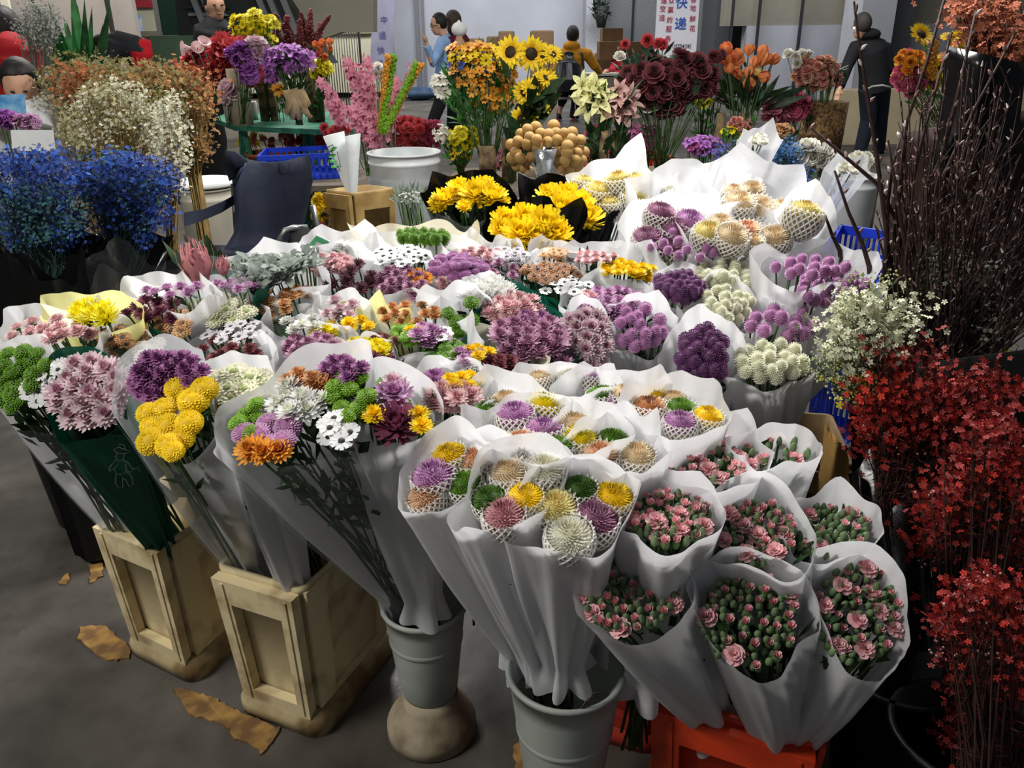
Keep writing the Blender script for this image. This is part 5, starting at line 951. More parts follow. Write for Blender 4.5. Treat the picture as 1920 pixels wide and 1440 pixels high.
bunch('white paper-wrapped heads standing in the white bucket', 4.0, [('rose', 'whitepom', .08, 1605, 305, 24, 14, 6)], (1600, 350, 4.0), leaves=0)
for lab, rim, z, pk, wr in (('white sheet flap with a square corner behind the blue gypsophila', (1425, 262, 36, 14), 1.08, ((70, 1.0), (150, .6)), 'white'), ('translucent sheet leaning over the white bucket, right side', (1590, 318, 36, 18), 1.0, ((130, .8), (60, .6)), 'frost')):
    bouquet(lab, rim, [('rose', 'roseW', .05, rim[0], rim[1], 15, 6, 3)], z=z, peaks=pk, L=.3, leaf=6, wrap=wr)
bunch('flowers under the green table, mixed red, yellow and violet', 5.9, [('carnation', 'scarlet', .07, 600, 262, 70, 12, 22), ('cosmos', 'lemon', .06, 470, 262, 26, 12, 7), ('orchid', 'violet', .06, 570, 258, 60, 10, 10), ('rose', 'salmon', .06, 520, 262, 60, 12, 10)], (560, 300, 6.0), leaves=70)
mb = MB(); q = PY(505, 285, 5.4); mb.lathe([(.001, -.12), (.10, -.12), (.15, .0), (.155, 0), (.145, -.02), (.001, -.02)], 24, q); single('terracotta_pot', mb, mat('terracotta', '#a4552c', .8, .2, 12, rand=0), 'shallow terracotta pot under the green table', 'pot')
bunch('yellow mums glimpsed between the chair leg and the tan crate', 3.7, [('mum', 'yellow', .05, 600, 395, 12, 30, 14), ('mum', 'rosepink', .05, 602, 425, 10, 16, 5)], (600, 450, 3.7), leaves=50)
bunch('grey-green feathery sprigs beside the white tub', 3.2, [('daisy', 'greyw', .012, 770, 372, 26, 14, 26)], (810, 398, 3.1), leaves=200, lsize=(.05, .006), lblob=(772, 374, 34, 18), lm=mat('sage', '#7f8f7a', .7, .2, 30, trans=.2))

vase('tall dark vase on the floor behind the branches holding mixed flowers', 1790, 1850, 330, 420, 5.4, zfloor=0)
# ------------------------------------------------------------------ people
def remesh(o, vs, sm=3, ss=0):
    m = o.modifiers.new('remesh', 'REMESH'); m.mode = 'VOXEL'; m.voxel_size = vs; m.use_smooth_shade = True
    s_ = o.modifiers.new('smooth', 'SMOOTH'); s_.iterations = sm; s_.factor = .5; return o
SKIN = mat('skin', '#c99a7e', .6, .12, 12, rand=.05); HAIR = mat('hair_black', '#17130f', .6, .3, 60, .3, rand=0); HAIRB = mat('hair_brown', '#3d2b22', .6, .3, 60, .3, rand=0); LIP = mat('lip', '#a05a50', .5, rand=0); EYE = mat('eye', '#1a1512', .3, rand=0)
def cloth(k, h, **a): return mat('cloth_'+k, h, .85, .22, 9, .3, rand=0, **a)
def hand(mb, w_, d, s_, n=V((0, 0, 1)), curl=.4):
    """palm with five fingers from wrist w_ along d"""
    d = d.normalized(); side = d.cross(n).normalized(); n = side.cross(d)
    mb.tube([w_, w_+d*.045*s_, w_+d*.085*s_], [.022*s_, .034*s_, .032*s_], 8)
    for i, L in enumerate((.062, .075, .07, .055)):
        b = w_+d*.085*s_+side*(i-1.5)*.019*s_; k = d*math.cos(curl)-n*math.sin(curl); k2 = d*math.cos(curl*2.2)-n*math.sin(curl*2.2)
        mb.tube([b, b+k*L*.5*s_, b+k*L*.5*s_+k2*L*.5*s_], [.0095*s_, .0085*s_, .007*s_], 6)
    b = w_+d*.03*s_+side*-.03*s_; mb.tube([b, b+(d*.6-side*.8)*.035*s_, b+(d*.6-side*.8)*.035*s_+d*.028*s_], [.012*s_, .010*s_, .008*s_], 6)
def person(label, J, face, s_=1.0, top=None, legs=None, shoes=None, hair=HAIR, hairlen=.0, vox=.013, hood=False, skirt=False, handdir=None, headr=.1):
    """J: world joints head neck chest pelvis shL shR elL elR haL haR knL knR anL anR; face: unit vector the head looks at"""
    J = {k: V(v) for k, v in J.items()}; low = min([J[k].z for k in ('anL', 'anR') if k in J] or [J['pelvis'].z]); b0 = V((J['pelvis'].x, J['pelvis'].y, max(0, low-.08)))
    rt = root('person', b0, label, 'person'); face = V(face).normalized(); up = (J['head']-J['neck']).normalized(); sd = face.cross(V((0, 0, 1))).normalized(); up2 = sd.cross(face).normalized()
    rot = Matrix((sd, face, up2)).transposed(); H = J['head']; r = headr*s_
    mb = MB(); mb.ell(H+up2*.012*s_, (r*.76, r*.95, r*1.05), 16, 12, rot=rot); mb.ell(H-up2*.05*s_+face*.02*s_, (r*.58, r*.68, r*.72), 14, 10, rot=rot)
    mb.add([H+face*r*.92+up2*.02*s_, H+face*r*1.16-up2*.022*s_, H+face*r*.85-up2*.03*s_+sd*.016*s_, H+face*r*.85-up2*.03*s_-sd*.016*s_], [(0, 1, 2), (0, 3, 1), (1, 3, 2), (0, 2, 3)])
    for k in (-1, 1): mb.ell(H+sd*k*r*.76-up2*.01*s_, (.01*s_, .018*s_, .03*s_), 8, 6, rot=rot)
    mb.tube([H-up2*.04*s_, J['neck'], J['chest']], [.055*s_, .052*s_, .075*s_], 10)
    mb.tube([J['chest'], J['pelvis']], [.11*s_, .12*s_], 12); mb.tube([J['shL'], J['chest'], J['shR']], [.05*s_, .09*s_, .05*s_], 10)
    for k in 'LR':
        if 'el'+k in J:
            mb.tube([J['sh'+k], J['el'+k]], [.050*s_, .038*s_], 10); mb.tube([J['el'+k], J['ha'+k]], [.038*s_, .024*s_], 10)
            d = (J['ha'+k]-J['el'+k]); hand(mb, J['ha'+k], V(handdir[k]) if handdir and k in handdir else d, s_*.95)
        if 'kn'+k in J:
            hp = J['pelvis']+sd*(.08 if k == 'R' else -.08)*s_; mb.tube([hp, J['kn'+k]], [.085*s_, .055*s_], 10); mb.tube([J['kn'+k], J['an'+k]], [.055*s_, .035*s_], 10)
            mb.tube([J['an'+k], J['an'+k]+face*.13*s_-V((0, 0, .05*s_))], [.035*s_, .03*s_], 8)
    remesh(part('body', mb, SKIN, rt), vox)
    mb = MB()
    for k in (-1, 1): mb.ell(H+face*r*.90+sd*k*.033*s_+up2*.012*s_, (.013*s_, .008*s_, .007*s_), 8, 6, rot=rot)
    part('eyes', mb, EYE, rt); mb = MB(); mb.ell(H+face*r*.87-up2*.052*s_, (.024*s_, .010*s_, .007*s_), 8, 6, rot=rot); part('mouth', mb, LIP, rt)
    mb = MB(); mb.ell(H+up2*.030*s_-face*.016*s_, (r*.86, r*1.0, r*1.08), 16, 12, rot=rot)
    for v_i in range(len(mb.v)):
        v = V(mb.v[v_i])-H
        if v.dot(face) > r*.35 and v.dot(up2) < r*.62: mb.v[v_i] = tuple(H+v-face*(v.dot(face)-r*.35))
    if hairlen:
        for k in range(-3, 4): mb.tube([H+up2*.04*s_+sd*k*.022*s_-face*.05*s_, H-up2*.06*s_+sd*k*.024*s_-face*.075*s_, H-up2*(hairlen)*s_+sd*k*.022*s_-face*.07*s_], [.04*s_, .035*s_, .02*s_], 8)
        for k in (-1, 1): mb.tube([H+up2*.05*s_+sd*k*.06*s_, H-up2*.05*s_+sd*k*.078*s_-face*.01*s_, H-up2*(hairlen)*s_+sd*k*.07*s_], [.03*s_, .026*s_, .014*s_], 8)
    remesh(part('hair', mb, hair, rt), .010*max(.6, s_), 2)
    if top:
        mb = MB(); n_ = J['neck']-V((0, 0, .015)); mb.tube([n_, J['chest'], J['chest'].lerp(J['pelvis'], .6), J['pelvis']+V((0, 0, -.05*s_))], [.075*s_, .145*s_, .145*s_, .155*s_], 16)
        mb.tube([J['shL'], J['chest']+V((0, 0, .02)), J['shR']], [.075*s_, .125*s_, .075*s_], 12)
        for k in 'LR':
            if 'el'+k in J: w2 = J['el'+k].lerp(J['ha'+k], .90); mb.tube([J['sh'+k].lerp(J['chest'], .15), J['sh'+k], J['el'+k], w2], [.075*s_, .075*s_, .062*s_, .045*s_], 12)
        if hood: mb.ell(J['neck']-face*.05*s_+V((0, 0, .0)), (.12*s_, .08*s_, .06*s_), 12, 8)
        remesh(part('jacket', mb, top, rt), vox, 4)
    if legs and 'knL' in J:
        mb = MB(); mb.ell(J['pelvis'], (.155*s_, .13*s_, .13*s_), 14, 8)
        for k in 'LR': hp = J['pelvis']+sd*(.075 if k == 'R' else -.075)*s_; mb.tube([hp, J['kn'+k], J['an'+k]+V((0, 0, .0))], [.11*s_, .082*s_, .066*s_], 12)
        remesh(part('trousers', mb, legs, rt), vox, 3)
        for k in 'LR':
            mb = MB(); a = J['an'+k]+V((0, 0, -.045*s_)); mb.tube([a-face*.05*s_, a+face*.06*s_, a+face*.16*s_-V((0, 0, .012))], [.042*s_, .042*s_, .03*s_], 10); part('shoe', mb, shoes or cloth('black', '#15161a'), rt)
    return rt
def PJ(Y, **k):
    o = {}
    for n, v in k.items(): o[n] = PY(v[0], v[1], Y+(v[2] if len(v) > 2 else 0))
    return o
BLK = cloth('black', '#101217'); NAVYC = cloth('navy', '#151c2c')
# person in black at right, seen from behind, leaning left
Y = 10.3
pb = person('person in a black hooded jacket and dark trousers, back turned, leaning over peach roses', PJ(Y, head=(1615, 50, -.05), neck=(1624, 66), chest=(1634, 95), pelvis=(1640, 165), shL=(1606, 86), shR=(1658, 88), elL=(1588, 125, -.1), elR=(1668, 128), haL=(1574, 168, -.3), haR=(1655, 158, .15), knL=(1628, 225), knR=(1650, 225, .2), anL=(1612, 286), anR=(1648, 282, .4)),
  (-.35, 1, -.2), 1.12, top=BLK, legs=NAVYC, hair=mat('hair_grey', '#3a3634', .7, .3, 60, rand=0), hood=True)
mb = MB(); mb.tube([PY(x, y, Y-.25) for x, y in ((1624, 168), (1636, 162), (1655, 160), (1670, 164))], .012, 6); part('jacket_cord', mb, mat('cord_pale', '#a9aaa4', .7, rand=0), pb)
# woman walking left with a baby in a maroon carrier, another behind
Y = 12.8; s_ = 1.0
w1 = person('woman in a light blue shirt and maroon baby carrier walking left, hand raised', PJ(Y, head=(822, 46), neck=(832, 64), chest=(840, 92), pelvis=(838, 140), shL=(830, 78, -.15), shR=(838, 80, .15), elL=(810, 118, -.3), elR=(822, 118, .2), haL=(800, 82, -.35), haR=(806, 100, .2), knL=(824, 196, -.1), knR=(856, 196, .1), anL=(804, 246, -.1), anR=(876, 246, .1)),
  (-1, -.1, -.05), 1.18, top=cloth('sky', '#8fb2e0'), legs=BLK, handdir=dict(L=(-.3, 0, 1), R=(-.5, 0, .6)))
mb = MB(); mb.tube([PY(836, 72, Y), PY(846, 95, Y), PY(842, 140, Y)], [.13, .18, .17], 14); mb.tube([PY(850, 70, Y-.05), PY(868, 74, Y-.05), PY(878, 80, Y-.05)], [.10, .10, .05], 10); remesh(part('baby_carrier', mb, cloth('maroon', '#571527'), w1), .013)
mb = MB(); mb.lathe([(.018, -.003), (.022, 0), (.018, .003)], 14, PY(812, 49, Y-.06), axis=(.3, -1, 0)); mb.tube([PY(811, 48, Y-.09), PY(822, 47, Y-.10)], .003, 4); part('glasses', mb, EYE, w1)
bb = root('person', PY(862, 75, Y-.1), 'baby in a white cap strapped on the back of the walking woman', 'person'); mb = MB(); hb = PY(861, 58, Y-.1)
mb.ell(hb, .085, 14, 10); mb.tube([hb-V((0, 0, .06)), PY(862, 88, Y-.1)], [.06, .10], 10); remesh(part('body', mb, SKIN, bb), .012)
mb = MB(); mb.ell(hb+V((0, 0, .02)), (.115, .115, .10), 14, 10); mb.ell(hb+V((0, 0, .12)), (.02, .02, .03), 8, 6); remesh(part('white_cap', mb, mat('cap_white', '#efefea', .8, .1, rand=0), bb), .012, 2)
person('person with brown hair half hidden behind the woman carrying the baby', PJ(Y+.6, head=(848, 42), neck=(852, 60), chest=(855, 85), pelvis=(855, 135), shL=(845, 76), shR=(868, 76), elL=(842, 105), elR=(872, 105), haL=(840, 130), haR=(872, 130), knL=(850, 190), knR=(862, 190), anL=(846, 240), anR=(866, 240)), (-.8, .5, 0), 1.15, top=cloth('dkmaroon', '#3a1019'), legs=BLK, hair=HAIRB, hairlen=.20, headr=.115)
# boy in yellow hoodie with backpack on a stool
Y = 15.4
by = person('person in a mustard yellow hoodie with a dark backpack, back turned, at the desk', PJ(Y, head=(1074, 68), neck=(1072, 86), chest=(1074, 108), pelvis=(1068, 150), shL=(1050, 100), shR=(1100, 100), elL=(1044, 128), elR=(1114, 122, .1), haL=(1050, 150, .3), haR=(1126, 138, .4), knL=(1052, 190, .2), knR=(1082, 190, .25), anL=(1046, 222, .1), anR=(1076, 222, .2)),
  (.1, 1, -.1), 1.30, top=cloth('mustard', '#c98a1e'), legs=BLK, hood=True, shoes=mat('shoe_red', '#a83a3a', .6, rand=0))
bp = root('backpack', PY(1065, 172, Y-.3), 'dark glossy drawstring backpack worn over the mustard hoodie', 'backpack')
mb = MB(); mb.tube([PY(1068, 100, Y-.22), PY(1066, 120, Y-.30), PY(1064, 148, Y-.32), PY(1064, 166, Y-.28)], [.09, .20, .26, .20], 14); remesh(part('bag_body', mb, mat('bag_dark', '#1d222c', .3, .3, 10, .3, rand=0), bp), .014)
for x0, x1 in ((1056, 1050), (1082, 1092)): mb = MB(); mb.tube([PY(x0+8, 98, Y-.18), PY(x1, 104, Y-.14), PY(x1+(3 if x1 > 1070 else -3), 140, Y-.16)], .018, 6); part('strap', mb, mat('strap_grey', '#3b404a', .6, rand=0), bp)
mb = MB(); st = root('stool', V((PY(1062, 160, Y).x, Y+.05, 0)), 'small steel stool the person in mustard sits on', 'stool'); sx = PY(1062, 160, Y).x; zs = PY(1062, 184, Y).z
mb.box((sx, Y+.05, zs), (.34, .32, .03)); part('seat', mb, mat('stool_top', '#8b8880', .6, rand=0), st, False)
for i in (-1, 1):
    for j in (-1, 1): mb = MB(); mb.tube([V((sx+i*.15, Y+.05+j*.13, zs-.01)), V((sx+i*.17, Y+.05+j*.15, 0))], .012, 6); part('leg', mb, STEEL, st)
Yd = 15.7; dk = root('desk', V((PY(1135, 150, Yd).x, Yd+.3, 0)), 'desk with white papers where two people lean, behind the lilies', 'desk'); xl, xr = PY(1100, 140, Yd).x, PY(1190, 140, Yd).x; zd = PY(1140, 140, Yd).z
mb = MB(); mb.box(((xl+xr)/2, Yd+.3, zd), (xr-xl, .6, .04)); part('desktop', mb, mat('desk_top', '#c9c6bd', .6, rand=0), dk, False)
mb = MB(); mb.box(((xl+xr)/2+.05, Yd+.3, zd/2-.02), (xr-xl-.2, .5, zd-.04)); part('desk_body', mb, mat('desk_body', '#8d8578', .7, rand=0), dk, False)
person('person with long black hair and red jacket writing behind the desk', PJ(Yd+.8, head=(1160, 92), neck=(1163, 108), chest=(1166, 124), pelvis=(1168, 160), shL=(1152, 118), shR=(1182, 118), elL=(1148, 134, -.2), elR=(1185, 136, -.2), haL=(1138, 133, -.5), haR=(1150, 138, -.5), knL=(1160, 190, -.2), knR=(1175, 190, -.2), anL=(1160, 215), anR=(1175, 215)), (-.4, -1, -.4), 1.1, top=cloth('redc', '#a01c28'), legs=BLK, hairlen=.26)
# man in a dark suit jacket behind the table, far left
Y = 7.4
person('man in a black open jacket over a grey shirt behind the peonies, looking right', PJ(Y, head=(403, 12), neck=(402, 32), chest=(398, 62), pelvis=(396, 165), shL=(380, 52), shR=(428, 55), elL=(372, 100), elR=(438, 100), haL=(378, 140), haR=(440, 135, -.1), knL=(385, 262), knR=(408, 262), anL=(385, 358), anR=(410, 358)), (.7, -1, -.05), 1.0, top=BLK, legs=BLK)
# person bending in red trousers
Y = 11.0
person('person bending far over in bright red trousers and dark top, behind the dried flowers', PJ(Y, head=(195, 92), neck=(208, 88), chest=(222, 86), pelvis=(268, 98), shL=(212, 80, -.15), shR=(214, 90, .15), elL=(205, 118, -.2), elR=(210, 120, .2), haL=(195, 145, -.2), haR=(200, 145, .2), knL=(268, 182, -.12), knR=(284, 182, .12), anL=(262, 262, -.1), anR=(288, 262, .1)), (-1, -.2, -.6), 1.25, top=cloth('darkgrey', '#22242a'), legs=cloth('scarlet', '#c81424'))
# person in red padded coat, far left edge
Y = 5.0
person('person in a large padded red coat turned away at the left edge', PJ(Y, head=(12, 62, .1), neck=(22, 78), chest=(28, 110), pelvis=(20, 250), shL=(-14, 98), shR=(56, 96), elL=(-30, 150), elR=(70, 150), haL=(-25, 190, -.1), haR=(60, 195, -.1), knL=(5, 390), knR=(40, 390), anL=(5, 496), anR=(45, 496)), (-.6, 1, -.2), 1.05, top=cloth('redcoat', '#b3131d'), legs=BLK, hairlen=.05)
# girl in white holding a blue picture book
Y = 3.5
gl = person('young girl in a white shirt looking down, holding a blue picture book', PJ(Y, head=(40, 162), neck=(45, 186), chest=(48, 212), pelvis=(45, 380), shL=(24, 204), shR=(76, 208), elL=(5, 245, -.1), elR=(88, 252, -.08), haL=(12, 222, -.3), haR=(48, 235, -.3), knL=(30, 520), knR=(60, 520), anL=(30, 665), anR=(60, 665)), (.35, -1, -.35), .68, top=cloth('white', '#d9dadb'), legs=cloth('grey', '#55585f'), headr=.125)
mb = MB()
for k in (-1, 1): mb.ell(PY(40+k*24, 150, Y+.05), .018, 10, 8)
part('hair_buns', mb, HAIR, gl)
cardpx('blue picture book held open by the girl in white', 'book', [(-4, 178), (46, 176), (50, 214), (0, 218)], Y-.40, mat('book_blue', '#3b87c4', .5, .25, 20, rand=0, color2='#8fc0de'), None, 'book')
# ------------------------------------------------------------------ hall furniture, banners, signs
def textobj(s_, P, size, m, parent, bold=.0, rot=None, name='lettering', sx=1.0):
    cu = bpy.data.curves.new(name, 'FONT'); cu.body = s_; cu.size = size; cu.align_x = 'CENTER'; cu.align_y = 'CENTER'; cu.offset = bold*.3; cu.extrude = .001; cu.materials.append(m); cu.resolution_u = 2
    t_ = linko(name, cu); bpy.context.view_layer.update(); me = bpy.data.meshes.new_from_object(t_.evaluated_get(bpy.context.evaluated_depsgraph_get())); bpy.data.objects.remove(t_); bpy.data.curves.remove(cu)
    if not me.materials: me.materials.append(m)
    o = linko(name, me, parent, V(P)-parent.location); o.rotation_euler = rot or (PI/2, 0, 0); o.scale = (sx, 1, 1); return o
def banner(label, q, Y, m, cols_, name='banner'):
    P_ = [PY(x, y, Y) for x, y in q]; rt = root(name, (sum(p.x for p in P_)/4, Y, min(p.z for p in P_)), label, 'banner'); mb = MB(); n = V((0, .01, 0)); mb.add([p-n for p in P_]+[p+n for p in P_], [(0, 1, 2, 3), (7, 6, 5, 4), (0, 4, 5, 1), (1, 5, 6, 2), (2, 6, 7, 3), (3, 7, 4, 0)]); part('cloth', mb, m, rt, False)
    for (txt, x, y, px, mm, b, *sx) in cols_:
        p = PY(x, y, Y-.025); textobj(txt, p, px*mpp(p)*1.0, mm, rt, b*mpp(p), sx=sx[0] if sx else 1.0)
    return rt
RI = mat('ink_red', '#b8304a', .6, rand=0); BI = mat('ink_blue', '#1f5cc8', .6, rand=0); KI = mat('ink_black', '#222222', .6, rand=0); PI_ = mat('ink_faded', '#4a4c80', .7, rand=0)
banner('white standing banner with red and blue Chinese characters and phone numbers', [(1233, -20), (1313, -20), (1303, 124), (1226, 110)], 12.6, mat('banner_white', '#e9e8f4', .5, .05, rand=0),
  [(ch_, x-(y*.035), y, 11.5, RI, .25) for ch_, x, y in (('递', 1245, 2), ('空', 1243.5, 17), ('运', 1242.5, 34), ('众', 1259, 2), ('赢', 1258, 19), ('的', 1257, 38), ('服', 1256, 55), ('务', 1255, 73), ('各', 1300.5, 0), ('地', 1300, 16), ('鲜', 1300, 36), ('花', 1300, 54))]
  + [('快', 1278, 6, 23, BI, .55), ('递', 1276, 46, 23, BI, .55), ('13577041542', 1278, 87, 10.5, KI, .1, .62), ('13608741569', 1277, 103, 10.5, KI, .1, .62)])
banner('faded lilac banner with blue Chinese characters leaning by the beige wall', [(701, -20), (741, -20), (736, 150), (692, 150)], 20.5, mat('banner_lilac', '#807f92', .7, .15, 3, rand=0),
  [('中', 720, 38, 14, PI_, .3), ('通', 717, 67, 14, PI_, .3), ('快', 714, 95, 14, PI_, .3), ('递', 712, 120, 14, PI_, .3)] + [('申通速运', 725, 8, 7, PI_, .1)][:0])
# wire roll cage
Y = 16.0; cg = root('roll_cage', V((PY(640, 130, Y).x, Y, 0)), 'tall steel wire cart behind the artificial flowers', 'cart')
def z_at(px, py, Y): return PY(px, py, Y).z
x0, x1 = PY(606, 80, Y).x, PY(674, 80, Y).x; zt_, zm = z_at(640, 40, Y), z_at(640, 58, Y); SG = mat('steel_grey', '#6f706c', .4, .1, metal=.4, rand=0)
mb = MB(); mb.tube([(x0, Y, 0), (x0, Y, zt_-.05), (x0+.06, Y, zt_), (x1-.06, Y, zt_), (x1, Y, zt_-.05), (x1, Y, 0)], .022, 8); mb.tube([(x0, Y, zm), (x1, Y, zm)], .016, 6); mb.tube([(x0, Y, .25), (x1, Y, .25)], .016, 6); part('frame', mb, SG, cg)
for i in range(1, 14): x = x0+(x1-x0)*i/14; mb = MB(); mb.tube([(x, Y, .25), (x, Y, zm)], .009, 5); part('wire', mb, SG, cg)
# cardboard panels leaning on the back wall
CB = mat('cardboard', '#6c5238', .8, .15, 8, rand=.08)
for lab, q, Y in (('brown cardboard sheet with rounded corners leaning on the wall left of the hoodie', (994, 57, 1038, 130), 22.0), ('tall brown cardboard sheet, middle of the three on the wall', (935, 58, 965, 130), 22.2), ('short brown cardboard sheet behind the walking women', (913, 68, 938, 130), 22.4), ('low brown cardboard box at the wall near the baby', (878, 72, 908, 130), 22.4)):
    mb = MB(); xl, xr, zb, zt2 = boxpx(mb, *q, Y, .12); mb.v = [(v[0], v[1], v[2] if v[2] > (zb+zt2)/2 else 0.0) for v in mb.v]; o = single('cardboard_sheet', mb, CB, lab, 'cardboard', 'cardboard leaning on the wall', False); bv_ = o.modifiers.new('bevel', 'BEVEL'); bv_.width = .04; bv_.segments = 3
for lab, q, Y, hz in (('upright open cardboard box on the box stack behind the desk', (1130, 53, 1168, 80), 16.8, None), ('large stacked cardboard box behind the writing person', (1124, 78, 1168, 112), 16.4, None), ('long flat cardboard box right of the writing person', (1166, 78, 1232, 100), 16.6, None), ('lowest wide cardboard box of the stack by the banner', (1118, 100, 1232, 215), 17.4, 0)):
    mb = MB(); boxpx(mb, *q, Y, .5); o = single('cardboard_box', mb, CB, lab, 'box', 'stacked cardboard boxes', False)
mb = MB(); q = PY(785, 170, 21); mb.ell((q.x, 21, .15), (.55, .4, .15), 14, 8); single('bundle', mb, mat('tarp_blue', '#2d4662', .7, .4, 6, .3, rand=0), 'blue and pink cloth bundle on the floor by the wall', 'bundle')
mb = MB(); q = PY(1010, 205, 13); mb.box((PY(1022, 205, 13).x, 13.3, .35), (.35, .4, .7)); single('desk', mb, mat('desk_left', '#9a968c', .7, .1, rand=0), 'pale desk standing left of the person in mustard', 'desk', smooth=False)
pl = root('hanging_planter', PY(1126, 60, 22.5), 'dark hanging planter with straggly leaves on the wall column', 'planter'); mb = MB(); mb.lathe([(.001, 0), (.10, 0), (.2, .5), (.18, .5), (.08, .02)], 14, PY(1127, 52, 22.6)); part('cone_pot', mb, KI, pl)
mb = MB(); rng = random.Random(5)
for _ in range(90): a = PY(1125+rng.gauss(0, 7), 20+rng.gauss(0, 8), 22.6); leafq(mb, a, (rng.uniform(-1, 1), rng.uniform(-1, 0), rng.uniform(-.5, 1)), .25, .08, 0, rng)
part('leaves', mb, mat('planter_leaf', '#4c5650', .7, rand=0), pl)
# escalator frame and green doors on the left
DG = mat('escalator_dark', '#2c2e30', .5, .3, 3, rand=0); AL = mat('rail_alu', '#85888a', .4, .1, 3, rand=0)
Y = 13; es = root('escalator', V((PY(450, 100, Y).x, Y, 0)), 'dark escalator side with pale slanted rails behind the man in black', 'escalator')
def slant(pts, Y, th): P_ = [PY(x, y, Y) for x, y in pts]; mb = MB(); n = len(P_); mb.v = [tuple(p) for p in P_]+[(p.x, p.y+th, p.z) for p in P_]; mb.f = [tuple(range(n)), tuple(range(2*n-1, n-1, -1))]+[(i, i+n, (i+1) % n+n, (i+1) % n) for i in range(n)]; mb.m = [0]*len(mb.f); return mb
part('side_panel', slant([(322, -60), (500, -60), (620, 120), (345, 160)], Y, .6), DG, es, False)
for x in (332, 352, 455, 475, 500): part('handrail', slant([(x, -60), (x+10, -60), (x+90, 130), (x+78, 130)], Y-.1, .08), AL, es, False)
part('sloped_soffit', slant([(505, -60), (700, -60), (700, 60), (640, 60), (600, 75)], Y+.3, .4), mat('soffit', '#a9a593', .8, .1, 2, rand=0), es, False)
for i in range(6): part('step', slant([(345+i*8, 10+i*14), (420, 10+i*14), (430, 16+i*14), (345+i*8, 16+i*14)], Y-.05, .04), AL if i % 2 else DG, es, False)
o = sbox('door_1', mat('door_green', '#1f4a3c', .6, .15, 3, rand=0), 290, -120, 346, 66, 15.0, th=.2); o = sbox('trim_11', mat('door_frame', '#a9aca6', .6, rand=0), 280, -120, 291, 66, 15.0, th=.3)
o = sbox('wall_low', mat('green_box', '#39503a', .8, .3, 3, rand=0), 288, 66, 470, 150, 9.8, th=.5)
sbox('trim_12', mat('pipe_dark', '#2c2a28', .7, rand=0), 182, -200, 188, 60, 18, th=.1); sbox('wall_corner', mat('wall_pink', '#a39a94', .8, .1, 2, rand=0), -600, -500, 215, 150, 19, th=.2)
def poster(label, q, Y, m, cat='poster'): mb = MB(); boxpx(mb, *q, Y, .03); return single('poster', mb, m, label, cat, None, False)
poster('poster of a blue and white snowy view on the left wall', (215, 28, 267, 75), 21.93, mat('poster_snow', '#7fa6d0', .6, .3, 3, rand=0, color2='#d8dde4'))
poster('small red placard hanging at the top left', (243, -10, 288, 14), 21.93, mat('placard', '#a02a34', .6, .2, 5, rand=0), 'sign')
mb = MB(); boxpx(mb, 0, -40, 14, 42, 17, .08); single('lit_panel', mb, mat('lit_panel', '#fffbe6', .4, 0, rand=0), 'cream white lit panel in the top left corner', 'sign', smooth=False)
pt = root('potted_plant', PY(150, 170, 6.5), 'tall potted plant with dark green sword leaves at upper left', 'plant'); pt.location.z = 0; mb = MB(); rng = random.Random(7); bx = PY(150, 120, 6.5)
for _ in range(34):
    a = rng.uniform(-1, 1); L = rng.uniform(.5, 1.0); d = V((a*.45, rng.uniform(-.4, .2), 1)).normalized(); s_ = V((1, rng.uniform(-.6, .6), 0)).normalized()*.035; p = V((bx.x+rng.uniform(-.06, .06), bx.y, bx.z-.35)); mb.add([p-s_*.5, p+s_*.5, p+d*L*.6+s_, p+d*L, p+d*L*.6-s_], [(0, 1, 2, 4), (4, 2, 3)])
part('leaves', mb, mat('sword_leaf', '#274a2c', .5, .5, 6, color2='#3f8a48', rand=0), pt); mb = MB(); mb.lathe([(.001, 0), (.10, 0), (.13, bx.z-.3), (.11, bx.z-.3)], 20, (bx.x, bx.y, 0)); part('plant_pot', mb, KI, pt)
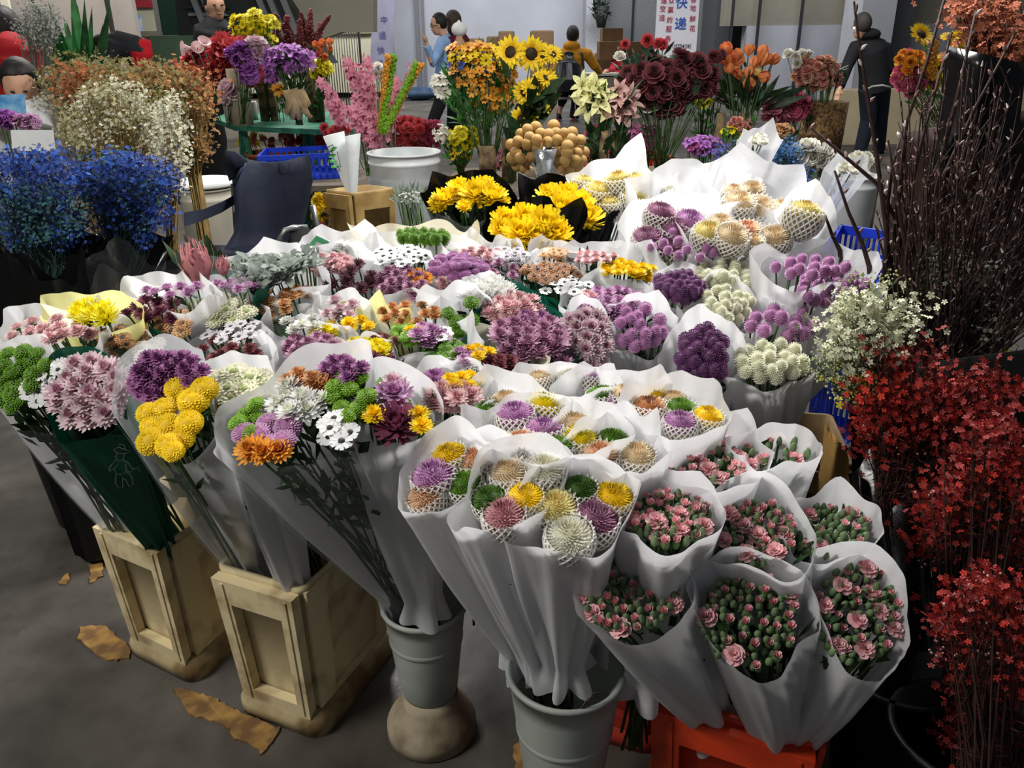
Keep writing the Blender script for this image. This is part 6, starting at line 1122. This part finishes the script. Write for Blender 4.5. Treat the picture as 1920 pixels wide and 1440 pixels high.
# ------------------------------------------------------------------ airy sprays: gypsophila, dried flowers, waxflower, budded branches
def floret(mb, p, r, rng, mi=0, n=5, up=V((0, -.5, .6))):
    d = (up+V((rng.uniform(-1, 1), rng.uniform(-1, 1), rng.uniform(-1, 1)))*.8).normalized(); s_ = d.cross(V((.3, .2, 1))).normalized(); u = s_.cross(d); a0 = rng.uniform(0, 6)
    vs = [p]; fs = []
    for k in range(n):
        q = a0+2*PI*k/n
        for w_, rr, hh in ((-.45, .75, .25), (0, 1.0, .15), (.45, .75, .25)): vs.append(p+(s_*math.cos(q+w_)+u*math.sin(q+w_))*r*rr+d*r*hh)
        fs.append((0, 3*k+1, 3*k+2, 3*k+3))
    mb.add(vs, fs, mi)
def spray(label, Y, clouds, base, wraprim=None, wz=None, wrap='black', name='flower_spray', cat='bouquet', group=None, stems=70, stemm=None, leaves=0, leafm=None, lsize=(.03, .006), depth_=.5, twig=.0012, kindname='blossoms', ground=0.01, wL=None, peaks=()):
    """clouds: (cx, cy, sx, sy, colour material, n, floret radius, style)"""
    rng = random.Random(hash((int(base[0]), int(base[1]), len(clouds))) & 0xffff); B = PY(base[0], base[1], base[2]); rt = root(name, (B.x, B.y, ground), label, cat, group); G_ = V((B.x, B.y, ground)); hubs = []
    byc = {}
    for (cx, cy, sx, sy, m_, n, r, *st) in clouds:
        mb = byc.setdefault(m_.name, (MB(), m_))[0]; mp = mpp(PY(cx, cy, Y)); k = max(1, n//9)
        for _ in range(k):           # little clusters
            a = rng.uniform(0, 6.283); q = math.sqrt(rng.random()); x, y = cx+sx*q*math.cos(a), cy+sy*q*math.sin(a); zz = rng.uniform(-1, 1)*depth_*sx*mp; h0 = PY(x, y, Y+zz); hubs.append(h0)
            for _j in range(max(1, n//k)):
                p = h0+V((rng.gauss(0, 1), rng.gauss(0, 1), rng.gauss(0, .8)))*r*3.0
                if st and st[0] == 'ball': mb.ell(p, r*rng.uniform(.4, .75), 5, 3)
                else: floret(mb, p, r*rng.uniform(.7, 1.25), rng)
    for nm, (mb, m_) in byc.items():
        o = part(kindname, mb, m_, rt); o['kind'] = 'stuff'
    mb = MB()
    for _ in range(stems):
        h = rng.choice(hubs); m_ = h.lerp(B, .45)+V((rng.uniform(-.02, .02), rng.uniform(-.02, .02), 0))
        if wraprim: Cw = PY(wraprim[0], wraprim[1], Y); q_ = wraprim[2]*mpp(Cw)*.55; m_ = Cw.lerp(B, .12)+V((rng.uniform(-q_, q_), rng.uniform(-q_, q_)*.6, 0)).lerp(V(), .2)
        mb.tube([h, m_, B+V((rng.uniform(-.02, .02), rng.uniform(-.02, .02), 0)), G_+V((rng.uniform(-.03, .03), rng.uniform(-.03, .03), .0))], [twig, twig*1.5, twig*2, twig*2], 3, 0, False)
        for _k in range(3):
            h2 = rng.choice(hubs)
            if (h2-h).length < .14: mb.tube([h2, h.lerp(m_, .5)], twig*.8, 3, 0, False)
    for _ in range(leaves):
        h = rng.choice(hubs); q = h.lerp(B, rng.uniform(0, .6)); leafq(mb, q, V((rng.uniform(-1, 1), rng.uniform(-1, 1), rng.uniform(-.3, 1))), lsize[0]*rng.uniform(.6, 1.4), lsize[1], 1, rng)
    o = part('stems', mb, [stemm or STEM(), leafm or LEAF()], rt); o['kind'] = 'stuff'
    if wraprim:
        cx, cy, hw, hh = wraprim; C = PY(cx, cy, Y); mp = mpp(C); mb = MB(); n = 40; rows = 10; r0_ = .05
        for i in range(rows+1):
            t = i/rows; c0 = B.lerp(C, t)
            for j in range(n):
                a = 2*PI*j/n; rr = (r0_+(hw*mp-r0_)*t)*(1+.07*math.sin(5*a+cx)+.05*math.sin(11*a+t*4)); zt2 = (hh*mp*2*math.sin(a)*t + .05*t*math.sin(4*a+1))
                mb.v.append((c0.x+rr*math.cos(a), c0.y+rr*.7*math.sin(a), c0.z+zt2*.5))
        for i in range(rows):
            for j in range(n): mb.f.append((i*n+j, i*n+(j+1) % n, (i+1)*n+(j+1) % n, (i+1)*n+j)); mb.m.append(0)
        part('wrapper', mb, wmat(wrap), rt)
    return rt
BL = mat('gyp_blue', '#173d96', .7, .5, 20, color2='#0d2258', rand=0, lo=.3, hi=.7); BL2 = mat('gyp_blue_pale', '#2f62c8', .7, .4, 20, rand=0); TEAL = mat('gyp_teal', '#3a6a70', .7, .4, 30, rand=0)
WG = mat('gyp_white', '#d8d6bc', .8, .25, 30, rand=0); WGY = mat('gyp_cream', '#c2bd90', .8, .4, 30, rand=0); TAN = mat('dried_tan', '#b88a58', .8, .4, 25, color2='#7f6436', rand=0); RUST = mat('dried_rust', '#b0683a', .8, .4, 25, rand=0); OLV = mat('dried_olive', '#8b8450', .8, .4, 25, rand=0)
STRAW = mat('straw', '#a88c52', .8, .3, 30, rand=0)
GS = 'airy dyed and dried bunches at the left of the stall'
spray('bunch of royal blue dyed gypsophila, in black wrap, right one of the pair', 2.55, [(240, 345, 92, 50, BL, 2200, .0062), (230, 320, 90, 36, BL2, 420, .0068), (255, 415, 66, 40, BL, 900, .0062), (215, 360, 100, 76, TEAL, 1300, .005), (265, 400, 50, 30, BL2, 160, .0068)], (232, 560, 2.45), (238, 470, 82, 40), group=GS, stems=90, stemm=mat('stem_teal', '#27453f', .7, rand=0))
spray('bunch of royal blue dyed gypsophila cut by the left edge of the photo', 2.45, [(60, 335, 100, 52, BL, 1900, .006), (70, 320, 90, 36, BL2, 340, .0066), (60, 400, 100, 60, TEAL, 2600, .005), (80, 420, 90, 50, BL, 700, .006)], (95, 620, 2.35), (85, 480, 112, 45), group=GS, stems=90, stemm=mat('stem_teal', '#27453f', .7, rand=0))
spray('bunch of ivory gypsophila rising behind the blue ones', 2.95, [(215, 215, 80, 60, WG, 1500, .0062), (190, 235, 80, 70, WGY, 1600, .006), (290, 250, 34, 60, WG, 600, .0062), (240, 190, 90, 40, OLV, 700, .006)], (230, 500, 2.85), (240, 420, 60, 20), group=GS, stems=120, stemm=STRAW, wrap='smoke')
spray('long hanging sprig bunch of ivory gypsophila beside the straw stems', 2.8, [(322, 260, 26, 80, WG, 1100, .0062), (318, 330, 18, 50, WG, 400, .006)], (322, 560, 2.8), (322, 480, 26, 14), group=GS, stems=40, stemm=STRAW, wrap='smoke')
spray('big bunch of tan and rust dried flowers with straw stalks', 3.3, [(280, 180, 118, 48, TAN, 1700, .0085), (330, 170, 72, 44, RUST, 900, .0085), (150, 160, 42, 34, RUST, 500, .0085), (260, 170, 110, 52, OLV, 1900, .0085), (375, 240, 26, 60, TAN, 600, .0075)], (365, 330, 3.3), group=GS, stems=160, stemm=STRAW, twig=.0018)
spray('pale olive dried bunch standing left of the tan one', 3.5, [(150, 150, 70, 40, OLV, 1100, .008), (190, 150, 60, 34, WGY, 800, .008), (110, 185, 44, 46, WG, 600, .007), (160, 205, 60, 50, WGY, 900, .007)], (180, 420, 3.4), group=GS, stems=80, stemm=STRAW)
spray('misty grey-green gypsophila cloud at upper left', 4.2, [(70, 50, 42, 44, mat('mist_grey', '#a9aaa2', .8, .2, rand=0), 1500, .006), (60, 200, 30, 20, mat('gyp_lilac', '#b892c0', .8, .2, rand=0), 500, .009)], (90, 300, 4.2), group=GS, stems=60, stemm=mat('stem_grey', '#6f7468', .7, rand=0))
bunch('violet statice blossoms in front of the girl with the book', 3.0, [('carnation', 'violet', .045, 12, 222, 18, 10, 7), ('carnation', 'lilac', .045, 50, 228, 26, 8, 8)], (40, 330, 3.0), leaves=20, bz=.01)
cardpx('white printed paper sheet standing behind the left blue gypsophila', 'paper_sheet', [(20, 244), (100, 244), (104, 282), (24, 284)], 2.85, mat('card_white', '#e9eceb', .5, .05, rand=0), None, 'paper')
# tall dark buckets under the left bunches
for i, (x, y, Y, lab) in enumerate(((232, 560, 2.45, 'black floor bucket under the right blue gypsophila'), (95, 620, 2.35, 'black floor bucket under the left blue gypsophila'), (322, 560, 2.8, 'black floor bucket under the hanging ivory gypsophila'))):
    p = PY(x, y, Y); mb = MB(); h = .42; mb.lathe([(.001, .001), (.11, .001), (.15, h), (.155, h), (.155, h+.01), (.145, h+.01), (.105, .02), (.001, .02)], 28, (p.x, p.y, 0)); single('floor_bucket', mb, mat('bucket_black', '#141416', .5, .2, rand=0), lab, 'bucket', 'black floor buckets')
for i, (x, y, Y, hw, hh) in enumerate(((60, 500, 2.1, 90, 60), (250, 490, 2.3, 100, 50), (330, 520, 2.5, 40, 40), (150, 520, 2.2, 80, 50))):
    p = PY(x, y, Y); mb = MB(); n = 36; z1 = p.z; r1 = hw*mpp(p); rng = random.Random(i)
    for k in range(9):
        t = k/8
        for j in range(n): a = 2*PI*j/n; rr = (.07+(r1-.07)*t)*(1+.08*math.sin(6*a+i)+.04*math.sin(13*a+t*5)); mb.v.append((p.x+rr*math.cos(a), p.y+rr*.75*math.sin(a), .02+(z1-.02)*t+(.04*math.sin(3*a+i)+.02*math.sin(7*a))*t))
    for k in range(8):
        for j in range(n): mb.f.append((k*n+j, k*n+(j+1) % n, (k+1)*n+(j+1) % n, (k+1)*n+j)); mb.m.append(0)
    single('empty_sleeve', mb, wmat('black' if i % 2 == 0 else 'smoke'), ('crumpled black plastic sleeve at far left beneath blue gypsophila', 'smoky film sleeve under the right blue gypsophila', 'small black sleeve next to the protea heads', 'smoky film sleeve between two blue gypsophila bunches')[i], 'sleeve')
# ------------------------------------------------------------------ right side
TW = mat('twig_brown', '#3a2620', .8, .4, 40, .3, rand=0); TWR = mat('twig_red', '#3f2c26', .8, .4, 40, .3, rand=0); BUD = mat('twig_bud', '#8a6a62', .7, .3, 40, rand=0); BUDW = mat('bud_pale', '#c8b8b4', .7, .2, rand=0)
def branches(label, Y, main, fuzz, base, group=None, name='branch_bundle'):
    rng = random.Random(int(base[0])); B = PY(base[0], base[1], base[2]); rt = root(name, (B.x, B.y, 0.0), label, 'branches', group)
    def br(pts, r0_, mb, bm):
        P_ = [PY(x, y, Y+dy) for x, y, dy in pts]; mb.tube(P_+[V((B.x+rng.uniform(-.04, .04), B.y+rng.uniform(-.04, .04), .01))] if len(pts) < 9 else P_, [r0_*(.35+.65*i/len(P_)) for i in range(len(P_))]+[r0_*1.1], 6)
        for a, b in zip(P_, P_[1:]):
            k = int((b-a).length/.035)
            for i in range(k):
                q = a.lerp(b, (i+rng.random()*.5)/max(1, k)); d = V((rng.uniform(-1, 1), rng.uniform(-1, 1), 1)).normalized(); mb.tube([q, q+d*.010, q+d*.018], [.0028, .0042, .001], 5, 1 if rng.random() < .7 else 2)
    for pts in main: mb = MB(); br(pts, .0075, mb, 1); part('branch', mb, [TW, BUD, BUDW], rt)
    mb = MB()
    for (x0, x1, y0, y1, n, curv) in fuzz:
        for _ in range(n):
            x, y = rng.uniform(x0, x1), rng.uniform(y0, y1); dy = rng.uniform(-.12, .3); m_ = (base[0]+(x-base[0])*.5+rng.uniform(-curv, curv)*2.2, base[1]+(y-base[1])*.5, dy*.6)
            P_ = [PY(x, y, Y+dy), PY(*m_[:2], Y+m_[2]), B+V((rng.uniform(-.07, .07), rng.uniform(-.07, .07), 0))]; mb.tube(P_, [.0016, .0028, .004], 4, 0, False)
            for a, b in zip(P_, P_[1:]):
                k = int((b-a).length/.05)
                for i in range(k):
                    q = a.lerp(b, (i+rng.random())/max(1, k)); d = V((rng.uniform(-1, 1), rng.uniform(-1, 1), 1)).normalized(); mb.tube([q, q+d*.012], [.003, .001], 4, 1 if rng.random() < .8 else 2, False)
                    if rng.random() < .35: mb.tube([q, q+d*.07+V((rng.uniform(-.03, .03), 0, .02))], [.0016, .0008], 3, 0, False)
    o = part('twigs', mb, [TWR, BUD, BUDW], rt); o['kind'] = 'stuff'; return rt
branches('tall bundle of budded dark branches, some reaching out over the stall', 1.9, [
  [(1601, 2, 0), (1612, 90, 0), (1628, 190, 0), (1645, 300, 0), (1660, 420, 0), (1668, 500, .02)], [(1565, 320, -.02), (1590, 395, -.02), (1618, 460, 0), (1630, 500, 0)], [(1545, 398, .05), (1560, 440, .05), (1575, 470, .05)],
  [(1520, 240, .02), (1580, 290, .02), (1645, 345, .02), (1690, 430, .03)], [(1770, 0, .1), (1740, 110, .08), (1700, 230, .06), (1690, 330, .04), (1672, 480, .02)], [(1785, 60, .1), (1745, 200, .1), (1712, 330, .05), (1690, 470, .02)],
  [(1690, 250, .05), (1672, 320, .03), (1664, 380, .02)], [(1905, 60, .1), (1830, 200, .1), (1760, 350, .1), (1720, 520, .05)], [(1665, 262, 0), (1678, 340, 0), (1690, 420, 0), (1700, 470, 0)], [(1830, 20, .15), (1800, 160, .12), (1760, 320, .1)]],
  [(1690, 1925, 120, 330, 60, 16), (1730, 1960, 250, 480, 70, 20), (1640, 1760, 300, 460, 14, 10), (1840, 2040, 380, 560, 50, 24), (1760, 1960, 480, 600, 40, 20)], (1730, 800, 1.75))
# black and brown wrap round the branches
def wrapsheet(label, q, Y, m, bow=.08, name='wrapping_sheet'):
    (x0, y0), (x1, y1), (x2, y2), (x3, y3) = q; mb = MB(); rows = []
    for i in range(9):
        v = i/8; row = []
        for j in range(9):
            u = j/8; x = (x0*(1-u)+x1*u)*(1-v)+(x3*(1-u)+x2*u)*v; y = (y0*(1-u)+y1*u)*(1-v)+(y3*(1-u)+y2*u)*v; row.append((x, y, Y-bow*math.sin(PI*u)+.015*math.sin(9*u+3*v)))
        rows.append(row)
    sheetpx(mb, rows, 0, .004); return single(name, mb, m, label, 'sheet')
wrapsheet('black sheet rolled round the upper branches at the right', [(1775, 85), (1925, 120), (1900, 330), (1755, 280)], 2.25, wmat('black'))
wrapsheet('lower black sheet around the branches', [(1752, 262), (1800, 280), (1790, 400), (1740, 560)], 2.2, wmat('black'))
REDB = mat('brown_wrap', '#3a241e', .8, .4, 6, .3, rand=0)
wrapsheet('dark reddish-brown wrapping sheet hanging below the branches', [(1690, 250), (1960, 200), (1990, 620), (1640, 600)], 2.35, REDB, .06)
wrapsheet('added black sheet standing in for the dim background behind red waxflower, lower right edge', [(1590, 700), (2050, 640), (2100, 1800), (1640, 1700)], 1.72, mat('dim_backdrop', '#0c0c0e', .9, .2, rand=0), .05)  # black sheet added to stand in for the dim background, not a wrapping
p = PY(1730, 800, 1.75); mb = MB(); mb.lathe([(.001, .001), (.12, .001), (.16, .45), (.165, .46), (.15, .46), (.11, .02), (.001, .02)], 28, (p.x, p.y+.02, 0)); single('floor_bucket', mb, mat('bucket_black', '#141416', .5, .2, rand=0), 'black floor bucket under the budded branches', 'bucket', 'black floor buckets')
WAXW = mat('waxflower_white', '#dfe0c0', .7, .15, 40, rand=0); WAXG = mat('waxflower_bud', '#b9c08a', .7, .2, 40, rand=0); WAXR = mat('waxflower_red', '#a8221a', .7, .35, 30, rand=0, color2='#5c0f0b', lo=.3, hi=.7); WAXR2 = mat('waxflower_scarlet', '#d83a2a', .7, .2, 40, rand=0); WAXY = mat('waxflower_yellow', '#e6cf2a', .6, .2, rand=0); PBUD = mat('waxflower_pinkbud', '#d9a09a', .6, .2, rand=0); GRY = mat('gyp_dusky', '#a59f92', .8, .3, rand=0)
LN = mat('needle_green', '#5c7040', .7, .3, 30, trans=.1, rand=0)
GW = 'waxflower bunches at the right of the stall'
spray('bunch of creamy white waxflower leaning over the cream globe amaranth', 1.45, [(1610, 620, 62, 66, WAXW, 520, .0075), (1660, 600, 70, 60, WAXW, 280, .007), (1590, 690, 70, 52, WAXG, 420, .004, 'ball'), (1640, 570, 80, 60, WAXG, 260, .0035, 'ball'), (1625, 690, 50, 60, WAXY, 26, .008), (1640, 760, 50, 60, WAXG, 200, .004, 'ball')], (1680, 820, 1.62), group=GW, stems=60, stemm=mat('stem_olive', '#4a5234', .8, rand=0), leaves=1700, leafm=LN, lsize=(.022, .0018))
spray('dusky white gypsophila-like bunch behind the creamy waxflower', 1.9, [(1800, 560, 70, 90, GRY, 1200, .0055), (1760, 520, 60, 60, mat('dusky_green', '#5f6a52', .8, .3, rand=0), 700, .0045), (1830, 610, 60, 40, WAXG, 300, .004, 'ball'), (1820, 680, 80, 60, mat('dusky_green', '#5f6a52', .8, .3, rand=0), 700, .0045), (1812, 655, 30, 20, WAXY, 18, .009)], (1800, 900, 1.8), group=GW, stems=90, stemm=mat('stem_brown', '#6f5a44', .8, rand=0), leaves=900, leafm=mat('needle_dark', '#3c4a34', .7, rand=0), lsize=(.03, .002))
spray('bunch of scarlet dyed waxflower in black wrap, nearest to the carnations', 1.42, [(1740, 770, 120, 62, WAXR, 1300, .0068), (1700, 750, 110, 60, WAXR2, 260, .007), (1660, 810, 60, 50, WAXR, 420, .0068), (1700, 660, 70, 24, WAXR, 220, .0068), (1850, 730, 60, 40, WAXR, 300, .0068), (1740, 800, 110, 60, PBUD, 40, .005, 'ball')], (1700, 1200, 1.22), (1672, 900, 72, 40), group=GW, stems=110, stemm=mat('stem_redbrown', '#3c261e', .8, rand=0), leaves=900, leafm=mat('needle_red', '#45140f', .7, rand=0), lsize=(.022, .002), depth_=.3)
spray('middle bunch of dark scarlet waxflower at the right edge', 1.22, [(1830, 960, 110, 110, WAXR, 1500, .0062), (1840, 950, 100, 100, WAXR2, 260, .0064), (1870, 850, 70, 70, WAXR, 500, .0062), (1760, 1000, 40, 40, WAXR, 160, .006), (1820, 980, 110, 110, PBUD, 110, .004, 'ball')], (1800, 1420, 1.05), group=GW, stems=80, stemm=mat('stem_redbrown', '#3c261e', .8, rand=0), leaves=700, leafm=mat('needle_red', '#45140f', .7, rand=0), lsize=(.022, .002), depth_=.3)
spray('lowest bunch of dark scarlet waxflower in the bottom right corner', 1.0, [(1850, 1170, 90, 110, WAXR, 900, .0054), (1840, 1330, 80, 110, WAXR, 700, .0054), (1860, 1200, 80, 110, WAXR2, 160, .0056), (1770, 1150, 30, 80, WAXR, 110, .0054), (1840, 1220, 90, 160, PBUD, 110, .0036, 'ball')], (1850, 1700, .85), group=GW, stems=70, stemm=mat('stem_redbrown', '#3c261e', .8, rand=0), leaves=500, leafm=mat('needle_red', '#45140f', .7, rand=0), lsize=(.02, .002), depth_=.3)
OR = mat('autumn_orange', '#a85f42', .8, .35, 15, rand=0); 
spray('orange autumn leaf sprays in the top right corner', 2.6, [(1870, 70, 60, 62, OR, 700, .013), (1820, 20, 30, 18, OR, 160, .012), (1900, 110, 40, 40, OR, 300, .012)], (1870, 330, 2.6), stems=50, stemm=TW)
spray('blue dyed gypsophila behind the white sheets, right of the yellow sprig', 3.3, [(1470, 300, 32, 34, mat('gyp_steel', '#2d5f94', .7, .3, rand=0), 900, .006), (1500, 330, 14, 26, BL2, 160, .006)], (1480, 400, 3.2), stems=40, stemm=mat('stem_teal', '#27453f', .7, rand=0))
spray('small yellow and rust dried sprig bunch behind the white sheets', 3.4, [(1410, 305, 38, 26, WAXY, 220, .007), (1395, 310, 34, 24, mat('sprig_rust', '#7c4034', .8, .3, rand=0), 700, .006), (1360, 295, 26, 24, mat('gyp_indigo', '#4a4c90', .8, .3, rand=0), 420, .006)], (1410, 400, 3.3), stems=40)
wrapsheet('brown kraft paper sheet left of the scarlet waxflower wrap', [(1548, 795), (1590, 850), (1600, 960), (1530, 940)], 1.5, mat('kraft', '#a07c44', .8, .2, 8, rand=0), .02)

for x, y, Y, lab in ((1700, 1200, 1.22, 'black floor bucket under the scarlet waxflower nearest the carnations'), (1800, 1420, 1.05, 'black floor bucket under the middle dark scarlet waxflower'), (1850, 1700, .85, 'black floor bucket under the lowest scarlet waxflower'), (1690, 870, 1.62, 'black floor bucket under the creamy white waxflower')):
    p = PY(x, y, Y); mb = MB(); h = .34; mb.lathe([(.001, .001), (.085, .001), (.12, h), (.125, h), (.125, h+.01), (.115, h+.01), (.08, .02), (.001, .02)], 28, (p.x, p.y, 0)); single('floor_bucket', mb, mat('bucket_black', '#141416', .5, .2, rand=0), lab, 'bucket', 'black floor buckets')
